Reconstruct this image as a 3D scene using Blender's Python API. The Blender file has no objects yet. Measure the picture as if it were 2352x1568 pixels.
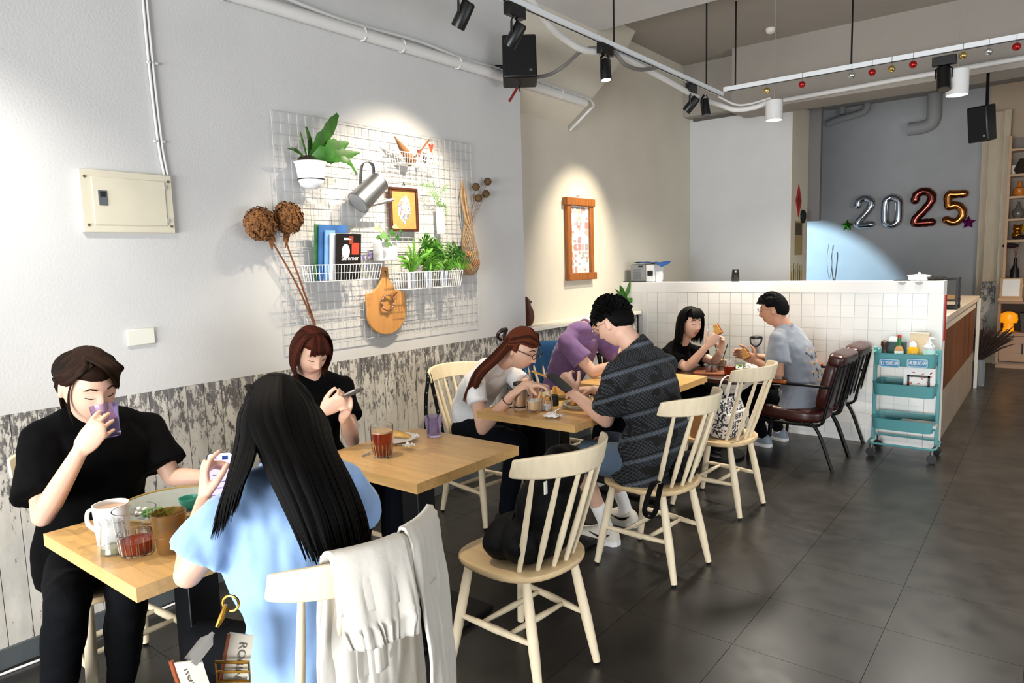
import bpy, bmesh, math, random
from mathutils import Vector as V, Matrix, noise
from math import sin, cos, pi, radians as rad, sqrt, exp
random.seed(7)
S = bpy.context.scene
C = S.collection
# ------------------------------------------------------------------ camera
CAMH = 1.55
FPX = 1591.83
_yaw, _pit, _rol = rad(-38.21785), rad(-6.59874), rad(-1.651168)
CF = V((sin(_yaw)*cos(_pit), cos(_yaw)*cos(_pit), sin(_pit)))
_r = V((cos(_yaw), -sin(_yaw), 0)); _u = _r.cross(CF)
CR = cos(_rol)*_r + sin(_rol)*_u
CU = -sin(_rol)*_r + cos(_rol)*_u
cam_d = bpy.data.cameras.new('camera'); cam_d.sensor_width = 36; cam_d.lens = FPX/2352*36
cam_d.clip_start = .05
cam = bpy.data.objects.new('camera', cam_d); C.objects.link(cam)
cam.matrix_world = Matrix(((CR.x, CU.x, -CF.x, 0), (CR.y, CU.y, -CF.y, 0), (CR.z, CU.z, -CF.z, CAMH), (0, 0, 0, 1)))
S.camera = cam
# ------------------------------------------------------------------ light
S.view_settings.view_transform = 'Standard'; S.view_settings.look = 'None'
S.view_settings.gamma = 1; S.view_settings.use_curve_mapping = False
S.view_settings.exposure = 0.8
wd = bpy.data.worlds.new('sky'); S.world = wd; wd.use_nodes = True
wd.node_tree.nodes['Background'].inputs[0].default_value = (.75, .86, 1, 1)
wd.node_tree.nodes['Background'].inputs[1].default_value = 0.3
def lamp(name, kind, loc, tgt, energy, col=(1, 1, 1), **kw):
    d = bpy.data.lights.new(name, kind); d.energy = energy; d.color = col
    for k, v in kw.items(): setattr(d, k, v)
    o = bpy.data.objects.new(name, d); C.objects.link(o); o.location = loc
    if tgt is not None: o.rotation_euler = (V(tgt)-V(loc)).to_track_quat('-Z', 'Y').to_euler()
    return o
# daylight through the shop front behind the camera
lamp('daylight_shop_front', 'AREA', (-.9, -4.1, 1.05), (-1.0, 5, .6), 380, (.97, .985, 1), shape='RECTANGLE', size=4.2, size_y=1.7)
# fill light added on the right for the aisle chairs, and kitchen window daylight
lamp('fill_aisle_side', 'AREA', (3.42, 3.4, 1.05), (-1, 3.4, .5), 60, (.97, .985, 1), shape='RECTANGLE', size=5.0, size_y=1.3)
lamp('daylight_kitchen_window', 'SPOT', (-4.6, 9.3, 2.5), (-3.1, 11.4, 1.1), 650, (.5, .78, 1), spot_size=rad(36), spot_blend=.1, shadow_soft_size=.1)
# ------------------------------------------------------------------ mesh helpers
class MB:
    def __init__(s): s.v = []; s.f = []; s.m = []; s.cur = 0
    def add(s, vs, fs):
        o = len(s.v); s.v += [V(a) for a in vs]
        s.f += [tuple(i+o for i in a) for a in fs]; s.m += [s.cur]*len(fs); return s
    def merge(s, o, M=None):
        n = len(s.v); s.v += [(M @ a if M else a.copy()) for a in o.v]
        s.f += [tuple(i+n for i in a) for a in o.f]; s.m += o.m; return s
    def xf(s, M): s.v = [M @ a for a in s.v]; return s
    def box(s, lo, hi, M=None):
        x0, y0, z0 = lo; x1, y1, z1 = hi
        vs = [V(p) for p in ((x0,y0,z0),(x1,y0,z0),(x1,y1,z0),(x0,y1,z0),(x0,y0,z1),(x1,y0,z1),(x1,y1,z1),(x0,y1,z1))]
        if M: vs = [M @ p for p in vs]
        return s.add(vs, [(0,3,2,1),(4,5,6,7),(0,1,5,4),(1,2,6,5),(2,3,7,6),(3,0,4,7)])
    def cbox(s, c, sz, M=None):
        return s.box((c[0]-sz[0]/2, c[1]-sz[1]/2, c[2]-sz[2]/2), (c[0]+sz[0]/2, c[1]+sz[1]/2, c[2]+sz[2]/2), M)
    def tube(s, pts, rad_, n=8, caps=True, ref=None, closed=False, round_=False):
        """loft along pts; rad_ scalar / list of scalars / list of (a,b) half sizes; ref = reference side vector(s)"""
        pts = [V(p) for p in pts]; k = len(pts)
        if not isinstance(rad_, (list, tuple)): rad_ = [rad_]*k
        elif len(rad_) == 2 and k != 2: rad_ = [rad_[0]+(rad_[1]-rad_[0])*i/(k-1) for i in range(k)]
        rr = [(q, q) if not isinstance(q, (list, tuple)) else q for q in rad_]
        if round_:
            a0 = (pts[0]-pts[1]).normalized(); a1 = (pts[-1]-pts[-2]).normalized(); e0 = max(rr[0]); e1 = max(rr[-1])
            pre = [(pts[0]+a0*e0*sin(t), (rr[0][0]*cos(t), rr[0][1]*cos(t))) for t in (1.35, .9, .45)]
            post = [(pts[-1]+a1*e1*sin(t), (rr[-1][0]*cos(t), rr[-1][1]*cos(t))) for t in (.45, .9, 1.35)]
            pts = [a for a, b in pre]+pts+[a for a, b in post]; rr = [b for a, b in pre]+rr+[b for a, b in post]
            if ref is not None and isinstance(ref, list): ref = [ref[0]]*3+ref+[ref[-1]]*3
            k = len(pts)
        T = []
        for i in range(k):
            if closed: t = pts[(i+1) % k]-pts[i-1]
            else: t = pts[min(i+1, k-1)]-pts[max(i-1, 0)]
            T.append(t.normalized() if t.length > 1e-9 else V((0, 0, 1)))
        side = None; rings = []
        for i in range(k):
            if ref is not None: a = V(ref[i]) if isinstance(ref, list) else V(ref)
            elif side is not None: a = side
            else: a = V((1, 0, 0)) if abs(T[i].x) < .8 else V((0, 1, 0))
            a = a-T[i]*a.dot(T[i])
            if a.length < 1e-6: a = T[i].orthogonal()
            a.normalize(); side = a; b = T[i].cross(a); base = len(s.v)
            for j in range(n):
                t = 2*pi*j/n; s.v.append(pts[i]+a*rr[i][0]*cos(t)+b*rr[i][1]*sin(t))
            rings.append(base)
        for i in range(k if closed else k-1):
            p, q = rings[i], rings[(i+1) % k]
            for j in range(n):
                s.f.append((p+j, p+(j+1) % n, q+(j+1) % n, q+j)); s.m.append(s.cur)
        if caps and not closed:
            s.f.append(tuple(rings[0]+j for j in range(n))[::-1]); s.m.append(s.cur)
            s.f.append(tuple(rings[-1]+j for j in range(n))); s.m.append(s.cur)
        return s
    def cyl(s, a, b, r0, r1=None, n=12): return s.tube([a, b], [r0, r0 if r1 is None else r1], n)
    def lathe(s, prof, c=(0, 0, 0), n=20, M=None, caps=True):
        c = V(c); base = len(s.v)
        for r, z in prof:
            for j in range(n):
                t = 2*pi*j/n; p = V((r*cos(t), r*sin(t), z))
                s.v.append(c+(M @ p if M else p))
        for i in range(len(prof)-1):
            for j in range(n):
                s.f.append((base+i*n+j, base+i*n+(j+1) % n, base+(i+1)*n+(j+1) % n, base+(i+1)*n+j)); s.m.append(s.cur)
        if caps:
            s.f.append(tuple(base+j for j in range(n))[::-1]); s.m.append(s.cur)
            e = base+(len(prof)-1)*n; s.f.append(tuple(e+j for j in range(n))); s.m.append(s.cur)
        return s
    def ball(s, c, r, n=12, k=8, M=None, fn=None):
        """ellipsoid; fn(unit dir)->scale"""
        if not isinstance(r, (list, tuple)): r = (r, r, r)
        c = V(c); base = len(s.v)
        def P(d):
            q = V((d.x*r[0], d.y*r[1], d.z*r[2]))
            if fn: q *= fn(d)
            return c+(M @ q if M else q)
        s.v.append(P(V((0, 0, 1))))
        for i in range(1, k):
            a = pi*i/k
            for j in range(n):
                t = 2*pi*j/n; s.v.append(P(V((sin(a)*cos(t), sin(a)*sin(t), cos(a)))))
        s.v.append(P(V((0, 0, -1)))); e = len(s.v)-1
        F = []
        for j in range(n): F.append((base, base+1+j, base+1+(j+1) % n))
        for i in range(k-2):
            for j in range(n):
                a = base+1+i*n; F.append((a+j, a+n+j, a+n+(j+1) % n, a+(j+1) % n))
        a = base+1+(k-2)*n
        for j in range(n): F.append((a+j, e, a+(j+1) % n))
        s.f += F; s.m += [s.cur]*len(F); return s
    def prism(s, poly, h0, h1, M=None, inset=0):
        """poly = list of (x,y) ccw, extruded in z"""
        n = len(poly)
        vs = [V((x, y, h0)) for x, y in poly]+[V((x, y, h1)) for x, y in poly]
        if M: vs = [M @ p for p in vs]
        return s.add(vs, [tuple(range(n))[::-1], tuple(range(n, 2*n))]+[(i, (i+1) % n, n+(i+1) % n, n+i) for i in range(n)])
    def grid(s, nu, nv, fn, flip=False):
        base = len(s.v)
        for i in range(nu+1):
            for j in range(nv+1): s.v.append(V(fn(i/nu, j/nv)))
        for i in range(nu):
            for j in range(nv):
                a = base+i*(nv+1)+j; q = (a, a+nv+1, a+nv+2, a+1)
                s.f.append(q[::-1] if flip else q); s.m.append(s.cur)
        return s
    def mesh(s, name, angle=38, smooth=True):
        me = bpy.data.meshes.new(name); me.from_pydata([tuple(p) for p in s.v], [], s.f)
        if any(s.m): me.polygons.foreach_set('material_index', s.m)
        me.update()
        bm = bmesh.new(); bm.from_mesh(me); bmesh.ops.recalc_face_normals(bm, faces=bm.faces); bm.to_mesh(me); bm.free()
        if smooth: me.shade_smooth(); me.set_sharp_from_angle(angle=rad(angle))
        return me
    def build(s, name, mat, parent=None, angle=38, smooth=True, bevel=0, origin=None):
        return place(s.mesh(name, angle, smooth), name, mat, parent, bevel, origin)
def worldloc(o):
    p = V((0, 0, 0))
    while o is not None: p += o.location; o = o.parent
    return p
def place(me, name, mat, parent=None, bevel=0, origin=None):
    """verts are given in world space (or the space of an unmoved parent)"""
    if parent is not None: off = worldloc(parent)
    elif origin is not None: off = V(origin)
    else:
        xs = [v.co for v in me.vertices]
        off = V(((min(p.x for p in xs)+max(p.x for p in xs))/2, (min(p.y for p in xs)+max(p.y for p in xs))/2, min(p.z for p in xs)))
    if off.length > 0: me.transform(Matrix.Translation(-off))
    for m in (mat if isinstance(mat, (list, tuple)) else [mat]): me.materials.append(m)
    o = bpy.data.objects.new(name, me); C.objects.link(o)
    if parent is not None: o.parent = parent
    else: o.location = off
    if bevel:
        b = o.modifiers.new('bevel', 'BEVEL'); b.width = bevel; b.segments = 2; b.limit_method = 'ANGLE'; b.angle_limit = rad(40)
    return o
def tag(o, label, cat, group=None):
    o['label'] = label; o['category'] = cat
    if group: o['group'] = group
    return o
def thing(name, label, cat, loc=(0, 0, 0), rotz=0, group=None):
    o = bpy.data.objects.new(name, None); C.objects.link(o); o.empty_display_size = .05
    o.location = loc; o.rotation_euler = (0, 0, rotz)
    return tag(o, label, cat, group)
def struct(o): o['kind'] = 'structure'; return o
def copy_tree(o, parent=None):
    c = o.copy(); C.objects.link(c); c.parent = parent
    for ch in list(o.children):
        copy_tree(ch, c)
    return c
def dup(o, loc, rotz, label, group=None):
    c = copy_tree(o); c.location = loc; c.rotation_euler = (0, 0, rotz); c['label'] = label
    if group: c['group'] = group
    return c
def catmull(pts, n):
    pts = [V(p) for p in pts]
    if len(pts) == 2: return [pts[0].lerp(pts[1], i/n) for i in range(n+1)]
    out = []; k = len(pts)-1
    for i in range(n+1):
        t = i/n*k; j = min(int(t), k-1); t -= j
        p0 = pts[j-1] if j > 0 else 2*pts[0]-pts[1]; p1 = pts[j]; p2 = pts[j+1]; p3 = pts[j+2] if j+2 <= k else 2*pts[k]-pts[k-1]
        out.append(.5*((2*p1)+(p2-p0)*t+(2*p0-5*p1+4*p2-p3)*t*t+(3*p1-p0-3*p2+p3)*t**3))
    return out
def ray(px, py): return (px-1176)/FPX*CR-(py-784)/FPX*CU+CF
def onX(px, py, x): d = ray(px, py); d = d*(x/d.x); return V((x, d.y, d.z+CAMH))
def onY(px, py, y): d = ray(px, py); d = d*(y/d.y); return V((d.x, y, d.z+CAMH))
def onZ(px, py, z): d = ray(px, py); d = d*((z-CAMH)/d.z); return V((d.x, d.y, z))
def remesh(mb, voxel, sm=4, fac=.5):
    me = bpy.data.meshes.new('tmp'); me.from_pydata([tuple(p) for p in mb.v], [], mb.f); me.update()
    bm = bmesh.new(); bm.from_mesh(me); bmesh.ops.recalc_face_normals(bm, faces=bm.faces); bm.to_mesh(me); bm.free()
    o = bpy.data.objects.new('tmp', me); C.objects.link(o)
    r = o.modifiers.new('r', 'REMESH'); r.mode = 'VOXEL'; r.voxel_size = voxel
    if sm: q = o.modifiers.new('s', 'SMOOTH'); q.factor = fac; q.iterations = sm
    dg = bpy.context.evaluated_depsgraph_get(); dg.update()
    out = bpy.data.meshes.new_from_object(o.evaluated_get(dg))
    bpy.data.objects.remove(o); bpy.data.meshes.remove(me)
    out.materials.clear(); out.shade_smooth(); return out
# ------------------------------------------------------------------ materials
def srgb(h):
    if isinstance(h, str):
        h = h.lstrip('#'); c = [int(h[i:i+2], 16)/255 for i in (0, 2, 4)]
        return tuple(((x+.055)/1.055)**2.4 if x > .04045 else x/12.92 for x in c)
    return h
MATS = {}
def mat(name, col, rough=.5, metal=0, var=0, vscale=8, vstretch=(1, 1, 1), bump=0, bscale=60, trans=0, alpha=1, emit=0, spec=.5, coat=0, sheen=0, sss=0, ior=1.45, rnd=0, col2=None, emcol=None):
    """principled material; var = amount of noise colour variation, rnd = per-object brightness variation"""
    if name in MATS: return MATS[name]
    m = bpy.data.materials.new(name); m.use_nodes = True; nt = m.node_tree; N = nt.nodes; L = nt.links
    b = N['Principled BSDF']; c = srgb(col)
    b.inputs['Base Color'].default_value = (*c, 1); b.inputs['Roughness'].default_value = rough; b.inputs['Metallic'].default_value = metal
    b.inputs['Specular IOR Level'].default_value = spec; b.inputs['IOR'].default_value = ior
    if trans: b.inputs['Transmission Weight'].default_value = trans
    if alpha < 1: b.inputs['Alpha'].default_value = alpha
    if coat: b.inputs['Coat Weight'].default_value = coat; b.inputs['Coat Roughness'].default_value = .1
    if sheen: b.inputs['Sheen Weight'].default_value = sheen
    if sss: b.inputs['Subsurface Weight'].default_value = sss; b.inputs['Subsurface Radius'].default_value = (.012, .005, .003)
    if emit: b.inputs['Emission Color'].default_value = (*srgb(emcol or col), 1); b.inputs['Emission Strength'].default_value = emit
    if var or bump or rnd:
        tc = N.new('ShaderNodeTexCoord'); mp = N.new('ShaderNodeMapping'); mp.inputs['Scale'].default_value = vstretch
        L.new(tc.outputs['Object'], mp.inputs['Vector']); src = None
        if var:
            nz = N.new('ShaderNodeTexNoise'); nz.inputs['Scale'].default_value = vscale; nz.inputs['Detail'].default_value = 4
            oi = N.new('ShaderNodeObjectInfo'); ad = N.new('ShaderNodeVectorMath'); ad.operation = 'ADD'
            sc = N.new('ShaderNodeMath'); sc.operation = 'MULTIPLY'; sc.inputs[1].default_value = 37
            L.new(oi.outputs['Random'], sc.inputs[0]); L.new(mp.outputs[0], ad.inputs[0]); L.new(sc.outputs[0], ad.inputs[1]); L.new(ad.outputs[0], nz.inputs['Vector'])
            rp = N.new('ShaderNodeValToRGB'); c2 = srgb(col2) if col2 else tuple(x*(1-var) for x in c)
            rp.color_ramp.elements[0].color = (*c2, 1); rp.color_ramp.elements[1].color = (*c, 1)
            rp.color_ramp.elements[0].position = .35; rp.color_ramp.elements[1].position = .62
            L.new(nz.outputs['Fac'], rp.inputs['Fac']); src = rp.outputs['Color']
        if rnd:
            oi = N.new('ShaderNodeObjectInfo'); mr = N.new('ShaderNodeMapRange'); mr.inputs['To Min'].default_value = 1-rnd; mr.inputs['To Max'].default_value = 1+rnd*.6
            L.new(oi.outputs['Random'], mr.inputs['Value']); mx = N.new('ShaderNodeMix'); mx.data_type = 'RGBA'; mx.blend_type = 'MULTIPLY'; mx.inputs['Factor'].default_value = 1
            if src: L.new(src, mx.inputs['A'])
            else: mx.inputs['A'].default_value = (*c, 1)
            L.new(mr.outputs[0], mx.inputs['B']); src = mx.outputs['Result']
        if src: L.new(src, b.inputs['Base Color'])
        if bump:
            nb = N.new('ShaderNodeTexNoise'); nb.inputs['Scale'].default_value = bscale; nb.inputs['Detail'].default_value = 5
            L.new(mp.outputs[0], nb.inputs['Vector']); bp = N.new('ShaderNodeBump'); bp.inputs['Strength'].default_value = bump; bp.inputs['Distance'].default_value = .01
            L.new(nb.outputs['Fac'], bp.inputs['Height']); L.new(bp.outputs[0], b.inputs['Normal'])
    MATS[name] = m; return m
M_wall = mat('painted_plaster', '#c6c6c5', .75, var=.04, vscale=3, bump=.12, bscale=90)
M_wall2 = mat('cream_plaster', '#d0cabb', .75, var=.04, vscale=3, bump=.12, bscale=90)
M_grey = mat('grey_plaster', '#adadad', .8, var=.05, vscale=4, bump=.12, bscale=90)
M_ceil = mat('ceiling_paint', '#98928a', .85, var=.04, vscale=2, bump=.1, bscale=60)
M_black = mat('black_metal', '#060709', .45, spec=.3)
M_blackp = mat('black_plastic', '#060607', .38)
M_white = mat('white_enamel', '#eeeeec', .35)
M_wood = mat('beech_chair', '#ecdcbc', .42, var=.10, vscale=6, vstretch=(6, 6, .8), spec=.4)
M_seat = mat('beech_seat', '#e8cb9c', .36, var=.10, vscale=5, vstretch=(8, .9, 8), spec=.4)
M_oak = mat('oak_block', '#e6b876', .3, var=.16, vscale=5, vstretch=(1, 9, 9), rnd=.13, spec=.5)
M_steel = mat('brushed_steel', '#b9bcc0', .28, 1)
M_chrome = mat('chrome', '#dddddd', .12, 1)
M_glass = mat('clear_glass', '#ffffff', .03, trans=1, ior=1.3)
M_wglass = mat('window_glass', '#ffffff', .0, trans=1, ior=1.01)
M_dark = mat('dark_wood', '#3a1d12', .28, var=.3, vscale=6, vstretch=(1, 8, 8), coat=.3)
M_paper = mat('white_paper', '#f4f3f0', .7)
M_red = mat('red_lacquer', '#b01712', .4)
M_green = mat('leaf_green', '#2f6a12', .45, var=.45, vscale=14, rnd=.2)
M_green2 = mat('fern_green', '#5c9b2a', .5, var=.4, vscale=20, rnd=.2)
M_brown = mat('dried_brown', '#8a5a2e', .8, var=.45, vscale=25)
M_stem = mat('dried_stem', '#7a4a2a', .7, var=.3, vscale=30)
# ================================================================== setting
XW, XR = -3.22, -3.40           # near wall plane, recessed wall plane
YB = 6.12                        # tiled half wall
ZC = 3.66
# ---- floor: dark square tiles
def floor_mat():
    m = bpy.data.materials.new('dark_floor'); m.use_nodes = True; N = m.node_tree.nodes; L = m.node_tree.links; b = N['Principled BSDF']
    g = N.new('ShaderNodeNewGeometry'); oi = N.new('ShaderNodeObjectInfo')
    n1 = N.new('ShaderNodeTexNoise'); n1.inputs['Scale'].default_value = 3.2; n1.inputs['Detail'].default_value = 7; n1.inputs['Roughness'].default_value = .65
    L.new(g.outputs['Position'], n1.inputs['Vector'])
    r1 = N.new('ShaderNodeValToRGB'); e = r1.color_ramp.elements
    e[0].position = .3; e[0].color = (*srgb('#201f1e'), 1); e[1].position = .72; e[1].color = (*srgb('#36332f'), 1)
    L.new(n1.outputs['Fac'], r1.inputs['Fac'])
    mr = N.new('ShaderNodeMapRange'); mr.inputs['To Min'].default_value = .86; mr.inputs['To Max'].default_value = 1.1
    L.new(oi.outputs['Random'], mr.inputs['Value'])
    mx = N.new('ShaderNodeMix'); mx.data_type = 'RGBA'; mx.blend_type = 'MULTIPLY'; mx.inputs['Factor'].default_value = 1
    L.new(r1.outputs['Color'], mx.inputs['A']); L.new(mr.outputs[0], mx.inputs['B']); L.new(mx.outputs['Result'], b.inputs['Base Color'])
    n2 = N.new('ShaderNodeTexNoise'); n2.inputs['Scale'].default_value = 9; n2.inputs['Detail'].default_value = 6
    L.new(g.outputs['Position'], n2.inputs['Vector'])
    m2 = N.new('ShaderNodeMapRange'); m2.inputs['To Min'].default_value = .22; m2.inputs['To Max'].default_value = .42
    L.new(n2.outputs['Fac'], m2.inputs['Value']); L.new(m2.outputs[0], b.inputs['Roughness'])
    bp = N.new('ShaderNodeBump'); bp.inputs['Strength'].default_value = .08; bp.inputs['Distance'].default_value = .01
    L.new(n1.outputs['Fac'], bp.inputs['Height']); L.new(bp.outputs[0], b.inputs['Normal'])
    return m
M_floor = floor_mat()
M_joint = mat('floor_joint', '#1c1a18', .7)
fl = struct(MB().box((-3.4, -4.2, -.1), (3.5, 12.2, -.004)).build('floor', M_joint))
TS = .465
tm = MB().cbox((0, 0, -.003), (TS-.002, TS-.002, .006)).mesh('floor_tile', smooth=False); tm.materials.append(M_floor)
def child(me, name, parent, loc, rz=0):
    o = bpy.data.objects.new(name, me); C.objects.link(o); o.parent = parent; o.location = V(loc)-worldloc(parent)
    if rz: o.rotation_euler = (0, 0, rz)
    return o
for i in range(-6, 4):
    for j in range(-5, 22):
        x = -.49+TS*(i+.5); y = 2.12+TS*(j+.5)
        if y < .2 or (y > 7.2 and x < -.95) or (x > .2+y*.14): continue
        child(tm, 'floor_tile', fl, (x, y, 0))
far = MB().box((-3.4, -4.2, -.004), (3.5, .25, -.002)).box((.2+TS*1, .25, -.004), (3.5, 12.2, -.002)).build('floor_far_tiles', M_floor, fl)
# ---- left wall: upper plaster flush with the weathered boards up to y=4.27, then set back over a ledge
wl = struct(MB().box((XW-.3, -4.2, 1.008), (XW, 4.27, ZC)).build('wall_left', M_wall, origin=(XW, 2, 0)))
wlo = MB().box((XW-.3, -4.2, 0), (XW-.006, YB, 1.005)).build('wainscot_backing', mat('joint_dark', '#24211f', .9), wl)
MB().box((XR-.3, 4.27, 1.0), (XR, 7.8, ZC)).build('recessed_wall', M_wall2, wl)
led = MB().box((XR-.01, 4.27, 1.0), (XW+.035, YB-.001, 1.032)).build('ledge', mat('ledge_white', '#e9e4d6', .5), wl, bevel=.004)
# haunch below the cross beam (sloping soffit)
hp = [(4.27, 2.85), (5.19, 2.83), (5.76, 3.28), (6.1, ZC), (4.27, ZC)]
hq = [(4.27, 2.70), (5.18, 2.68), (5.76, 3.2), (6.1, ZC), (4.27, ZC)]
mb = MB(); mb.add([(XW, y, z) for y, z in hp]+[(XR-.02, y, z) for y, z in hq], [(0, 1, 2, 3, 4), (9, 8, 7, 6, 5)]+[(i, (i+1) % 5, 5+(i+1) % 5, 5+i) for i in range(5)])
mb.build('haunch_soffit', M_wall2, wl, smooth=False)
# weathered boards
def plank_mat():
    m = bpy.data.materials.new('weathered_board'); m.use_nodes = True; N = m.node_tree.nodes; L = m.node_tree.links; b = N['Principled BSDF']
    g = N.new('ShaderNodeNewGeometry'); oi = N.new('ShaderNodeObjectInfo')
    mu = N.new('ShaderNodeMath'); mu.operation = 'MULTIPLY'; mu.inputs[1].default_value = 91
    L.new(oi.outputs['Random'], mu.inputs[0])
    def nz(sc, stretch, det, rough=.6):
        mp = N.new('ShaderNodeMapping'); mp.inputs['Scale'].default_value = stretch
        ad = N.new('ShaderNodeVectorMath'); ad.operation = 'ADD'
        L.new(g.outputs['Position'], mp.inputs['Vector']); L.new(mp.outputs[0], ad.inputs[0]); L.new(mu.outputs[0], ad.inputs[1])
        n = N.new('ShaderNodeTexNoise'); n.inputs['Scale'].default_value = sc; n.inputs['Detail'].default_value = det; n.inputs['Roughness'].default_value = rough
        L.new(ad.outputs[0], n.inputs['Vector']); return n.outputs['Fac']
    def ramp(f, p0, c0, p1, c1):
        r = N.new('ShaderNodeValToRGB'); e = r.color_ramp.elements
        e[0].position = p0; e[0].color = (*srgb(c0), 1); e[1].position = p1; e[1].color = (*srgb(c1), 1); L.new(f, r.inputs['Fac']); return r.outputs['Color']
    base = ramp(nz(6, (1, 1.5, .5), 5), .3, '#aeaaa1', .7, '#d2cec5')
    dark = ramp(nz(9, (1, 3, .35), 6), .3, '#434140', .7, '#7c7978')
    # paint lost more towards the top edge of the printed board pattern, and in flakes elsewhere
    sp = N.new('ShaderNodeSeparateXYZ'); L.new(g.outputs['Position'], sp.inputs[0])
    mr = N.new('ShaderNodeMapRange'); mr.inputs['From Min'].default_value = .45; mr.inputs['From Max'].default_value = 1.02; mr.inputs['To Min'].default_value = -.045; mr.inputs['To Max'].default_value = .11
    L.new(sp.outputs['Z'], mr.inputs['Value'])
    f1 = nz(24, (1, 1.25, .5), 9, .78)
    ad = N.new('ShaderNodeMath'); ad.operation = 'ADD'; L.new(f1, ad.inputs[0]); L.new(mr.outputs[0], ad.inputs[1])
    mask = N.new('ShaderNodeValToRGB'); e = mask.color_ramp.elements; e[0].position = .56; e[1].position = .60; L.new(ad.outputs[0], mask.inputs['Fac'])
    mx = N.new('ShaderNodeMix'); mx.data_type = 'RGBA'; L.new(mask.outputs['Color'], mx.inputs['Factor']); L.new(base, mx.inputs['A']); L.new(dark, mx.inputs['B'])
    L.new(mx.outputs['Result'], b.inputs['Base Color']); b.inputs['Roughness'].default_value = .75
    bp = N.new('ShaderNodeBump'); bp.inputs['Strength'].default_value = .25; bp.inputs['Distance'].default_value = .004; bp.invert = True
    L.new(mask.outputs['Color'], bp.inputs['Height']); L.new(bp.outputs[0], b.inputs['Normal'])
    return m
M_plank = plank_mat()
y = .35; k = 0; PW = [.088, .094, .082, .09, .086]
pms = []
for w_ in PW:
    me = MB().box((-.006, -w_/2+.0015, .085), (.004, w_/2-.0015, 1.0075)).mesh('board', smooth=False); me.materials.append(M_plank); pms.append(me)
while y < YB-.05:
    w_ = PW[k % 5]; child(pms[k % 5], 'board', wl, (XW, y+w_/2, 0)); y += w_; k += 1
M_base = mat('grey_skirting', '#4c5154', .5)
struct(MB().box((XW-.01, -4.1, 0), (XW+.014, YB, .085)).build('baseboard_left', M_base, bevel=.003))
# ---- tiled half wall
hw = struct(MB().box((XR, YB, 0), (-.665, YB+.16, 1.22)).box((XR, YB-.012, 1.215), (-.665, YB+.16, 1.31)).box((-.765, YB-.012, .0), (-.665, YB+.16, 1.216)).box((XW+.04, YB-.012, 0), (-3.122, YB+.005, 1.216)).build('wall_half', mat('half_wall_white', '#ecebe8', .5), bevel=.004, origin=(-2, YB, 0)))
MB().box((-.666, YB-.012, 0), (-.6635, YB+.165, 1.31)).build('end_cap', mat('half_wall_white', '#ecebe8', .5), hw)
M_tile = mat('white_tile', '#f1f1ee', .16, rnd=.03, bump=.04, bscale=12)
TW = 2.357/23
tme = MB().box((-TW/2+.0016, -.008, -.0478), (TW/2-.0016, .004, .0478)).mesh('wall_tile', smooth=False); tme.materials.append(M_tile)
zz = [1.214-.0975*(r+.5) for r in range(12)]
for c in range(23):
    for r in range(12):
        o = child(tme, 'wall_tile', hw, (-3.122+TW*(c+.5), YB, zz[r]))
MB().box((-3.122, YB-.006, .0), (-.765, YB+.001, .044)).build('tile_base_course', M_tile, hw)
# ---- counter running back from the half wall, clad in boards
ct = struct(MB().box((-1.35, YB+.161, 0), (-.70, 9.1, .98)).build('wall_counter', mat('counter_body', '#a9a49c', .6), origin=(-1, 7.5, 0)))
MB().box((-1.38, YB+.17, .98), (-.655, 9.12, 1.03)).build('counter_top', mat('counter_top', '#cdbfae', .35), ct, bevel=.004)
cw = mat('counter_board', '#6e3a15', .5, var=.5, vscale=6, vstretch=(8, 8, 1), rnd=.45)
yy = YB+.21
while yy < 8.95:
    child_m = None
    MB().box((-.70, yy, .42), (-.682, yy+.146, .90)).build('clad_board', cw, ct); yy += .157
MB().box((-.70, YB+.2, .0), (-.69, 9.1, .4)).build('counter_plinth', mat('counter_plinth', '#8f8377', .55, var=.15, vscale=5), ct)
MB().box((-.70, YB+.2, .9), (-.684, 9.1, .98)).build('counter_rail', mat('counter_rail', '#c9beb0', .5), ct)
# ---- partition and far walls
pt = struct(MB().box((XR, 7.74, 0), (-2.27, 8.35, 3.12)).build('wall_partition', M_wall, origin=(-3, 8, 0)))
MB().box((-2.275, 7.735, 0), (-2.262, 8.35, 3.12)).build('partition_end', M_wall2, pt)
hb = MB().box((-2.6, 8.35, 1.905), (-2.135, 8.42, 3.3)).build('hanging_panel', mat('panel_grey', '#6e6c69', .7), pt)
struct(MB().box((-5.4, 11.4, 0), (-.80, 11.6, ZC+.3)).build('wall_back', M_grey, origin=(-3, 11.4, 0)))
struct(MB().box((-5.5, 8.72, 0), (-5.3, 11.6, ZC)).build('wall_kitchen', M_wall, origin=(-5.4, 10, 0)))
struct(MB().box((-.80, 11.36, 0), (3.6, 11.6, ZC+.3)).build('wall_back_right', mat('warm_plaster', '#b9a58c', .8, bump=.1), origin=(1, 11.4, 0)))
tr = struct(MB().box((-.87, 11.33, 0), (-.79, 11.4, 3.3)).box((-.79, 11.24, 0), (-.62, 11.38, 3.3)).box((-.63, 11.16, 0), (-.555, 11.38, 3.3)).build('trim_1', mat('timber_trim', '#c9b79c', .6, var=.1, vscale=6, vstretch=(8, 8, 1)), bevel=.004))
MB().box((-.795, 11.2, .10), (-.63, 11.245, 1.1)).build('weathered_panel', M_plank, tr)
struct(MB().box((3.5, -4.2, 0), (3.7, 11.6, .35)).box((3.5, -4.2, 2.75), (3.7, 11.6, ZC)).box((3.5, 5.9, .3), (3.7, 11.6, 2.8)).box((3.5, -4.2, .3), (3.7, .5, 2.8)).build('wall_right', M_wall, origin=(3.6, 5, 0)))
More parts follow.
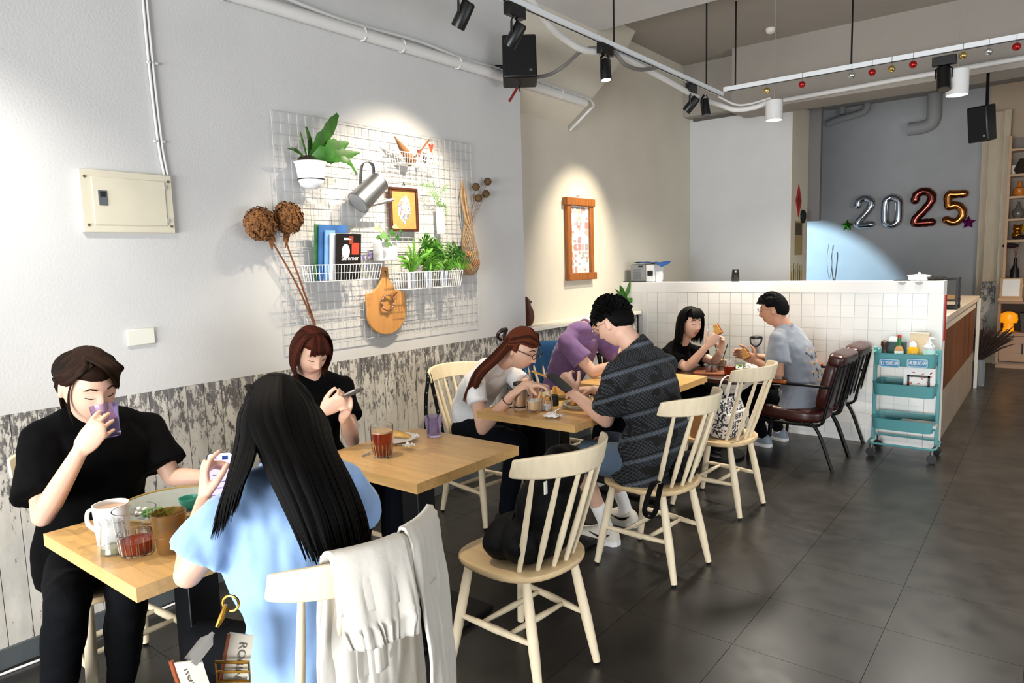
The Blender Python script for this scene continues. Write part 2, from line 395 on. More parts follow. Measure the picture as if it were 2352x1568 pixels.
struct(MB().box((-3.5, -4.35, 0), (3.7, -4.2, .2)).box((-3.5, -4.35, 2.7), (3.7, -4.2, ZC)).box((-3.5, -4.35, .1), (-3.2, -4.2, 2.8)).box((1.0, -4.35, .1), (3.7, -4.2, 2.8)).build('wall_front', M_wall, origin=(0, -4.3, 0)))
# ---- ceiling with beams
ce = struct(MB().box((-5.5, -4.3, ZC), (3.7, 11.6, ZC+.1)).build('ceiling', M_ceil, origin=(0, 5, ZC)))
MB().box((XW-.1, 4.03, 3.5), (3.6, 5.42, ZC+.02)).build('cross_beam', M_wall, ce)
MB().box((-2.75, 7.3, 3.02), (3.6, 7.72, ZC+.02)).build('far_beam', M_ceil, ce)
MB().box((XR, 7.55, 3.1), (-2.3, 7.75, ZC+.02)).build('partition_head', M_ceil, ce)
MB().box((XR+.05, 7.70, 3.07), (-2.2, 7.735, 3.11)).build('head_strip', mat('strip_grey', '#55524e', .6), ce)
for q in ((1770, 65, .045), (2270, 6, .17)):
    p = onZ(q[0], q[1], ZC); a = q[2]
    tag(MB().lathe([(a, ZC-.001), (a, ZC-.02), (a*.8, ZC-.04), (a*.3, ZC-.05)], (p.x, p.y, 0), 20).build('smoke_detector' if a < .1 else 'ceiling_lamp', mat('detector', '#d9d5cc', .5)),
        'small white round smoke detector on the ceiling' if a < .1 else 'white round ceiling lamp base near the top right corner', 'detector' if a < .1 else 'lamp')
# ================================================================== furniture
def rsq(w, d, r, n=5, fr=None):
    """rounded rectangle polygon"""
    out = []
    for cx, cy, a0 in ((w-r, d-r, 0), (-w+r, d-r, 90), (-w+r, -d+r, 180), (w-r, -d+r, 270)):
        for i in range(n+1):
            t = rad(a0+90*i/n); out.append((cx+r*cos(t), cy+r*sin(t)))
    return out
def make_chair():
    t = thing('dining_chair', 'pale beech spindle-back chair', 'chair')
    # seat: rounded at the back, squarer at the front (front = +Y)
    poly = []
    for i in range(40):
        a = 2*pi*i/40; ca, sa = cos(a), sin(a); e = .62 if sa > 0 else .8
        poly.append((.222*math.copysign(abs(ca)**e, ca), .215*math.copysign(abs(sa)**e, sa)))
    mb = MB(); n = 40
    def ring(s, z, dz=0): return [(x*s, y*s, z) for x, y in poly]
    rings = [ring(.9, .425), ring(.98, .429), ring(1, .44), ring(.995, .452), ring(.93, .457), ring(.6, .451), ring(.2, .447)]
    vs = sum(rings, []); fs = []
    for i in range(len(rings)-1):
        for j in range(n): fs.append((i*n+j, i*n+(j+1) % n, (i+1)*n+(j+1) % n, (i+1)*n+j))
    fs.append(tuple(range(n))[::-1]); fs.append(tuple((len(rings)-1)*n+j for j in range(n)))
    mb.add(vs, fs).build('seat', M_seat, t, angle=60)
    LT = [(.15, .14), (-.15, .14), (.13, -.13), (-.13, -.13)]; LB = [(.195, .215), (-.195, .215), (.165, -.215), (-.165, -.215)]
    for (a, b), (c, d) in zip(LT, LB):
        P = [V((a, b, .43)).lerp(V((c, d, .012)), q) for q in (0, .25, .6, .85, 1)]
        lg = MB().tube(P, [.0155, .019, .0205, .017, .0145], 12).build('leg', M_wood, t)
        MB().cyl((c, d, .013), (c, d, 0), .011, .01, 8).build('foot_glide', M_blackp, lg)
    def lp(i, z): q = (.43-z)/.418; return V((*LT[i], .43)).lerp(V((*LB[i], .012)), q)
    for i, j, z in ((0, 2, .20), (1, 3, .20)):
        a, b = lp(i, z), lp(j, z)
        MB().tube([a.lerp(b, q) for q in (0, .12, .5, .88, 1)], [.008, .011, .0155, .011, .008], 10).build('stretcher', M_wood, t)
    for q in (.3, .68):
        a = lp(0, .20).lerp(lp(2, .20), q); b = lp(1, .20).lerp(lp(3, .20), q)
        MB().tube([a.lerp(b, s) for s in (0, .15, .5, .85, 1)], [.008, .010, .0135, .010, .008], 10).build('stretcher', M_wood, t)
    # top rail: bent board
    def railp(u, z):      # u -1..1
        return V((.245*u, -.325+.135*u*u-(.88-z)*-.26, z))
    mb = MB(); R = []
    for i in range(25):
        u = -1+2*i/24; h = .042*(1-.22*abs(u)**6); th = .0105
        nrm = V((-.27*u*.55, 1, 0)).normalized()
        c = railp(u, .865); zt = c.z+h+.006*(1-u*u); zb = c.z-h
        R.append([c+nrm*th+V((0, -.013, zt-c.z)), c-nrm*th+V((0, -.013, zt-c.z)), c-nrm*th+V((0, .009, zb-c.z)), c+nrm*th+V((0, .009, zb-c.z))])
    vs = sum(R, []); fs = []
    for i in range(24):
        for j in range(4): fs.append((i*4+j, i*4+(j+1) % 4, i*4+4+(j+1) % 4, i*4+4+j))
    fs += [(3, 2, 1, 0), (96, 97, 98, 99)]
    mb.add(vs, fs).build('top_rail', M_wood, t, bevel=.006, angle=50)
    for i in range(6):
        u = -1+2*(i+.5)/6
        ang = u*1.05
        b = V((.185*sin(ang)*1.04, -.185*cos(ang)*.98+.0, .45)); e = railp(u*.93, .835)
        MB().tube([b.lerp(e, q) for q in (0, .3, .75, 1)], [.0085, .0125, .0105, .008], 10).build('spindle', M_wood, t)
    return t
ch0 = make_chair()
GA = 'beech spindle chairs on the aisle side'; GW = 'beech spindle chairs on the wall side'
def put(o, loc, rz, label, g): o.location = loc; o.rotation_euler = (0, 0, rad(rz)); o['label'] = label; o['group'] = g; return o
put(ch0, (-1.555, 2.01, 0), 84, 'pale spindle chair with a black backpack leaning inside its back', GA)
chair_blue = dup(ch0, (-1.49, 1.035, 0), rad(88), 'pale spindle chair in front with a cream jacket hung over its back', GA)
chair_man = dup(ch0, (-1.55, 3.09, 0), rad(84), 'pale spindle chair the man in the patterned black shirt sits on', GA)
chair_bag = dup(ch0, (-1.60, 4.08, 0), rad(85), 'pale spindle chair with a printed canvas bag on its seat', GA)
chair_w1 = dup(ch0, (-2.72, 1.02, 0), rad(-90), 'pale spindle chair under the woman drinking from a purple cup', GW)
chair_w2 = dup(ch0, (-2.74, 2.04, 0), rad(-90), 'pale spindle chair of the short-haired woman at the wall', GW)
chair_w4 = dup(ch0, (-2.74, 3.16, 0), rad(-97), 'pale spindle chair with a black bag strap over one corner', GW)
chair_p = dup(ch0, (-2.80, 4.12, 0), rad(-92), 'pale spindle chair with a blue denim jacket over its back', GW)
# ---- butcher-block tables on black pedestals
stv = {}
def make_table(y0, y1, label, x0=-2.445, x1=-1.81):
    cx, cy = (x0+x1)/2, (y0+y1)/2
    t = thing('pedestal_table', label, 'table', (cx, cy, 0), 0, 'butcher-block pedestal tables')
    top = MB().box((x0+.002, y0+.002, .712), (x1-.002, y1-.002, .7475)).build('tabletop', M_oak, t)
    lanes = 11; lw = (y1-y0)/lanes; rg = random.Random(int(y0*100))
    for i in range(lanes):
        x = x0
        first = rg.uniform(.12, .34)
        cuts = [x0]; q = x0+first
        while q < x1-.1: cuts.append(q); q += rg.uniform(.2, .36)
        cuts.append(x1)
        for a, b in zip(cuts, cuts[1:]):
            MB().box((a+.0002, y0+i*lw+.0002, .7105), (b-.0002, y0+(i+1)*lw-.0002, .75)).build('stave', M_oak, top, smooth=False)
    MB().box((cx-.05, cy-.05, .03), (cx+.05, cy+.05, .70)).build('column', M_black, t, bevel=.004)
    MB().box((cx-.2, cy-.2, .697), (cx+.2, cy+.2, .711)).build('mounting_plate', M_black, t)
    MB().box((cx-.22, cy-.22, .004), (cx+.22, cy+.22, .03)).build('base_plate', M_black, t, bevel=.006)
    return t
T1 = make_table(.72, 1.335, 'oak butcher-block table with the white mug and glasses in front')
T2 = make_table(1.71, 2.325, 'oak butcher-block table with one tall glass of iced tea and a plate')
T3 = make_table(2.775, 3.39, 'oak butcher-block table with the iced coffee jar and sandwiches')
T4 = make_table(3.76, 4.40, 'oak butcher-block table of the person in purple')
# ---- dark rounded table by the tiled wall
t5 = thing('dark_table', 'dark brown rounded table where two people eat sandwiches', 'table', (-2.06, 5.12, 0))
Mx = Matrix.Translation((-2.06, 5.12, 0))
MB().prism(rsq(.36, .42, .1, 8), .645, .68, Mx).build('tabletop', M_dark, t5, bevel=.005)
MB().box((-2.11, 5.07, .03), (-2.01, 5.17, .645)).build('column', M_black, t5)
MB().lathe([(.24, .004), (.24, .02), (.05, .04)], (-2.06, 5.12, 0), 24).build('base_plate', M_black, t5)
# ---- brown leather armchairs
M_leather = mat('brown_leather', '#3b1712', .32, var=.25, vscale=10, bump=.1, bscale=120)
M_arm = mat('orange_wood', '#b05c24', .4, var=.2, vscale=8, vstretch=(1, 8, 8))
def pad(mb, c, sz, rx=0, ry=0, bul=.02):
    M_ = Matrix.Translation(c) @ Matrix.Rotation(ry, 4, 'Y') @ Matrix.Rotation(rx, 4, 'X')
    def fn(d):
        m = max(abs(d.x), abs(d.y), abs(d.z)); q = (abs(d.x)**5+abs(d.y)**5+abs(d.z)**5)**(1/5.); return 1/q
    return mb.ball((0, 0, 0), (sz[0]/2, sz[1]/2, sz[2]/2), 28, 16, None, fn) if False else mb.merge(MB().ball((0, 0, 0), (sz[0]/2, sz[1]/2, sz[2]/2), 28, 16, None, fn), M_)
def make_arm():     # local front = +Y
    t = thing('leather_armchair', 'brown leather armchair', 'armchair')
    pad(MB(), (0, .0, .375), (.43, .50, .11), rad(3)).build('seat_cushion', M_leather, t, angle=70)
    pad(MB(), (0, -.285, .615), (.42, .10, .40), rad(14)).build('back_cushion', M_leather, t, angle=70)
    pad(MB(), (0, -.345, .79), (.43, .12, .10), rad(14)).build('head_roll', M_leather, t, angle=70)
    for s in (-1, 1):
        fr = MB().tube(catmull([(s*.222, .26, 0), (s*.222, .235, .28), (s*.222, .19, .315), (s*.222, -.1, .315), (s*.222, -.23, .30), (s*.222, -.35, 0)], 30), .0125, 10)
        fr.build('side_frame', M_black, t)
        MB().tube(catmull([(s*.222, -.1, .315), (s*.222, -.26, .33), (s*.222, -.30, .45), (s*.222, -.38, .76)], 16), .011, 10).build('back_post', M_black, t)
        MB().tube(catmull([(s*.222, -.345, .6), (s*.224, -.2, .605), (s*.226, .0, .605), (s*.226, .22, .605)], 10), .01, 8).build('arm_tube', M_black, t)
        MB().box((s*.226-.022, -.02, .608), (s*.226+.022, .25, .632)).build('armrest', M_arm, t, bevel=.006)
    for i in range(4):
        x = -.16+.107*i
        MB().tube([(x, -.335, .46), (x, -.40, .76)], .006, 6).build('back_bar', M_black, t)
    MB().tube([(-.222, -.385, .765), (.222, -.385, .765)], .011, 8).build('back_crossbar', M_black, t)
    MB().tube([(-.222, .0, .312), (.222, 0, .312)], .011, 8).build('seat_crossbar', M_black, t)
    return t
ar = make_arm(); ar.location = (-1.53, 5.375, 0); ar.rotation_euler = (0, 0, rad(88))
ar['label'] = 'brown leather armchair the man in grey sits in'; ar['group'] = 'brown leather armchairs'
dup(ar, (-1.53, 5.845, 0), rad(88), 'empty brown leather armchair pushed against the white tiles', 'brown leather armchairs')
# ---- teal trolley
M_teal = mat('teal_enamel', '#57979a', .38)
cx0, cx1, cy0, cy1 = -1.065, -.645, 5.70, 6.02
tr_ = thing('utility_trolley', 'teal three-tier metal utility trolley beside the tiled wall', 'trolley', ((cx0+cx1)/2, (cy0+cy1)/2, 0))
ccx, ccy = (cx0+cx1)/2, (cy0+cy1)/2
def tray(z0, z1, name, zi=.004):
    mb = MB(); n = len(rsq(.2, .15, .05)); out = []
    for w_, d_, z, r in ((.195, .15, z0, .05), (.205, .16, z1, .055), (.21, .165, z1+.002, .055), (.201, .156, z1, .05), (.191, .146, z0+zi, .048)):
        out.append([(ccx+x, ccy+y_, z) for x, y_ in rsq(w_, d_, r)])
    vs = sum(out, []); fs = []
    for i in range(4):
        for j in range(n): fs.append((i*n+j, i*n+(j+1) % n, (i+1)*n+(j+1) % n, (i+1)*n+j))
    fs.append(tuple(range(n))[::-1]); fs.append(tuple(4*n+j for j in range(n)))
    mb.add(vs, fs).build(name, M_teal, tr_, angle=50)
tray(.70, .795, 'tray', .045); tray(.475, .565, 'tray'); tray(.215, .30, 'tray')
for x in (cx0+.0, cx1-.0):
    MB().box((x-.012, ccy-.016, .10), (x+.012, ccy+.016, .82)).build('upright', M_teal, tr_, bevel=.004)
MB().tube([(ccx+x, ccy+y_, .105) for x, y_ in rsq(.222, .16, .05)], .0085, 8, closed=True).build('base_ring', M_teal, tr_)
for sx in (-1, 1):
    for sy in (-1, 1):
        x, y_ = ccx+sx*.2, ccy+sy*.135
        w = MB().cyl((x, y_-.012, .033), (x, y_+.012, .033), .033, n=18).build('caster', M_blackp, tr_)
        MB().cyl((x, y_, .05), (x, y_, .1), .012, n=8).build('caster_stem', M_steel, w)
# trolley labels
M_lab = mat('label_blue', '#2f7fa8', .4)
# ================================================================== things on the left wall
def W(px, py, off=.02): return onX(px, py, XW+off)
UX = V((1, 0, 0))
def blade(mb, pts, wid, th=.0014, side=None, n=14, wav=0, seed=0):
    """leaf blade along pts; wid = list of half widths (interpolated)"""
    P = catmull(pts, n); rg = random.Random(seed); R = []; k = len(wid)-1
    for i in range(n+1):
        t = i/n*k; j = min(int(t), k-1); w_ = wid[j]+(wid[j+1]-wid[j])*(t-j)
        R.append((max(w_*(1+wav*rg.uniform(-1, 1)), .0006), th))
    return mb.tube(P, R, 8, ref=side)
# ---- electrical panel
a, b_, c_, d_ = W(180, 388, .0), W(393, 403, .0), W(398, 535, 0), W(195, 533, 0)
y0, y1, z0, z1 = 1.205, 1.588, 1.722, 1.982
M_panel = mat('panel_cream', '#cfc9b4', .45, var=.06, vscale=6)
ep = thing('electrical_panel', 'cream metal electrical panel screwed to the white wall', 'electrical panel', (XW, (y0+y1)/2, z0))
MB().box((XW, y0, z0), (XW+.022, y1, z1)).build('frame', M_panel, ep, bevel=.003)
dr = MB().box((XW+.02, y0+.045, z0+.032), (XW+.027, y1-.035, z1-.03)).build('door', M_panel, ep, bevel=.0015)
lt = MB().box((XW+.026, y0+.065, z0+.112), (XW+.031, y0+.1, z0+.175)).build('latch', mat('latch_grey', '#50565c', .4), dr, bevel=.002)
MB().box((XW+.03, y0+.072, z0+.148), (XW+.033, y0+.093, z0+.17)).build('latch_button', M_blackp, dr)
for zz_ in (z0+.055, z1-.055): MB().box((XW+.024, y1-.037, zz_-.009), (XW+.031, y1-.031, zz_+.009)).build('hinge', M_steel, ep)
for yy_ in (y0+.02, y1-.017):
    for zz_ in (z0+.03, z1-.03): MB().cyl((XW+.02, yy_, zz_), (XW+.026, yy_, zz_), .006, n=8).build('screw', mat('screw', '#5d5140', .5), ep)
M_pvc = mat('painted_pvc', '#cfcfcd', .55)
for dy, nm in ((0, 'left'), (.016, 'right')):
    cb = thing('cable_conduit', f'thin white surface cable rising from the electrical panel, {nm} one of the pair', 'cable', (XW, 1.545+dy, 1.98), 0, 'cables above the electrical panel')
    MB().tube(catmull([(XW+.008, 1.565+dy, 1.98), (XW+.008, 1.55+dy, 2.12), (XW+.008, 1.538+dy*1.1, 2.46), (XW+.008, 1.535+dy, 2.9), (XW+.008, 1.53+dy, ZC)], 16), .006, 8).build('cable', M_pvc, cb)
    for zz_ in (2.13, 2.47, 2.95): MB().cbox((XW+.009, 1.545+dy+.008*(1 if dy else -1), zz_), (.014, .012, .009)).build('clip', M_pvc, cb)
tag(MB().cbox((XW+.006, 1.40, 1.262), (.012, .122, .074)).build('blank_plate', mat('plate_ivory', '#d3d4c8', .4), bevel=.005), 'blank ivory wall plate below the electrical panel', 'wall plate')
# ---- pipe run along the top of the wall
pp = thing('wall_pipe', 'thick grey-white pipe with a cable running along the top of the wall', 'pipe', (XW, 3.5, 2.84))
MB().tube([(XW+.035, .2, 2.862), (XW+.035, 4.4, 2.86), (XW+.035, 5.13, 2.852)], .034, 14).build('pipe', M_pvc, pp)
MB().tube(catmull([(XW+.02, .3, 2.96), (XW+.02, 1.9, 2.945), (XW+.03, 2.6, 2.905), (XW+.02, 3.2, 2.925), (XW+.03, 3.6, 2.90), (XW+.02, 4.2, 2.915), (XW+.03, 5.0, 2.895), (XW+.03, 5.2, 2.89), (XW+.03, 5.27, 2.85), (XW+.01, 5.22, 2.80), (XR+.02, 5.19, 2.66)], 60), .011, 8).build('cable', M_pvc, pp)
for yy_ in (1.9, 2.75, 3.05, 3.55, 4.25, 4.75): MB().tube([(XW+.035+.037*cos(t), yy_, 2.86+.037*sin(t)) for t in [i*.7 for i in range(9)]], .004, 6).build('pipe_strap', M_pvc, pp)
# ---- wire grid
M_wire = mat('white_wire', '#b4b4b3', .4)
wg = thing('wire_grid', 'large white wire grid panel hung on the wall', 'wire grid', (XW, 2.9, 1.12))
def gridpanel(y0, y1, z0, z1, name):
    mb = MB(); X0 = XW+.02
    ny = round((y1-y0)/.0515); nz = round((z1-z0)/.0585)
    for i in range(ny+1):
        q = y0+(y1-y0)*i/ny; mb.tube([(X0, q, z0), (X0, q, z1)], .0023 if i in (0, ny) else .0018, 5)
    for i in range(nz+1):
        q = z0+(z1-z0)*i/nz; mb.tube([(X0+.003, y0, q), (X0+.003, y1, q)], .0023 if i in (0, nz) else .0018, 5)
    mb.build(name, M_wire, wg)
gridpanel(2.13, 3.665, 1.655, 2.352, 'upper_panel'); gridpanel(2.15, 3.69, 1.12, 1.64, 'lower_panel')
for q in ((1060, 370), (960, 360), (1058, 700), (705, 740)):
    p = W(*q, .026); MB().tube([p+V((.0, 0, .02)), p+V((.006, 0, 0)), p+V((.01, 0, -.02)), p+V((.02, 0, -.012))], .0025, 6).build('hook', M_wire, wg)
# ---- staghorn fern
p = W(714, 400, .10)
st = thing('hanging_fern', 'staghorn fern in a white hanging pot on the grid', 'potted plant', (p.x, p.y, p.z-.085))
MB().lathe([(.03, -.075), (.055, -.06), (.068, -.03), (.068, -.026), (.0665, -.024), (.07, 0), (.078, .05), (.085, .062), (.08, .064), (.07, .045), (.02, .04)], p, 24).build('pot', mat('pot_white', '#e9edf2', .3), st)
MB().lathe([(.0695, -.031), (.0705, -.028), (.0695, -.025)], p, 24).build('pot_seam', M_blackp, st)
MB().ball(p+V((-.02, -.005, .06)), (.05, .055, .04), 12, 8, None, lambda d: 1+.1*noise.noise(d*4)).build('root_mass', mat('peat', '#1d130b', .9, bump=.5), st)
b0 = p+V((-.02, 0, .075))
def fr(px, py, off, wid, mid=None, sd=0, mt=M_green, wav=.12):
    e = W(px, py, off); m_ = W(*mid) if mid else b0.lerp(e, .5)
    blade(MB(), [b0+(m_-b0)*.05, m_, e], wid, .0016, side=(e-b0).cross(V((1, .15, .1))), wav=wav, seed=sd).build('frond', mt, st)
fr(776, 262, .14, [.004, .018, .032, .045, .035, .03, .012], (742, 320, .15), 1)
fr(703, 291, .10, [.003, .012, .017, .014, .008], (713, 330, .1), 2)
fr(690, 303, .08, [.003, .007, .008, .003], (698, 335, .09), 3)
fr(660, 341, .12, [.003, .008, .011, .007, .001], (680, 345, .12), 4)
fr(800, 327, .16, [.004, .025, .04, .045, .05, .03, .008], (758, 348, .16), 5, wav=.25)
fr(826, 350, .17, [.004, .02, .035, .03, .032, .015, .006], (775, 358, .17), 6, wav=.25)
fr(820, 398, .18, [.004, .012, .022, .022, .018, .012, .003], (790, 366, .19), 7, wav=.25)
fr(782, 320, .12, [.002, .004, .005, .003, .001], (745, 352, .12), 8)
# ---- watering can
M_can = mat('galvanised', '#9a9da1', .38, 1, var=.15, vscale=12)
c0, c1 = W(822, 466, .09), W(872, 416, .11); ax_ = (c1-c0).normalized()
wc = thing('watering_can', 'galvanised metal watering can hung upside on the wire grid', 'watering can', c0)
MB().tube([c0, c0+ax_*.004, c0+ax_*.006, c1-ax_*.006, c1-ax_*.004, c1], [.071, .071, .068, .060, .062, .062], 28).build('body', M_can, wc)
MB().tube([c0-ax_*.001, c0+ax_*.002], [.062, .062], 28).build('base', mat('can_base', '#c9ccd0', .45, 1), wc)
s0 = c0+ax_*.03+V((.0, .05, -.03)); e = W(903, 458, .13)
MB().tube([s0, s0.lerp(e, .6), e], [.014, .0115, .010], 12).build('spout', mat('can_spout', '#c5c8cc', .35, 1), wc)
MB().tube(catmull([W(820, 452, .09), W(827, 425, .08), W(829, 395, .07), W(833, 377, .07), W(845, 372, .075), W(856, 380, .09), (W(858, 397, .11))], 22), [(.0135, .002)]*23, 8, ref=UX).build('handle', mat('can_handle', '#5f6468', .4, .9), wc)
# ---- framed map
def frame(name, label, pxs, x0, th, fw, m_f, m_in, loc=None):
    """pxs: (y0,y1,z0,z1)"""
    y0, y1, z0, z1 = pxs; t = thing(name, label, 'picture frame', (x0, (y0+y1)/2, z0))
    for nm, lo, hi in (('frame_top', (y0, z1-fw), (y1, z1)), ('frame_bottom', (y0, z0), (y1, z0+fw)), ('frame_side', (y0, z0+fw), (y0+fw, z1-fw)), ('frame_side', (y1-fw, z0+fw), (y1, z1-fw))):
        MB().box((x0, lo[0], lo[1]), (x0+th, hi[0], hi[1])).build(nm, m_f, t, bevel=.003)
    MB().box((x0, y0+fw-.003, z0+fw-.003), (x0+th*.45, y1-fw+.003, z1-fw+.003)).build('backing', m_in, t)
    return t
A, B = W(893, 428, .04), W(962, 538, .04)
fm = frame('framed_map', 'dark brown frame with an island map of tiny pictures on cork', (A.y, B.y, W(893, 531, .04).z, A.z), XW+.026, .022, .016, mat('frame_walnut', '#4a2413', .4, var=.2, vscale=10), mat('cork', '#d08a4d', .8, var=.15, vscale=60))
yc, zc_ = (A.y+B.y)/2+.005, (A.z+W(893, 531, .04).z)/2
isl = [(-.00, .024), (-.02, .045), (-.03, .05), (-.035, .045), (-.04, .042), (-.038, .036), (-.032, .03), (-.022, .02), (-.008, .012)]
PAL = ['#e8e8ea', '#a9c2de', '#7fa3cc', '#ded3c0', '#d68a7d', '#d3deea', '#6d7890', '#f0eee8', '#bdd2e2']
mp_ = [mat('print_%d' % i, c, .7) for i, c in enumerate(PAL)]
def collage(parent, x, y0, y1, z0, z1, ny, nz, rg, inside=None, pal=mp_, name='print'):
    mb = MB()
    for i in range(ny):
        for j in range(nz):
            ya, yb = y0+(y1-y0)*i/ny, y0+(y1-y0)*(i+1)/ny; za, zb = z0+(z1-z0)*j/nz, z0+(z1-z0)*(j+1)/nz
            if inside and not inside((ya+yb)/2, (za+zb)/2): continue
            mb.cur = rg.randrange(len(pal)); d = .15*(yb-ya)
            mb.box((x, ya+d*rg.random(), za), (x+.0006, yb-d*rg.random(), zb-.1*(zb-za)))
    return mb.build(name, pal, parent, smooth=False)
def inisl(y, z):
    t = (zc_+.082-z)/.165
    if t < 0 or t > 1: return False
    k = t*(len(isl)-1); j = min(int(k), len(isl)-2); q = k-j
    w0 = (.010+.044*sin(pi*min(1, t*1.05+.02))**.8); sh = .012*(.5-t)
    return abs(y-yc-sh) < w0
collage(fm, XW+.0362, yc-.062, yc+.062, zc_-.085, zc_+.085, 11, 17, random.Random(3), inisl)
MB().tube([W(925, 426, .04), W(927, 418, .03), W(930, 426, .04)], .0025, 6).build('hanger', M_black, fm)
# ---- baskets
def basket(name, label, y0, y1, z0, z1, dep, flare=.015, sp=.019, x0=XW+.026):
    t = thing(name, label, 'basket', (x0, (y0+y1)/2, z0)); mb = MB(); xa, xb = x0, x0+dep
    def loop(z, f): return [(xa, y0-f, z), (xb+f, y0-f, z), (xb+f, y1+f, z), (xa, y1+f, z)]
    for z, f, r in ((z1, flare, .0024), ((z0+z1)/2, flare*.5, .0016), (z0, 0, .0018)):
        L_ = loop(z, f); mb.tube(L_+[L_[0]], r, 6, closed=False)
    n = int((y1-y0)/sp)
    for i in range(n+1):
        y = y0+(y1-y0)*i/n; yt = y0-flare+(y1-y0+2*flare)*i/n
        mb.tube([(xa, y, z0), (xb, y, z0), (xb+flare, yt, z1)], .0013, 5); mb.tube([(xa, y, z0), (xa, yt, z1)], .0013, 5)
    m_ = max(3, int(dep/sp))
    for i in range(m_+1):
        x = xa+dep*i/m_
        for s, yy_ in ((-1, y0), (1, y1)): mb.tube([(x, yy_, z0), (x+flare*i/m_, yy_+s*flare, z1)], .0013, 5)
    mb.build('wire_cage', mat('basket_white', '#f0f0ee', .4), t); return t
BK = {}
A, B = W(916, 344, .12), W(1008, 384, .12)
basket('wire_basket', 'small white wire basket with dried cones at the top of the grid', A.y, B.y, B.z, A.z-.012, .10)
cone = W(905, 312, .10); cb_ = W(945, 372, .06)
tag(MB().tube([cone, cone.lerp(cb_, .5), cb_], [.002, .022, .034], 14).build('dried_cone', mat('cone_brown', '#7a5230', .7, var=.2, vscale=20)), 'pointed brown dried cone leaning out of the small basket', 'dried cone')
for i, (q, r_) in enumerate((((990, 340), .026), ((963, 352), .022), ((975, 368), .02), ((950, 366), .02))):
    c = W(*q, .08)
    f = thing('dried_flower', ['red dried flower with upright petals in the small basket', 'dull red dried pod left of the red flower in the small basket', 'dark dried pod low in the small basket', 'brown dried pod near the cone in the small basket'][i], 'dried flower', c)
    for k in range(6):
        a_ = k*1.05+i; d = V((.4*cos(a_), sin(a_)*.8, 1)).normalized()
        blade(MB(), [c-V((0, 0, r_)), c+d*r_*.2+V((0, cos(a_)*.006, 0)), c+d*r_*1.15], [.004, r_*.42, .001], .002, side=d.cross(UX), n=6).build('petal', mat('dried_petal_%d' % i, ['#b3402a', '#7c3b26', '#35241c', '#5d3c22'][i], .7), f)
tag(MB().tube(catmull([W(963, 352, .08), W(975, 335, .09), W(985, 322, .1)], 8), [.004, .007], 8).build('twig', M_stem), 'brown twig standing in the small wire basket', 'twig')
# magazines
A, B = W(716, 604, .12), W(868, 645, .12)
basket('wire_basket', 'white wire basket full of magazines on the grid', A.y, B.y, B.z+.012, A.z-.012, .105)
zb_ = B.z+.016
mg = [(716, 745, 515, '#3f7a4a', 'green leafy magazine cover at the left of the magazine basket'), (726, 790, 516, '#3e6aa8', 'tall blue magazine at the back of the magazine basket'), (740, 762, 528, '#7fb0e0', 'light blue magazine in the magazine basket'),
      (752, 800, 535, '#e8eaf0', 'white magazine behind the black cover'), (765, 822, 536, '#17120f', 'black cookery magazine titled Summer in the basket')]
for i, (pa, pb, pt_, col, lab) in enumerate(mg):
    o_ = .035+.014*i; ya, yb = W(pa, 560, o_).y, W(pb, 560, o_).y; zt = W((pa+pb)/2, pt_, o_+.02).z
    t = thing('magazine', lab, 'magazine', (XW+o_, (ya+yb)/2, zb_), 0, 'magazines in the wire basket')
    Mx = Matrix.Translation((XW+o_, (ya+yb)/2, zb_)) @ Matrix.Rotation(rad(6), 4, 'Y')
    hh = zt-zb_; ww = yb-ya
    MB().box((.0008, -ww/2+.001, .001), (.0062, ww/2-.002, hh-.001), Mx).build('pages', M_paper, t)
    MB().box((.006, -ww/2, 0), (.0075, ww/2, hh), Mx).box((-.0005, -ww/2, 0), (.0009, ww/2, hh), Mx).box((-.0005, -ww/2-.001, 0), (.0075, -ww/2+.001, hh), Mx).build('cover', mat('cover_%d' % i, col, .3, var=.5 if i in (0,) else .25, vscale=12, coat=.3), t)
    if i == 4:
        mb = MB(); mb.cur = 0
        def rr(y0, z0, y1, z1, k): mb.cur = k; mb.box((.0075, y0, z0), (.0079, y1, z1), Mx)
        rr(.02*1, hh*.55, ww*.42, hh*.8, 1); rr(.0, hh*.78, .03, hh*.95, 3); rr(-ww*.2, hh*.87, ww*.1, hh*.91, 0)
        mb.cur = 2; mb.merge(MB().ball((.0077, -ww*.12, hh*.62), (.0006, .028, .04), 14, 8), Mx)
        mb.build('cover_picture', [M_paper, mat('pr_red', '#b5402c', .5), mat('pr_grey', '#2b2927', .5), mat('pr_rust', '#8c3a22', .5)], t)
    MAGX = Mx, ww, hh
# lettering helper
def text(body, size, M_, m_, name, parent, ext=.0006, align='CENTER', font=None):
    cu = bpy.data.curves.new(name, 'FONT'); cu.body = body; cu.size = size; cu.extrude = ext; cu.align_x = align; cu.align_y = 'CENTER'; cu.resolution_u = 3
    o = bpy.data.objects.new('tmp', cu); C.objects.link(o)
    dg = bpy.context.evaluated_depsgraph_get(); dg.update(); me = bpy.data.meshes.new_from_object(o.evaluated_get(dg)); bpy.data.objects.remove(o)
    me.materials.clear(); me.transform(M_); return place(me, name, m_, parent)
def face_x(p, roll=0):     # text plane facing +x (reads along +y)
    return Matrix.Translation(p) @ Matrix(((0, 0, 1, 0), (1, 0, 0, 0), (0, 1, 0, 0), (0, 0, 0, 1)))
def face_ny(p):            # facing -y (towards camera), reads along +x
    return Matrix.Translation(p) @ Matrix(((1, 0, 0, 0), (0, 0, -1, 0), (0, 1, 0, 0), (0, 0, 0, 1)))
Mx, ww, hh = MAGX
mgt = [o for o in C.objects if o.get('label', '').startswith('black cookery')][0]
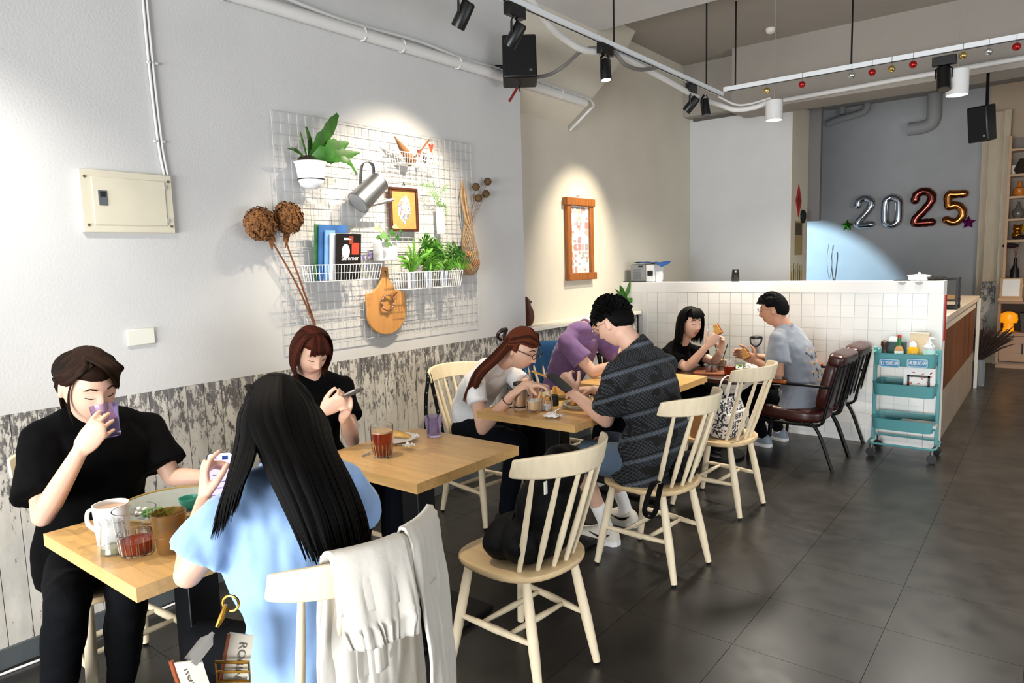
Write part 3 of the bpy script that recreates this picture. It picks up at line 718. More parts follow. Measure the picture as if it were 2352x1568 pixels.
for s_, z_, sz in (('Summer', .47, .036),):
    text(s_, sz, Mx @ face_x((.0078, .01, hh*z_)), M_paper, 'title', mgt)
# lavender
M_lav = mat('lavender', '#7d6ca8', .8)
for i, q in enumerate(((835, 592), (850, 586), (843, 610))):
    e = W(*q, .11); b1 = V((XW+.09, e.y+.004, zb_+.01))
    l = thing('lavender_sprig', ['lavender sprig left in the magazine basket', 'tallest lavender sprig in the magazine basket', 'short lavender sprig in the magazine basket'][i], 'dried flower', b1, 0, 'lavender in the magazine basket')
    MB().tube([b1, e], .0013, 5).build('stem', M_green2, l)
    mb = MB()
    for k in range(9): mb.ball(e+V((.004*cos(k*2.4), .005*sin(k*2.4), .003*k-.012)), .005, 6, 4)
    mb.build('blossom', M_lav, l)
# ---- tube vase with fern
A, B = W(1001, 466, .05), W(1022, 537, .05); vc = V((XW+.05, (A.y+B.y)/2, B.z))
tv = thing('tube_vase', 'slim white tube vase with a thin fern on the grid', 'vase', vc)
MB().lathe([(.026, 0), (.028, .004), (.028, .165), (.0265, .166), (.025, .16), (.025, .15)], vc, 20).build('vase', M_white, tv)
def pinnate(base, pts, n, ln, parent, mt, name='frond', seed=0, droop=.2, wid=.3):
    """fern frond: rachis with paired leaflets"""
    P = catmull([base]+pts, n); rg = random.Random(seed); mb = MB(); mb.tube(P, [.0014, .0006], 5)
    for i in range(2, n+1):
        t = (P[min(i+1, n)]-P[i-1]).normalized(); nr = t.cross(UX)
        if nr.length < .1: nr = t.cross(V((0, 0, 1)))
        nr.normalize(); u = i/n; L_ = ln*(sin(pi*min(1, .12+u*.9))**.7)*(1.0 if u < .97 else .4)
        for s in (-1, 1):
            d = (nr*s*.95+t*.45+V((rg.uniform(-.3, .4), 0, -droop))).normalized()
            blade(mb, [P[i], P[i]+d*L_*.5, P[i]+d*L_+V((0, 0, -.1*L_))], [.0008, L_*wid*.5, .0006], .0006, side=t, n=3)
    return mb.build(name, mt, parent)
vb = vc+V((0, 0, .16))
for i, (m1, e) in enumerate((((985, 432), (962, 424)), ((996, 425), (975, 428)), ((1015, 440), (1030, 424)), ((998, 445), (974, 448)), ((1021, 470), (1026, 505)))):
    pinnate(vb, [W(*m1, .08), W(*e, .1)], 16, .022, tv, M_green2, 'frond', i, wid=.28)
# ---- white box planter with pothos
A, B = W(868, 556, .08), W(906, 598, .08)
bp_ = thing('wall_planter', 'white slatted box planter with a heart-leaved plant', 'potted plant', (XW+.07, (A.y+B.y)/2, B.z))
MB().box((XW+.03, A.y, B.z), (XW+.11, B.y, A.z)).build('box', M_white, bp_, bevel=.004)
mb = MB()
for i in range(9): mb.box((XW+.11, A.y+.03, B.z+.012+i*.011), (XW+.1105, B.y-.02, B.z+.016+i*.011))
mb.build('stripes', mat('stripe_grey', '#b9bcc2', .6), bp_)
def heart(mb, c, r, nrm, up):
    nrm = V(nrm).normalized(); s = V(up).cross(nrm).normalized(); u = nrm.cross(s)
    pts = []
    for i in range(18):
        t = 2*pi*i/18; x = sin(t)**3; y = (13*cos(t)-5*cos(2*t)-2*cos(3*t)-cos(4*t))/16
        pts.append((x*r, y*r))
    vs = [c+s*x+u*y+nrm*(-.25*abs(x)) for x, y in pts]; n = len(vs)
    mb.add(vs+[v-nrm*.0012 for v in vs], [tuple(range(n)), tuple(range(n, 2*n))[::-1]]+[(i, (i+1) % n, n+(i+1) % n, n+i) for i in range(n)])
top = V((XW+.07, (A.y+B.y)/2, A.z))
for i, (q, r_) in enumerate((((868, 524), .026), ((884, 540), .034), ((902, 533), .026), ((915, 545), .024), ((908, 520), .018), ((893, 560), .026), ((872, 545), .022), ((922, 530), .016))):
    c = W(*q, .13+.01*(i % 3)); mb = MB(); heart(mb, c, r_, V((1, -.3+.2*(i % 4), .5)), V((0, -.3+.25*(i % 3), -1)))
    lf = mb.build('leaf', M_green, bp_)
    MB().tube(catmull([top, top.lerp(c, .6)+V((.02, 0, .02)), c], 6), .0014, 5).build('stalk', M_green2, lf)
# ---- planter basket with three tin pots
A, B = W(925, 622, .12), W(1052, 658, .12)
basket('wire_basket', 'white wire basket holding three tin pots of ferns', A.y, B.y, B.z+.005, A.z-.01, .115)
for i in range(3):
    yq = A.y+(B.y-A.y)*(.2+.3*i); c = V((XW+.085, yq, B.z+.008))
    t = thing('tin_pot', ['tin pot with strappy leaves at the left of the planter basket', 'tin pot with dense ferns in the middle of the planter basket', 'tin pot with a feathery fern at the right of the planter basket'][i], 'potted plant', c, 0, 'tin pots in the planter basket')
    MB().lathe([(.036, 0), (.044, .088), (.047, .09), (.047, .094), (.042, .094), (.040, .08), (.01, .078)], c, 20).build('pot', M_steel, t)
    b1 = c+V((0, 0, .085)); rg = random.Random(40+i)
    if i == 0:
        for k, q in enumerate(((912, 588), (925, 600), (949, 546), (960, 590), (930, 580), (975, 600), (918, 612), (940, 605), (952, 575), (935, 560), (966, 570), (915, 600), (928, 618), (944, 590))):
            e = W(*q, .10+.05*rg.random()); m_ = b1.lerp(e, .55)+V((.02, 0, .03))
            blade(MB(), [b1, m_, e], [.003, .009, .010, .002], .0012, side=(e-b1).cross(UX), n=8, wav=.15, seed=k).build('leaf', M_green2, t)
    else:
        ts = [((985, 560), (970, 540)), ((995, 570), (1008, 555)), ((985, 585), (965, 580)), ((1000, 590), (1020, 580)), ((990, 600), (980, 612)), ((1005, 575), (1000, 553)), ((975, 590), (955, 600)), ((978, 555), (962, 562)), ((1000, 565), (1018, 562)), ((990, 575), (988, 545)), ((1008, 600), (1028, 600))] if i == 1 else [((1030, 580), (1029, 552)), ((1055, 590), (1090, 606)), ((1050, 600), (1085, 620)), ((1045, 585), (1070, 585)), ((1030, 600), (1012, 590)), ((1040, 570), (1045, 556)), ((1055, 605), (1078, 612)), ((1048, 580), (1060, 570))]
        for k, (m1, e) in enumerate(ts):
            pinnate(b1, [W(*m1, .1+.03*(k % 3)), W(*e, .1+.05*(k % 2))], 16, .058 if i == 1 else .046, t, M_green if k % 2 else M_green2, 'frond', 10*i+k, wid=.36)
# ---- net bag and seed pods
M_net = mat('jute_net', '#a98a66', .85, var=.3, vscale=40)
tp = W(1063, 416, .03); bt = W(1080, 615, .07)
nb = thing('net_bag', 'beige string net bag hanging from the corner of the grid', 'net bag', bt-V((0, 0, .07)))
nodes = [(tp, .004), (W(1066, 445, .045), .014), (W(1070, 480, .05), .022), (W(1075, 510, .06), .03), (W(1076, 545, .065), .045), (W(1080, 580, .07), .062), (W(1082, 605, .075), .068), (W(1080, 622, .07), .055), (W(1079, 632, .07), .02)]
mb = MB(); P = catmull([a for a, b in nodes], 32); Rr = []
for i in range(33):
    t = i/32*(len(nodes)-1); j = min(int(t), len(nodes)-2); Rr.append(nodes[j][1]+(nodes[j+1][1]-nodes[j][1])*(t-j))
for k in range(20):
    for s in (-1, 1):
        pts = []
        for i in range(33):
            a_ = 2*pi*k/20+s*i*.2; pts.append(P[i]+V((cos(a_)*Rr[i]*.8, sin(a_)*Rr[i], 0)))
        mb.tube(pts, .0019, 4)
for s in (-1, 1): mb.tube(catmull([tp, W(1063+s*4, 450, .06), W(1072+s*3, 500, .08), W(1078+s*2, 520, .09)], 14), [(.008, .003)]*15, 6, ref=UX)
mb.build('netting', M_net, nb)
for i, (q, r_, c) in enumerate((((1078, 585), .028, '#d9a45c'), ((1092, 605), .03, '#b5643a'), ((1075, 615), .032, '#c08a4a'))):
    tag(MB().ball(W(*q, .07), (r_, r_, r_*.9), 12, 8).build('dried_fruit', mat('dried_fruit_%d' % i, c, .7, var=.2, vscale=20)), ['pale round dried fruit at the top inside the net bag', 'reddish dried fruit at the right inside the net bag', 'tan dried fruit at the bottom inside the net bag'][i], 'dried fruit')
M_pod = mat('seed_pod', '#6e5330', .8, var=.5, vscale=60)
for i, q in enumerate(((1093, 429), (1120, 417), (1099, 455), (1116, 445))):
    c = W(*q, .05); t = thing('seed_pod', ['brown seed pod upper left of the four beside the net bag', 'brown seed pod highest of the four beside the net bag', 'brown seed pod lowest of the four beside the net bag', 'brown seed pod right of the lowest beside the net bag'][i], 'seed pod', c, 0, 'seed pods beside the net bag')
    mb = MB().ball(c, .024, 12, 8)
    for k in range(8):
        a_ = k*pi/8; mb.tube([c+Matrix.Rotation(a_, 3, 'Z') @ (Matrix.Rotation(.5*k, 3, 'X') @ V((.026*cos(u), .026*sin(u), 0))) for u in [j*2*pi/12 for j in range(12)]], .0022, 4, closed=True)
    mb.build('pod', M_pod, t)
    MB().tube([c, W(1078, 520, .07)], .0016, 5).build('stem', M_stem, t)
# ---- dried hydrangeas
M_hyd = mat('hydrangea_brown', '#8f5f30', .8, var=.5, vscale=40, col2='#5a3418')
for i, (q, r_, st_) in enumerate((((598, 514), .083, ((625, 555), (680, 650), (722, 745))), ((662, 500), .080, ((655, 545), (688, 640), (724, 745))))):
    c = W(*q, .09); t = thing('dried_hydrangea', ['dried brown hydrangea head, left and larger of the two on the grid', 'dried brown hydrangea head, right of the two on the grid'][i], 'dried flower', W(722, 745, .04), 0, 'dried hydrangeas')
    mb = MB(); rg = random.Random(60+i)
    mb.ball(c, (r_*.6, r_*.75, r_*.75), 12, 8)
    for k in range(430):
        z = 1-2*(k+.5)/430; a_ = k*2.39996; d = V((sqrt(1-z*z)*cos(a_), sqrt(1-z*z)*sin(a_), z))
        o_ = c+V((d.x*r_*.75, d.y*r_, d.z*r_))*rg.uniform(.85, 1.05); s_ = d.orthogonal().normalized(); s_ = Matrix.Rotation(rg.uniform(0, 6.28), 3, d) @ s_; u_ = d.cross(s_); q_ = rg.uniform(.010, .015)
        mb.add([o_-s_*q_+d*.004, o_-u_*q_*.6-d*.003, o_+s_*q_+d*.005, o_+u_*q_-d*.002, o_+d*.0005-u_*q_*.2], [(0, 1, 4), (1, 2, 4), (2, 3, 4), (3, 0, 4)])
    mb.build('flower_head', M_hyd, t, smooth=False)
    P = [c]+[W(*s_, .05-.01*j) for j, s_ in enumerate(st_)]
    MB().tube(catmull(P, 20), [.0045, .0055], 8).build('stem', M_stem, t)
    for k, q in enumerate(((625, 570), (632, 552)) if i == 0 else ((655, 565), (650, 550))):
        e = W(*q, .08); s0 = c.lerp(P[1], .6)
        blade(MB(), [s0, s0.lerp(e, .5)+V((.01, 0, 0)), e-V((0, 0, .01))], [.003, .018, .012, .002], .0015, side=(0, 1, .3), n=6, wav=.3, seed=k).build('dried_leaf', M_hyd, t)
# ---- cutting board with wreath
A = W(885, 700, .035); bz, by = W(885, 768, .035).z, A.y
yl, yr = W(840, 690, .035).y, W(929, 690, .035).y; hw_ = (yr-yl)/2; yc = (yl+yr)/2; zs = W(885, 668, .035).z; zt = W(880, 612, .035).z
poly = []
for i in range(21): t = pi+pi*i/20; poly.append((hw_*cos(t), (zs-.01-.11-bz+.0)*0+bz+.135+.135*sin(t)))
poly += [(hw_, zs-.012), (hw_*.7, zs-.004), (hw_*.38, zs+.03), (.026, zs+.075), (.025, zt-.01), (.018, zt), (-.018, zt), (-.025, zt-.01), (-.026, zs+.075), (-.38*hw_, zs+.03), (-.7*hw_, zs-.004), (-hw_, zs-.012)]
MF = Matrix(((0, 0, 1, XW+.028), (1, 0, 0, yc), (0, 1, 0, 0), (0, 0, 0, 1)))
cbd = thing('cutting_board', 'wooden paddle cutting board hanging on the grid', 'cutting board', (XW+.03, yc, bz))
MB().prism(poly, 0, .016, MF).build('board', mat('board_wood', '#c08a4e', .5, var=.12, vscale=5, vstretch=(1, 8, 1)), cbd, bevel=.003)
MB().cyl((XW+.0445, yc, zt-.03), (XW+.0449, yc, zt-.03), .006, n=10).build('hang_hole', M_black, cbd)
wr = W(889, 695, .055); wt = thing('dried_wreath', 'small dried twig wreath hung on the cutting board', 'wreath', wr-V((0, 0, .05)))
rg = random.Random(5); mb = MB()
for k in range(4):
    mb.tube([wr+V((rg.uniform(-.004, .004)+.003, cos(a_)*(.045+rg.uniform(-.004, .004)), sin(a_)*(.048+rg.uniform(-.004, .004)))) for a_ in [j*2*pi/20 for j in range(20)]], .003, 5, closed=True)
mb.build('twig_ring', M_stem, wt)
for c in ('#8c5a4a', '#c9a08c', '#5a4630'):
    mb = MB()
    for k in range(16):
        a_ = rg.uniform(0, 6.28); mb.ball(wr+V((.008, cos(a_)*.046, sin(a_)*.049)), (.005, .007, .005), 6, 4)
    mb.build('berries', mat('berry'+c, c, .7), wt)
MB().tube([wr+V((.002, .0, .05)), V((XW+.046, yc+.005, zt-.03))], .0012, 5).build('string', M_stem, wt)
blade(MB(), [wr+V((.01, .02, .02)), wr+V((.012, .05, .045)), wr+V((.012, .085, .065))], [.002, .01, .002], .0015, side=(0, -.5, .7), n=6).build('dried_leaf', M_stem, wt)
# ---- large picture in a rough timber frame on the recessed wall
fp = thing('rustic_picture', 'tall rustic wooden frame with a collage of cards on the recessed wall', 'picture frame', (XR, 5.3, 1.38))
y0, y1, z0, z1 = 5.045, 5.56, 1.385, 2.075
M_rust = mat('rough_timber', '#9a5a1e', .6, var=.35, vscale=8, vstretch=(5, 5, .8), bump=.2, bscale=30)
MB().box((XR+.0, y0+.055, z0), (XR+.04, y0+.115, z1)).build('side_board', M_rust, fp, bevel=.006)
MB().box((XR+.0, y1-.085, z0), (XR+.04, y1-.03, z1)).build('side_board', M_rust, fp, bevel=.006)
MB().box((XR+.0, y0+.03, z1-.055), (XR+.055, y1-.025, z1+.012)).build('top_board', M_rust, fp, bevel=.006)
MB().box((XR+.0, y0+.05, z0-.02), (XR+.055, y1-.01, z0+.045)).build('bottom_board', M_rust, fp, bevel=.006)
PAL2 = ['#f2efe9', '#e9d9cf', '#dfa7a7', '#cfe0ea', '#a09ca6', '#f4ead2', '#b7d6e2', '#c98a84', '#e8c9c9', '#a3ad9c', '#ffffff', '#efe6da']
pm2 = [mat('card_%d' % i, c, .55) for i, c in enumerate(PAL2)]
MB().box((XR, y0+.11, z0+.04), (XR+.014, y1-.08, z1-.05)).build('backing', M_paper, fp)
rg = random.Random(21)
collage(fp, XR+.014, y0+.115, y1-.086, z0+.045, z1-.055, 5, 9, rg, None, pm2, 'cards')
collage(fp, XR+.0148, y0+.125, y1-.1, z0+.06, z1-.07, 9, 22, rg, lambda y, z: rg.random() < .35, pm2, 'card_prints')
MB().tube([(XR+.01, 5.3, z1+.0), (XR+.012, 5.3, z1+.04), (XR+.012, 5.34, z1+.04)], .003, 6).build('hanger', M_steel, fp)
# ---- bird figurine on the ledge
bc = onX(1212, 722, XR+.09); bz = 1.032
bd = thing('bird_figurine', 'carved brown wooden bird standing on the ledge at the wall corner', 'figurine', (bc.x, bc.y, bz))
M_bird = mat('carved_wood', '#5a2c14', .4, var=.3, vscale=10)
mb = MB().tube(catmull([(bc.x, bc.y, bz), (bc.x, bc.y+.01, bz+.05), (bc.x, bc.y+.015, bz+.11), (bc.x, bc.y-.005, bz+.16), (bc.x, bc.y-.01, bz+.2), (bc.x, bc.y-.02, bz+.235)], 14), [.02, .034, .042, .046, .047, .044, .040, .036, .033, .032, .033, .032, .026, .018, .006], 14)
mb.build('body', M_bird, bd)
MB().tube([(bc.x, bc.y+.01, bz+.20), (bc.x, bc.y+.045, bz+.192), (bc.x, bc.y+.06, bz+.18)], [.014, .009, .002], 8).build('beak', mat('beak_dark', '#1c120c', .5), bd)
# ================================================================== overhead
XT, ZT = -2.35, 2.94
M_track = mat('track_white', '#dfe3e6', .4)
tk = thing('light_track', 'white ceiling light track running along the dining wall', 'light track', (XT, 3, ZT-.03))
MB().box((XT-.019, -.5, ZT-.03), (XT+.019, 6.0, ZT)).build('rail', M_track, tk, bevel=.002)
MB().box((XT-.004, -.5, ZT-.033), (XT+.004, 5.98, ZT-.029)).build('slot', M_blackp, tk)
tx = thing('light_track', 'white light track hung with small baubles crossing the room', 'light track', (-1, 6.0, ZT-.02))
MB().box((-2.33, 5.982, ZT+.002), (1.2, 6.018, ZT+.038)).build('rail', M_track, tx, bevel=.002)
MB().box((-2.30, 5.996, ZT-.002), (1.2, 6.004, ZT+.003)).build('slot', M_blackp, tx)
for p_, zt, ow in (((XT, 4.15), 3.5, tk), ((XT, 5.67), ZC, tk), ((-2.23, 6.0), ZC, tx), ((-1.325, 6.0), ZC, tx)):
    MB().tube([(*p_, ZT), (*p_, zt)], .0065, 8).build('suspension_rod', M_black, ow)
M_lens = mat('spot_lens', '#fff6e6', .4, emit=14)
M_lensoff = mat('spot_lens_dim', '#20242a', .2)
def spot(label, p, aim, on, length=.13, r=.036, energy=0, col=(1, .86, .66), size=60, blend=.7, two=False, box=True, boxdir='y'):
    """track spot: adapter box, yoke, head; p = point on the track underside"""
    p = V(p); t = thing('track_spotlight', label, 'spotlight', p-V((0, 0, .25)), 0, 'black track spotlights')
    if box:
        d_ = (.02, .075, .03) if boxdir == 'y' else (.075, .02, .03)
        MB().box((p.x-d_[0], p.y-d_[1], p.z-.065), (p.x+d_[0], p.y+d_[1], p.z)).build('adapter', M_blackp, t, bevel=.004)
    pv = p-V((0, 0, .155)); aim = V(aim); d = (aim-pv).normalized(); s = d.cross(V((0, 0, 1)))
    s = s.normalized() if s.length > .01 else V((0, 1, 0))
    for k in (-1, 1): MB().tube([p-V((0, 0, .06))+s*k*.012, p-V((0, 0, .09))+s*k*(r+.006), pv+s*k*(r+.006)], [(.009, .003)]*3, 6, ref=d).build('yoke', M_blackp, t)
    h0, h1 = pv-d*length*.5, pv+d*length*.5
    hd = MB().tube([h0, h0+d*.01, h1-d*.02, h1], [r*.75, r*.95, r, r], 20).build('head', M_blackp, t)
    MB().cyl(h1-d*.002, h1+d*.0015, r*.82, n=20).build('lens', M_lens if on else M_lensoff, hd)
    if energy:
        l = lamp('spot_light', 'SPOT', h1+d*.01, aim, energy, col, spot_size=rad(size), spot_blend=blend, shadow_soft_size=.018); l.parent = t; l.location = h1+d*.01-t.location
    return t
q = onX(1182, 20, XT); YG = q.y
spot('black track spotlight in front, aimed at the wire grid', (XT, onX(1182, 8, XT).y, ZT-.03), (XW, 2.95, 1.65), False, energy=100, size=82, blend=1)
spot('black track spotlight cut by the top edge of the photo', (XT, onX(1078, -20, XT).y-.05, ZT-.03), (XW+.1, 2.55, 1.6), False, energy=45, size=70, blend=1)
spot('lit black track spotlight pointing straight down', (XT, onX(1390, 102, XT).y, ZT-.03), (-2.2, 4.0, .75), True, energy=90, size=70)
spot('black track spotlight left of the far pair, aimed at the picture', (XT-.02, 5.42, ZT-.03), (XR, 5.32, 1.65), False, energy=85, size=62, blend=.9)
spot('black track spotlight right of the far pair', (XT+.02, 5.60, ZT-.03), (-2.0, 5.5, .8), False, energy=95, size=75, box=False)
spot('black spotlight on the baubled track by the white cylinder lamp', (onY(2170, 120, 6.0).x, 6.0, ZT-.02), (-.6, 5.6, 1.4), False, boxdir='x', r=.045, length=.17, energy=60, size=80, col=(1, .9, .75))
spot('track spotlight nearest the camera over the front table', (XT+.02, 1.42, ZT-.03), (-2.25, 1.0, .75), False, energy=42, size=80)
spot('track spotlight out of view, washing the wall below the panel', (XT-.02, .62, ZT-.03), (XW, .6, .85), False, energy=58, size=105, blend=1, col=(1, .95, .88))
spot('track spotlight out of view over the empty table', (XT+.02, 2.2, ZT-.03), (-2.1, 2.1, .75), False, energy=60, size=75) if False else None
# cylinder lamps
for i, (pc, r, h, lab) in enumerate(((onY(1778, 254, 6.1), .068, .158, 'white cylinder ceiling lamp left, by the partition'), (onY(2199, 190, 6.1), .072, .175, 'white cylinder ceiling lamp right, by the black spotlight'), (V((.6, 8.6, 2.9)), .1, .22, 'added cylinder lamp out of view, warming the back aisle floor'))):  # third one is added out of view for warm light on the back floor
    t = thing('cylinder_lamp', lab, 'lamp', pc-V((0, 0, h/2)), 0, 'white cylinder lamps')
    z0, z1 = pc.z-h/2, pc.z+h/2
    MB().lathe([(r, z0), (r, z1), (r*.94, z1+.004), (.01, z1+.004)], (pc.x, pc.y, 0), 28, caps=False).lathe([(r, z0), (r*.93, z0), (r*.9, z0+.02)], (pc.x, pc.y, 0), 28, caps=False).build('shade', mat('lamp_white', '#d2d2d0', .5), t)
    MB().cyl((pc.x, pc.y, z0+.012), (pc.x, pc.y, z0+.02), r*.91, n=28).build('diffuser', mat('lamp_glow', '#ffffff', .5, emit=9), t)
    MB().cyl((pc.x, pc.y, z1), (pc.x, pc.y, ZC-.002), .0025, n=8).build('stem', mat('stem_grey', '#8f8d88', .6), t)
    l = lamp('cylinder_light', 'SPOT', (pc.x, pc.y, z0-.01), (pc.x, pc.y, 0), (85, 85, 170)[i], ((1, .93, .82), (1, .96, .9), (1, .78, .52))[i], spot_size=rad(142), spot_blend=.7, shadow_soft_size=.14); l.parent = t; l.location -= t.location
# baubles
BC = {'g': mat('bauble_gold', '#c9b06a', .2, .9), 'r': mat('bauble_red', '#a01712', .22, .5), 's': mat('bauble_silver', '#c9cbc6', .2, .9)}
NM = {'g': 'gold', 'r': 'red', 's': 'silver'}
seq = [(1761, 208, 'g'), (1842, 194, 'r'), (1956, 173, 's'), (2003, 166, 'r'), (2048, 158, 'g'), (2097, 148, 'r'), (2212, 127, 'g'), (2271, 118, 's'), (2335, 107, 'r')]
ords = ['first', 'second', 'third', 'fourth', 'fifth', 'sixth', 'seventh', 'eighth', 'ninth']
for i, (x, y, k) in enumerate(seq):
    c = onY(x, y, 5.975)
    t = thing('bauble', f'small {NM[k]} bauble, {ords[i]} from the left on the light track', 'bauble', c-V((0, 0, .026)), 0, 'baubles on the light track')
    MB().ball(c, .0265, 16, 12).build('globe', BC[k], t)
    MB().cyl(c+V((0, 0, .024)), c+V((0, 0, .038)), .007, .006, 8).build('cap', M_steel, t)
    MB().tube([c+V((0, 0, .036)), V((c.x, 5.978, ZT+.040)), V((c.x, 6.0, ZT+.042))], .0012, 4).build('wire_hook', M_black, t)
# conduits
def run(name, label, cat, pts, r, m_, n=60, nm='tube'):
    t = thing(name, label, cat, pts[-1]); MB().tube(catmull(pts, n), r, 10).build(nm, m_, t); return t
cp = [onX(1190, -40, XT-.02), onX(1235, 20, XT-.03), onX(1265, 62, XT-.05), onX(1300, 92, XT-.06), onX(1345, 116, XT-.05), onX(1420, 128, XT-.03), onX(1520, 178, XT-.03), onX(1600, 222, XT-.03), onX(1650, 240, XT)]
run('white_conduit', 'thick white wrapped conduit snaking along the light track', 'conduit', cp+[onY(1690, 252, 6.0), onY(1735, 246, 6.05), onY(1760, 236, 6.1)], .021, M_pvc, 90)
cp2 = [onX(1650, 222, XT), onY(1690, 240, 6.05), onY(1725, 238, 6.1), onY(1770, 225, 6.1)]
run('white_conduit', 'thin white cable looping to the left cylinder lamp', 'conduit', cp2, .009, M_pvc, 30)
run('grey_hose', 'grey flexible hose curling from the speaker to the track', 'conduit', [onX(1228, 178, -2.95), onX(1265, 170, -2.9), onX(1300, 148, -2.8), onX(1335, 118, -2.6), onX(1375, 110, -2.4), onX(1410, 120, -2.36), onX(1435, 148, -2.33), onX(1470, 160, -2.33), onX(1505, 156, -2.33)], .013, mat('hose_grey', '#6d6a67', .6), 60)
run('far_pipe', 'long pale pipe under the far beam', 'pipe', [onY(1800, 230, 7.26), onY(1950, 203, 7.26), onY(2100, 176, 7.26), onY(2352, 131, 7.26)+V((.6, 0, 0))], .022, M_pvc, 20)
# speakers
def speaker(label, c, w_, h_, d_, rz, tilt, br):
    t = thing('loudspeaker', label, 'loudspeaker', c-V((0, 0, h_/2)))
    Mx = Matrix.Translation(c) @ Matrix.Rotation(rz, 4, 'Z') @ Matrix.Rotation(tilt, 4, 'X')
    MB().box((-w_/2, -d_/2, -h_/2), (w_/2, d_/2, h_/2), Mx).build('cabinet', M_blackp, t, bevel=.012)
    MB().box((-w_/2+.012, -d_/2-.006, -h_/2+.012), (w_/2-.012, -d_/2+.002, h_/2-.012), Mx).build('grille', mat('grille', '#08080a', .9, bump=.5, bscale=400), t)
    MB().box((w_*.28, -d_/2-.008, -h_/2+.04), (w_*.36, -d_/2-.004, -h_/2+.055), Mx).build('badge', M_steel, t)
    MB().tube([Mx @ V((0, d_/2, 0)), br], .012, 8).build('wall_bracket', M_black, t); return t
c = onX(1193, 141, -3.02)
sp1 = speaker('black loudspeaker bracketed to the top of the near wall', c, .235, .315, .16, rad(38), rad(-14), V((XW, c.y-.02, c.z)))
MB().tube(catmull([c+V((.02, -.02, -.15)), c+V((.03, -.05, -.2)), c+V((.04, -.05, -.22))], 8), .003, 5).build('lead', M_black, sp1)
MB().tube([onX(1188, 202, -3.0), onX(1170, 232, -3.0)], .009, 6).build('red_tape', mat('tape_red', '#7c1c20', .6), sp1)
c = onY(2255, 284, 7.0)
speaker('black loudspeaker hanging far right beside the timber post', c, .155, .285, .15, rad(-20), rad(10), V((c.x, 7.36, 3.06)))
# ================================================================== half wall top, counter and background
ZH = 1.31
# grey machine with a blue cloth
p = onY(1486, 640, 6.3)
gm = thing('counter_machine', 'grey vented appliance on the left end of the half wall', 'appliance', (p.x, 6.3, ZH))
MB().box((p.x-.11, 6.16, ZH+.004), (p.x+.055, 6.4, ZH+.175)).build('housing', mat('machine_grey', '#8d9091', .45), gm, bevel=.01)
mb = MB()
for i in range(9): mb.box((p.x-.075, 6.157, ZH+.03+i*.011), (p.x+.005, 6.161, ZH+.035+i*.011))
mb.build('vents', mat('vent_dark', '#6d6f70', .6), gm)
MB().box((p.x-.02, 6.156, ZH+.145), (p.x+.025, 6.161, ZH+.16)).build('display', M_blackp, gm)
MB().box((p.x+.055, 6.17, ZH+.004), (p.x+.14, 6.38, ZH+.17)).build('side_unit', M_white, gm, bevel=.006)
MB().box((p.x+.075, 6.155, ZH+.06), (p.x+.13, 6.18, ZH+.11)).build('socket', M_blackp, gm, bevel=.006)
MB().box((p.x+.145, 6.2, ZH+.0), (p.x+.19, 6.25, ZH+.1)).build('meter', M_white, gm)
mb = MB().grid(12, 6, lambda u, v: (p.x-.09+.32*u, 6.16+.2*v, ZH+.185+.006*sin(9*u)+.004*sin(7*v)-(.05*max(0, u-.75)*4*(1-v) if u > .75 else 0)))
mb.v += [a+V((0, 0, .004)) for a in mb.v]; n_ = len(mb.f); k_ = len(mb.v)//2; mb.f += [tuple(i+k_ for i in f_)[::-1] for f_ in mb.f[:n_]]; mb.m += [0]*n_
tag(mb.build('blue_cloth', mat('cloth_blue', '#1f4f8f', .85)), 'blue cloth laid over the grey appliance', 'cloth')
q = onY(1452, 647, 6.14)
tag(MB().box((q.x-.13, 6.125, ZH), (q.x+.14, 6.155, ZH+.008)).build('black_tray', M_blackp), 'thin black tray on the left end of the half wall', 'tray')
q = onY(1689, 640, 6.2)
cu = thing('black_cup', 'plain black cup alone on top of the half wall', 'cup', (q.x, 6.2, ZH))
MB().lathe([(.032, 0), (.036, .01), (.028, .105), (.026, .108), (.02, .1)], (q.x, 6.2, ZH), 18).build('cup_body', M_blackp, cu)
MB().box((q.x+.008, 6.166, ZH+.085), (q.x+.02, 6.17, ZH+.1)).build('sticker', mat('sticker_tan', '#c9b9a8', .6), cu)
q = onY(2111, 640, 6.2)
po = thing('white_casserole', 'white lidded ceramic pot on the right end of the half wall', 'pot', (q.x, 6.2, ZH))
MB().lathe([(.06, 0), (.074, .004), (.077, .034), (.07, .036)], (q.x, 6.2, ZH), 24).build('pot', M_white, po)
MB().lathe([(.081, .036), (.081, .043), (.03, .05), (.008, .051), (.010, .062), (.004, .066)], (q.x, 6.2, ZH), 24).build('lid', M_white, po)
q = onY(2148, 642, 6.2)
tag(MB().lathe([(.055, 0), (.068, .025), (.071, .027), (.06, .022), (.02, .006)], (q.x, 6.2, ZH), 20).build('black_bowl', mat('bowl_black', '#1d1b16', .3)), 'small dark bowl right of the white lidded pot', 'bowl')
q = onY(2078, 645, 6.2)
tag(MB().box((q.x-.07, 6.15, ZH), (q.x+.05, 6.24, ZH+.006)).build('dark_plate', M_blackp, bevel=.002), 'flat dark plate left of the white lidded pot', 'plate')
for i, a in enumerate((2072, 2111)):
    q = onY(a, 650, YB-.013)
    tag(MB().prism([(.028*cos(pi+pi*k/10), .028*sin(pi+pi*k/10)) for k in range(11)], 0, .004, Matrix.Translation((q.x, YB-.012, ZH-.002)) @ Matrix.Rotation(rad(90), 4, 'X')).build('edge_tab', mat('tab_grey', '#a6a6a4', .6)), ['grey half-round tab on the half wall edge, left one', 'grey half-round tab on the half wall edge, below the lidded pot'][i], 'tab', 'half-round tabs')
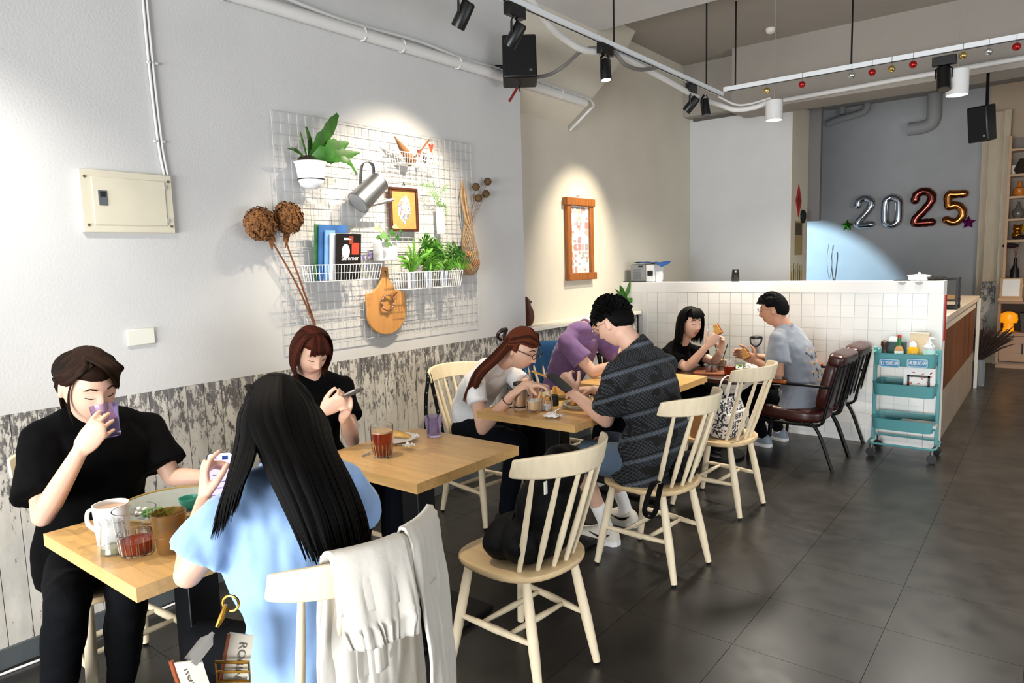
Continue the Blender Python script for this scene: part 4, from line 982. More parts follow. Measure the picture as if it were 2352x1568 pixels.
# black rack on the counter
rk = thing('wire_rack', 'black open rack standing on the counter behind the half wall', 'rack', (-.72, 7.1, 1.03))
for x in (-.79, -.665):
    for y in (7.0, 7.2): MB().box((x-.008, y-.008, 1.03), (x+.008, y+.008, 1.30)).build('post', M_blackp, rk)
for z in (1.045, 1.1, 1.28): MB().box((-.80, 6.99, z), (-.655, 7.21, z+.014)).build('shelf', M_blackp, rk)
tag(MB().box((-.78, 7.01, 1.115), (-.68, 7.19, 1.15)).build('box_stack', mat('kraft', '#8a6a45', .8)), 'brown carton inside the black rack', 'box')
tag(MB().box((-.664, YB+.05, .85), (-.657, YB+.14, 1.2)).build('red_banner', M_red), 'narrow red banner on the end of the half wall', 'banner')
# plant at the left end, standing on the ledge
pl = onX(1441, 705, XW-.05); pc_ = V((XR+.09, pl.y-.12, 1.032))
ob = thing('orchid_plant', 'broad-leaved plant in a pale pot in the corner of the ledge', 'potted plant', pc_)
MB().lathe([(.04, 0), (.055, .08), (.058, .1), (.05, .1), (.045, .09)], pc_, 18).build('pot', mat('pot_pale', '#d8d2c6', .4), ob)
for i, (a, e) in enumerate((((1440, 672), (1448, 642)), ((1428, 672), (1424, 655)), ((1432, 685), (1414, 664)), ((1436, 690), (1430, 660)), ((1445, 690), (1462, 685)), ((1450, 690), (1465, 700)))):
    b1 = pc_+V((0, 0, .1)); m_ = onX(*a, XR+.1); e_ = onX(*e, XR+.12)
    blade(MB(), [b1, m_, e_], [.008, .026, .022, .004], .003, side=(e_-b1).cross(V((1, -.6, 0))), n=8).build('leaf', M_green, ob)
# ---- ornaments on the partition end
xe = -2.2615
def E_(px, py, o=.002): return onX(px, py, xe+o)
c = E_(1834, 461); rd = thing('red_diamond', 'red paper diamond ornament on the partition end', 'ornament', c-V((0, 0, .17)))
MB().prism([(0, -.175), (.105, 0), (0, .175), (-.105, 0)], 0, .006, Matrix(((0, 0, 1, xe+.001), (1, 0, 0, c.y), (0, 1, 0, c.z), (0, 0, 0, 1)))).build('paper', M_red, rd)
MB().prism([(0, -.1), (.06, 0), (0, .1), (-.06, 0)], .006, .008, Matrix(((0, 0, 1, xe+.001), (1, 0, 0, c.y), (0, 1, 0, c.z), (0, 0, 0, 1)))).build('inner_print', mat('dark_red', '#7d0f0c', .5), rd)
c = E_(1845, 497, .02); tag(MB().ball(c, (.03, .06, .07), 12, 8, None, lambda d: 1+.3*noise.noise(d*3)).build('black_pinecone', mat('soot', '#0d0d0c', .8)), 'black round ornament under the red diamond', 'ornament')
a, b_ = E_(1826, 507), E_(1842, 585)
ps = thing('tan_poster', 'narrow tan poster below the red diamond', 'poster', (xe, (a.y+b_.y)/2, b_.z))
MB().box((xe, a.y, b_.z), (xe+.003, b_.y, a.z)).build('paper', mat('poster_tan', '#9b8a5e', .8), ps)
MB().box((xe+.003, a.y+.02, a.z-.15), (xe+.0035, b_.y-.03, a.z-.02)).build('picture', mat('poster_dark', '#4d4436', .8), ps)
a, b_ = E_(1815, 600), E_(1850, 646); rg = random.Random(8)
bl = thing('bottle_sticker', 'row of painted bottles on the partition end above the half wall', 'sticker', (xe, a.y+.1, b_.z))
for i in range(6):
    y = a.y+.04+i*.075; h = .12+.03*rg.random()
    MB().box((xe, y, b_.z), (xe+.002, y+.04, b_.z+h)).box((xe, y+.012, b_.z+h), (xe+.002, y+.028, b_.z+h+.07)).build('bottle_print', mat('btl_%d' % (i % 3), ['#8a7a3a', '#5f6b4a', '#b39b45'][i % 3], .7), bl)
# ---- foil balloons on the grey wall
YW = 11.4
FOIL = {'s': mat('foil_silver', '#c4cad0', .16, 1), 'r': mat('foil_rose', '#7d4038', .2, 1), 'g': mat('foil_gold', '#b5763f', .2, 1)}
def digit(label, ch, px, py, hpx, foil):
    c = onY(px, py, YW-.09); k = hpx/131./2; t = thing('foil_balloon', label, 'balloon', c-V((0, 0, k)), 0, 'foil number balloons')
    G = {'2': [(-.55, .5), (-.45, .82), (0, 1), (.48, .8), (.5, .4), (.1, -.1), (-.4, -.55), (-.5, -.86), (0, -.88), (.58, -.86)],
         '0': [(0, .92), (.42, .72), (.5, .3), (.5, -.3), (.42, -.72), (0, -.92), (-.42, -.72), (-.5, -.3), (-.5, .3), (-.42, .72)],
         '5': [(.6, .85), (0, .85), (-.42, .85), (-.42, .3), (-.35, .1), (.1, .18), (.5, -.1), (.5, -.55), (.05, -.88), (-.5, -.7)]}[ch]
    P = [c+V((x*k*.70, 0, z*k*.87)) for x, z in G]
    if ch == '0': MB().tube(catmull(P+[P[0]], 40)[:-1], [(k*.2, k*.2)]*40, 12, closed=True, ref=(0, 1, 0)).build('foil', FOIL[foil], t)
    else:
        n = 36; MB().tube(catmull(P, n), [(k*.19, k*(.21+.015*sin(i*2.1))) for i in range(n+1)], 12, ref=(0, 1, 0), round_=True).build('foil', FOIL[foil], t)
    MB().tube([c+V((0, .0, .9*k)), c+V((0, .08, .9*k))], .008, 6).build('tape_tab', M_paper, t)
digit('silver foil number two balloon, first digit of 2025', '2', 1985, 488, 62, 's')
digit('silver foil number zero balloon', '0', 2048, 485, 66, 's')
digit('rose foil number two balloon, third digit of 2025', '2', 2120, 478, 70, 'r')
digit('gold foil number five balloon', '5', 2192, 478, 66, 'g')
for lab, px, py, col in (('small green foil star left of the number balloons', 1946, 518, '#3f8a1e'), ('small magenta foil star right of the number five', 2224, 511, '#8a1f7d')):
    c = onY(px, py, YW-.05); mb = MB(); r_ = .09
    pts = [V((sin(i*pi/5)*(r_ if i % 2 == 0 else r_*.5), 0, cos(i*pi/5)*(r_ if i % 2 == 0 else r_*.5))) for i in range(10)]
    mb.add([c+a for a in pts]+[c+V((0, -.045, 0)), c+V((0, .045, 0))], [(i, (i+1) % 10, 10) for i in range(10)]+[((i+1) % 10, i, 11) for i in range(10)])
    tag(mb.build('foil_star', mat('foil'+col, col, .22, .8), smooth=False), lab, 'balloon', 'foil stars')
# pipes on the grey wall
M_gp = mat('pipe_grey', '#9a9a98', .6)
def gp(lab, pts, r, y=YW-.06): return run('wall_pipe', lab, 'pipe', [onY(a, b, y) for a, b in pts], r, M_gp, 24)
gp('thick grey drain pipe with an elbow on the grey wall', [(2146, 165), (2146, 240), (2142, 278), (2120, 292), (2086, 297)], .09)
gp('grey pipe running down to the kitchen corner', [(1900, 285), (1925, 275), (1960, 265), (1990, 250), (1992, 200)], .05)
gp('short grey vertical pipe near the kitchen corner', [(1935, 215), (1935, 240), (1934, 262)], .05)
gp('thin looped cord hanging by the kitchen corner', [(1903, 560), (1899, 600), (1905, 640), (1912, 592), (1912, 575)], .006)
# ---- shelving at far right
M_birch = mat('birch_shelf', '#c9a27a', .5, var=.12, vscale=6, vstretch=(1, 8, 8))
x0, x1, yb = -.53, .5, 11.34
sh = thing('wall_shelf', 'tall pale wooden wall shelf with ornaments at far right', 'shelf', (x0+.3, yb-.12, 1.2))
zsh = [onY(2330, q, 11.2).z for q in (346, 404, 454, 505, 553, 655)]
for z in zsh: MB().box((x0, yb-.26, z-.014), (x1, yb, z+.014)).build('shelf_board', M_birch, sh)
MB().box((x0-.03, yb-.27, 1.12), (x0, yb, 2.95)).build('side_board', M_birch, sh)
MB().box((x0, yb-.01, 1.12), (x1, yb+.005, 2.95)).build('back_board', mat('shelf_back', '#8d8479', .7), sh)
def orn(name, lab, cat, px, zi, prof, m_, s=1.0):
    x = onY(px, 500, 11.2).x; z = zsh[zi]+.014
    return tag(MB().lathe([(r*s, h*s) for r, h in prof], (x, 11.2, z), 16).build(name, m_), lab, cat)
orn('orange_vase', 'orange perfume-shaped bottle on the wall shelf', 'bottle', 2338, 2, [(.05, 0), (.07, .03), (.065, .1), (.03, .12), (.02, .18), (.03, .19)], mat('amber_glaze', '#c9741e', .25))
orn('brown_vase', 'dark pointed vase on the upper wall shelf', 'vase', 2340, 1, [(.05, 0), (.09, .06), (.06, .12), (.02, .2)], mat('dk_glaze', '#3a3028', .3))
orn('globe_vase', 'round glass ornament with a dark cone top on the shelf', 'ornament', 2338, 3, [(.04, 0), (.07, .06), (.06, .11), (.03, .14), (.01, .22)], mat('globe_glz', '#6a6258', .2))
orn('pale_candle', 'pale candle at the left of the upper wall shelf', 'candle', 2322, 1, [(.03, 0), (.03, .12), (.01, .125)], mat('candle_w', '#d8d3c6', .5))
cat_x = onY(2336, 540, 11.2).x; gz = zsh[4]+.014
gc = thing('gold_figurine', 'small shiny gold animal figurine on the wall shelf', 'figurine', (cat_x, 11.2, gz)); M_gold = mat('gold', '#d49a2a', .22, 1)
MB().ball((cat_x, 11.2, gz+.055), (.06, .05, .06), 14, 10).ball((cat_x, 11.19, gz+.14), (.05, .045, .045), 14, 10).build('body', M_gold, gc)
for s in (-1, 1): MB().tube([(cat_x+s*.03, 11.2, gz+.17), (cat_x+s*.04, 11.2, gz+.205)], [.016, .003], 8).build('ear', M_gold, gc); 
MB().tube([(cat_x+.055, 11.18, gz+.1), (cat_x+.07, 11.17, gz+.2)], [.015, .018], 8).build('raised_paw', M_gold, gc)
fx = onY(2332, 600, 11.15).x; vz = zsh[5]+.014
vs_ = thing('black_vase', 'slim black bottle vase with two dark blossoms', 'vase', (fx, 11.15, vz))
MB().lathe([(.045, 0), (.05, .02), (.05, .18), (.02, .25), (.018, .34), (.022, .345)], (fx, 11.15, vz), 16).build('bottle', M_blackp, vs_)
for a, b in ((-.06, .5), (.05, .6)):
    MB().tube(catmull([(fx, 11.15, vz+.33), (fx+a*.3, 11.15, vz+.45), (fx+a, 11.13, vz+b)], 8), .004, 5).build('stem', M_stem, vs_)
    MB().ball((fx+a, 11.13, vz+b), (.09, .05, .035), 12, 6).build('blossom', mat('dk_flower', '#2b1418', .7), vs_)
# low cabinet with an easel frame
cx0_, cx1_ = onY(2291, 760, 11.0).x, .7; zt = .86
cb_ = thing('low_cabinet', 'pale wooden cabinet with an open shelf at far right', 'cabinet', (cx0_+.4, 11.05, 0)); M_cab = mat('cabinet_wood', '#a3836a', .5, var=.12, vscale=5, vstretch=(1, 8, 8))
MB().box((cx0_, 10.85, .06), (cx0_+.03, 11.25, zt)).build('side_board', M_cab, cb_); MB().box((cx0_, 10.84, zt-.03), (cx1_, 11.26, zt)).build('top_board', M_cab, cb_, bevel=.004)
MB().box((cx0_, 10.85, .42), (cx1_, 11.25, .46)).build('mid_board', M_cab, cb_); MB().box((cx0_, 10.87, 0), (cx1_, 11.25, .08)).build('plinth', M_cab, cb_)
MB().box((cx0_, 11.22, .06), (cx1_, 11.25, zt)).build('back_board', mat('cab_dark', '#4a4038', .7), cb_)
d_ = MB().box((cx0_+.035, 10.835, .09), (cx1_, 10.86, .415)).build('door', M_cab, cb_, bevel=.004); MB().box((cx0_+.27, 10.82, .2), (cx0_+.285, 10.836, .33)).build('handle', M_black, d_)
lx = onY(2316, 750, 10.98).x
ml = thing('mushroom_lamp', 'small amber mushroom lamp on the cabinet shelf', 'lamp', (lx, 10.98, .46)); M_amb = mat('amber_glass', '#d98a12', .3, emit=.5)
MB().lathe([(.07, 0), (.06, .01), (.05, .12)], (lx, 10.98, .46), 18).build('base', M_amb, ml); MB().lathe([(.09, .12), (.1, .16), (.09, .23), (.03, .26)], (lx, 10.98, .46), 18).build('shade', M_amb, ml)
for i in range(6):
    x = lx+.14+i*.05; tag(MB().box((x, 10.93, .462), (x+.04, 11.15, .462+.24+.03*(i % 3)), Matrix.Translation((x, 0, .462)) @ Matrix.Rotation(rad(-6 if i == 0 else 0), 4, 'Y') @ Matrix.Translation((-x, 0, -.462))).build('book', mat('book_%d' % (i % 3), ['#3d3a38', '#57534e', '#2b2a2c'][i % 3], .6)), f'dark book standing in the far cabinet, {ords[i]} from the amber lamp', 'book', 'books in the far cabinet')
ex = onY(2322, 665, 10.95).x
ef = thing('easel_frame', 'pale wooden tabletop frame with a white card on the cabinet', 'picture frame', (ex, 10.95, zt))
Mx = Matrix.Translation((ex, 10.95, zt)) @ Matrix.Rotation(rad(-14), 4, 'X')
MB().box((-.12, -.015, .03), (.12, .015, .30), Mx).build('frame', M_birch, ef, bevel=.004); MB().box((-.09, -.017, .06), (.09, -.014, .28), Mx).build('card', M_paper, ef)
MB().box((-.13, -.09, 0), (.13, .09, .04), Matrix.Translation((ex, 10.97, zt))).build('foot', M_birch, ef)
# dried bouquet in a floor vase and the white board at the counter end
bx = onZ(2240, 885, 0)
bq = thing('floor_bouquet', 'dark dried bouquet in a glass vase on the floor behind the counter', 'dried flower', (bx.x+.03, bx.y, 0))
MB().lathe([(.05, 0), (.055, .01), (.055, .30), (.05, .3), (.045, .02)], (bx.x+.03, bx.y, 0), 16).build('vase', mat('cloudy_glass', '#b8bcc0', .2, trans=.6), bq)
rg = random.Random(12); mb = MB()
for i in range(90):
    d = V((rg.uniform(-.5, 1.2), rg.uniform(-.7, .7), rg.uniform(.8, 1.6))); b1 = V((bx.x+.03, bx.y, .28)); e = b1+d*.26
    mb.tube([b1, b1.lerp(e, .6)+V((0, 0, .03)), e], [.003, .012, .004], 5)
mb.build('stems', mat('bouquet_dark', '#3a2a22', .9, var=.4, vscale=20), bq)
tag(MB().box((-.675, 9.13, .0), (-.645, 9.17, 1.0)).build('white_board', mat('board_white', '#d6d2ca', .6)), 'narrow white board standing at the far end of the counter', 'board')
# ================================================================== people: builders
SK = {'f': mat('skin_fair', '#dcb199', .5, var=.06, vscale=14, sss=.08), 'm': mat('skin_tan', '#c08d70', .5, var=.08, vscale=14, sss=.06)}
M_lip = mat('lips', '#b8615c', .4); M_lash = mat('lashes', '#1c1210', .6)
HAIR = {}
def hairmat(name, c1, c2, rough=.68):
    m = bpy.data.materials.new(name); m.use_nodes = True; N = m.node_tree.nodes; L = m.node_tree.links; b = N['Principled BSDF']
    oi = N.new('ShaderNodeNewGeometry'); rp = N.new('ShaderNodeValToRGB'); e = rp.color_ramp.elements
    e[0].color = (*srgb(c1), 1); e[1].color = (*srgb(c2), 1); L.new(oi.outputs['Random Per Island'], rp.inputs['Fac']); L.new(rp.outputs['Color'], b.inputs['Base Color'])
    b.inputs['Roughness'].default_value = rough; b.inputs['Specular IOR Level'].default_value = .10; return m
H_black = hairmat('hair_black', '#020202', '#0a0808'); H_brown = hairmat('hair_dark_brown', '#0d0704', '#28170d'); H_auburn = hairmat('hair_auburn', '#1f0c07', '#4a2013')
HS = (.0745, .095, .118)
def headpt(d):
    x, y, z = d
    px, py, pz = HS[0]*x, HS[1]*y, HS[2]*z; t = max(0., -z)
    px *= 1-.33*t**1.7
    if y > 0: py *= 1-.08*t**2
    else: py *= 1-.42*t**1.2
    if z > 0: px *= 1-.03*z
    if y > .1:
        X, Z = px, pz; a = abs(X)
        if Z > .02: h = .004*exp(-((Z-.02)/.012)**2); u = 0
        elif Z > -.036: u = (.02-Z)/.056; h = .004+.0215*u**1.2
        else: u = 1; h = .0255*exp(-((Z+.036)/.0065)**2)
        h *= exp(-(X/(.0075+.0065*u))**2)
        h += .008*exp(-((a-.013)/.006)**2-((Z+.036)/.007)**2)
        h -= .0095*exp(-((a-.031)/.015)**2-((Z-.012)/.011)**2)
        h += .0055*exp(-((a-.031)/.011)**2-((Z-.009)/.0075)**2)
        h += .004*exp(-((a-.028)/.02)**2-((Z-.031)/.008)**2)
        h += .0065*exp(-(X/.019)**2-((Z+.060)/.0055)**2)+.006*exp(-(X/.017)**2-((Z+.072)/.006)**2)-.003*exp(-(X/.02)**2-((Z+.066)/.002)**2)
        h += .006*exp(-(X/.02)**2-((Z+.1)/.012)**2)+.004*exp(-((a-.038)/.018)**2-((Z+.03)/.02)**2)
        py += h*min(1, (y-.1)/.3)
    return V((px, py, pz))
def surf(X, Z, off=0):
    z = Z/HS[2]; t = max(0., -z); k = HS[0]*(1-.33*t**1.7); x = max(-.98, min(.98, X/k)); y = sqrt(max(.01, 1-x*x-z*z))
    return headpt((x, y, z))+V((0, off, 0))
def frame3(c, fwd, up, s=1.0):
    f = V(fwd).normalized(); u = V(up); u = (u-f*u.dot(f)).normalized(); r = f.cross(u)
    return Matrix(((r.x*s, f.x*s, u.x*s, c[0]), (r.y*s, f.y*s, u.y*s, c[1]), (r.z*s, f.z*s, u.z*s, c[2]), (0, 0, 0, 1)))
def add_head(mb, F, n=64, k=52):
    base = len(mb.v); mb.ball((0, 0, 0), 1, n, k)
    for i in range(base, len(mb.v)): mb.v[i] = F @ headpt(mb.v[i])
    for s in (-1, 1):
        e = MB().ball((0, 0, 0), (.0075, .019, .031), 12, 8).ball((0, .004, -.018), (.008, .012, .014), 10, 6)
        e.xf(Matrix.Translation((s*.0755, -.012, -.002)) @ Matrix.Rotation(s*rad(-18), 4, 'Z') @ Matrix.Rotation(rad(8), 4, 'X')); mb.merge(e, F)
def hand(mb, w, fwd, nrm, th, curl=(20, 25, 20), thumb=(.6, .7, .35), s=1.0, curls=None, spread=.05):
    f = V(fwd).normalized(); n = V(nrm); n = (n-f*n.dot(f)).normalized(); t = V(th); t = (t-f*t.dot(f)-n*t.dot(n)).normalized(); w = V(w)
    mb.tube([w-f*.02*s, w, w+f*.03*s, w+f*.06*s, w+f*.09*s], [(.025*s, .019*s), (.026*s, .019*s), (.036*s, .017*s), (.040*s, .0145*s), (.036*s, .011*s)], 14, ref=t, round_=True)
    for i in range(4):
        L_ = (.070, .078, .073, .056)[i]*s; r = (.0088, .009, .0086, .0076)[i]*s
        p = w+f*(.084, .088, .084, .076)[i]*s+t*(.0295-.0195*i)*s; d = (f+t*spread*(1.5-i)).normalized(); m = (n-d*n.dot(d)).normalized()
        c = curls[i] if curls else curl; pts = [p-d*.012*s, p]; rr = [r*1.05, r*1.08]
        for a, q in zip(c, (.44, .32, .24)):
            a = rad(a); d, m = d*cos(a)+m*sin(a), m*cos(a)-d*sin(a); p = p+d*L_*q; pts.append(p); rr.append(r*(1.0 if q > .4 else .93 if q > .3 else .82))
        mb.tube(pts, rr, 10, round_=True)
    p = w+f*.018*s+t*.022*s+n*.004*s; d = (f*thumb[0]+t*thumb[1]+n*thumb[2]).normalized(); pts = [p, p+d*.042*s]
    d2 = (d+f*.35-t*.15+n*.15).normalized(); pts.append(pts[-1]+d2*.032*s); d3 = (d2+f*.2-t*.2+n*.1).normalized(); pts.append(pts[-1]+d3*.024*s)
    mb.tube(pts, [.014*s, .0118*s, .0102*s, .0085*s], 10, round_=True)
    return f, n, t
def lerp3(a, b, t): return V(a)*(1-t)+V(b)*t
def noise_disp(me, amp, sc, amp2=0, sc2=30, sub=(1, 1, 1), seed=0):
    o = V((seed*3.1, seed*1.7, seed*.9)); ns = [v.normal.copy() for v in me.vertices]
    for v, n_ in zip(me.vertices, ns):
        p = V((v.co.x*sub[0], v.co.y*sub[1], v.co.z*sub[2]))
        v.co += n_*(amp*noise.noise(p*sc+o)+(amp2*noise.noise(p*sc2+o) if amp2 else 0))
    me.update()
def torso_pts(J, grow=0, fat=1.0, top=True):
    """returns pts, radii, refs for the torso loft"""
    P, Ck, N_ = V(J['pelvis']), V(J['chest']), V(J['neck']); sR, sL = V(J['shR']), V(J['shL']); hr = V(J.get('hipdir', sL-sR)).normalized(); sr = (sL-sR).normalized()
    W_ = (sL-sR).length/2; g = grow
    spine = catmull([P, P.lerp(Ck, .5)+V(J.get('bend', (0, 0, 0))), Ck, (sL+sR)/2*.5+N_*.5], 9)
    prof = [(.160, .115), (.158, .118), (.145, .108), (.135, .102), (.135, .102), (.142, .106), (.150, .108), (.150, .104), (W_*.86, .088), (W_*.62, .062)]
    rr = [((a*fat if i < 8 else a)+g, b*fat+g) for i, (a, b) in enumerate(prof)]
    refs = [hr.lerp(sr, i/9).normalized() for i in range(10)]
    return spine, rr, refs
def person(label, J, skin='f', hs=.97, voxel=.005, shirt=None, pants=None, sleeve=.62, sleeve_r=.062, fat=1.0, hem=0, male=False, foot=None, loose=.012, collar=0, shirt_sm=6, wr=.022, seed=1, shorts=False, neckr=.052):
    pel = V(J['pelvis']); t = thing('person', label, 'person', (pel.x, pel.y, 0))
    mb = MB(); F = frame3(J['head'], J['face'], J['up'], hs)
    add_head(mb, F)
    nb = V(J['neck']); hc = F @ V((0, -.018, -.06)); hc2 = F @ V((0, -.012, -.02))
    mb.tube([nb-(hc-nb)*.18, nb, nb.lerp(hc, .5), hc, hc2], [neckr*1.05, neckr*1.04, neckr*.98, neckr, neckr*.9], 16)
    sp, rr, rf = torso_pts(J, -.014, fat); mb.tube(sp, rr, 20, ref=rf, round_=True)
    sR, sL = V(J['shR']), V(J['shL']); ub = nb.lerp((sR+sL)/2, .3)
    mb.tube([sR, sR.lerp(ub, .5)+V((0, 0, .012)), ub, sL.lerp(ub, .5)+V((0, 0, .012)), sL], [.038, .040, .044, .040, .038], 12, round_=True)
    k = 1.12 if male else 1.0; hands = {}
    for s in 'RL':
        sh, el, wr_ = V(J['sh'+s]), V(J['el'+s]), V(J['wr'+s])
        mb.tube([sh, sh.lerp(el, .3), sh.lerp(el, .7), el], [.044*k, .044*k, .039*k, .034*k], 14, round_=True)
        mb.tube([el, el.lerp(wr_, .25), el.lerp(wr_, .6), wr_], [.034*k, .037*k, .031*k, .0235*k], 14, round_=True)
        h = J.get('hand'+s)
        if h: hand(mb, wr_, *h[:3], s=(1.06 if male else .95), **(h[3] if len(h) > 3 else {}))
    hr = V(J.get('hipdir', sL-sR)).normalized()
    for s, q in (('R', -1), ('L', 1)):
        hp = pel+hr*q*.085; kn, an = V(J['kn'+s]), V(J['an'+s])
        mb.tube([hp, hp.lerp(kn, .5), kn], [.078, .066, .05], 14, round_=True)
        mb.tube([kn, kn.lerp(an, .3), kn.lerp(an, .75), an], [.049, .052, .036, .031], 14, round_=True)
        ft = V(J.get('toe'+s, kn-hp)); ft.z = 0; ft = ft.normalized()
        mb.tube([an, an+ft*.05-V((0, 0, .05)), an+ft*.13-V((0, 0, .06))], [.031, (.03, .018), (.03, .012)], 12, ref=ft.cross(V((0, 0, 1))), round_=True)
    me = remesh(mb, voxel, 3, .45); body = place(me, 'body', SK[skin], t)
    # face details
    for s in (-1, 1):
        P = [F @ surf(s*(.016+.0062*i), .0315+.0035*sin(i*.62)-(.0012*i if i > 3 else 0), .002) for i in range(6)]
        MB().tube(P, [(.0026, .0016)]*5+[(.0008, .001)], 6, ref=F.to_3x3() @ V((0, 0, 1))).build('eyebrow', J.get('browm', H_brown), body)
        P = [F @ surf(s*(.0175+.0052*i), .0035-.0028*sin(i*.63), .0022) for i in range(6)]
        MB().tube(P, [.0006, .0013, .0016, .0016, .0014, .0007], 6).build('eyelashes', M_lash, body)
    mbl = MB()
    for z0_, dz, w_ in ((-.0605, .0042, .021), (-.0715, .005, .018)):
        mbl.grid(10, 4, lambda u, v, z0_=z0_, dz=dz, w_=w_: F @ surf((u*2-1)*w_, z0_+dz*(v*2-1)*(1-abs(u*2-1)**2.2), .0018), False)
    mbl.build('lips', M_lip if not male else mat('lips_m', '#96604e', .5), body)
    if shirt:
        mb = MB(); sp, rr, rf = torso_pts(J, loose, fat)
        if hem:   # extend below the pelvis
            d0 = (sp[0]-sp[1]).normalized(); sp = [sp[0]+d0*hem]+sp; rr = [(rr[0][0]*1.04, rr[0][1]*1.05)]+rr; rf = [rf[0]]+rf
        mb.tube(sp, rr, 24, ref=rf, round_=False)
        ubs = ub+V((0, 0, .004)); kk = 1.14 if male else 1.1
        mb.tube([sR, sR.lerp(ubs, .5)+V((0, 0, .014)), ubs, sL.lerp(ubs, .5)+V((0, 0, .014)), sL], [.05*kk, .054*kk, .06*kk, .054*kk, .05*kk], 14, round_=True)
        mb.ball(nb-(hc-nb)*.28, (.078*kk, .078*kk, .05*kk), 14, 10)
        for s in 'RL':
            sh, el = V(J['sh'+s]), V(J['el'+s]); e = sh.lerp(el, sleeve)
            mb.tube([sh, sh.lerp(e, .4), e], [.054*kk, (.054*kk+sleeve_r)/2, sleeve_r*1.08], 16, round_=False); mb.ball(sh, .054*kk, 12, 8)
            # hollow mouth of the sleeve reads through a short inward lip
        if collar: mb.tube([nb-(hc-nb)*.2, nb+(hc-nb)*collar], [neckr*1.5, neckr*1.28], 18)
        me = remesh(mb, .0075, shirt_sm, .5); noise_disp(me, wr*.45, 7, wr*.2, 19, J.get('fold', (1, 1, 1)), seed)
        t_sh = place(me, 'shirt', shirt, t)
        # neck rib
        nr = nb.lerp(hc, .02); d_ = (hc-nb).normalized()
        MB().tube([nr+Matrix.Rotation(2*pi*i/24, 3, d_) @ (d_.orthogonal().normalized()*neckr*1.18) for i in range(24)], .008, 6, closed=True).build('neckband', shirt, t)
    if pants:
        mb = MB(); sp, rr, rf = torso_pts(J, -.004, fat); mb.tube(sp[:3], rr[:3], 20, ref=rf[:3], round_=True)
        for s, q in (('R', -1), ('L', 1)):
            hp = pel+hr*q*.088; kn, an = V(J['kn'+s]), V(J['an'+s])
            if shorts: mb.tube([hp, hp.lerp(kn, .5), hp.lerp(kn, .88)], [.095, .09, .088], 18)
            else:
                mb.tube([hp, hp.lerp(kn, .5), kn], [.09, .08, .064], 16, round_=True); mb.tube([kn, kn.lerp(an, .35), kn.lerp(an, .95)], [.063, .062, .046], 16, round_=True)
        me = remesh(mb, .008, 5, .5); noise_disp(me, .006, 9, .003, 22, (1, 1, 1), seed+5); place(me, 'shorts' if shorts else 'trousers', pants, t)
    if foot:
        for s, q in (('R', -1), ('L', 1)):
            kn, an = V(J['kn'+s]), V(J['an'+s]); hp = pel+hr*q*.085; ft = V(J.get('toe'+s, kn-hp)); ft.z = 0; ft = ft.normalized(); sd = ft.cross(V((0, 0, 1)))
            g = V((an.x, an.y, 0)); z = lambda h: V((0, 0, h))
            if foot.get('sock'): MB().tube([an+(kn-an)*.32, an+(kn-an)*.1, an-z(.02)], [.04, .037, .04], 14).build('sock', foot['sock'], t)
            sh_ = MB(); n = 12; rows = []
            for u, hw, ht in ((-.075, .022, .055), (-.06, .034, .085), (-.02, .040, .105), (.03, .043, .100), (.08, .048, .078), (.13, .050, .062), (.17, .042, .052), (.19, .02, .04)):
                rows.append([g+ft*u+sd*hw*x+z(.022+(ht-.022)*y) for x, y in ((-1, 0), (-1, .35), (-.9, .7), (-.5, .97), (0, 1), (.5, .97), (.9, .7), (1, .35), (1, 0))])
            vs = sum(rows, []); m_ = 9; fs = [(i*m_+j, i*m_+j+1, (i+1)*m_+j+1, (i+1)*m_+j) for i in range(len(rows)-1) for j in range(m_-1)]+[(i*m_, (i+1)*m_, (i+1)*m_+m_-1, i*m_+m_-1) for i in range(len(rows)-1)]+[tuple(range(m_)), tuple((len(rows)-1)*m_+j for j in range(m_))[::-1]]
            so = sh_.add(vs, fs).build('shoe', foot['m'], t, angle=60)
            MB().prism([(u*1.03, hw*1.06) for u, hw in ((-.078, .018), (-.06, .036), (-.02, .042), (.03, .045), (.08, .05), (.13, .052), (.17, .044), (.195, .02))][::-1]+[(u*1.03, -hw*1.06) for u, hw in ((-.078, .018), (-.06, .036), (-.02, .042), (.03, .045), (.08, .05), (.13, .052), (.17, .044), (.195, .02))], .0, .026, Matrix(((ft.x, sd.x, 0, g.x), (ft.y, sd.y, 0, g.y), (0, 0, 1, .001), (0, 0, 0, 1)))).build('sole', foot['sole'], so)
            if foot.get('swoosh'):
                for q2 in (-1, 1):
                    P = [g+ft*u+sd*q2*(.0475+dx)+z(h) for u, dx, h in ((-.05, -.004, .07), (-.02, -.001, .052), (.01, .0, .045), (.04, .001, .05), (.085, .002, .062))]
                    MB().tube(catmull(P, 10), [(.0015, w_) for w_ in (.001, .004, .007, .009, .0095, .009, .0075, .006, .004, .0025, .001)], 6, ref=sd).build('side_mark', M_blackp, so)
                for u in (.045, .065, .085): MB().tube([g+ft*u+sd*x*.03+z(.098-(u-.045)*.5-abs(x)*.012) for x in (-1, -.5, 0, .5, 1)], .0032, 6).build('lace', foot['m'], so)
    return t, F, body
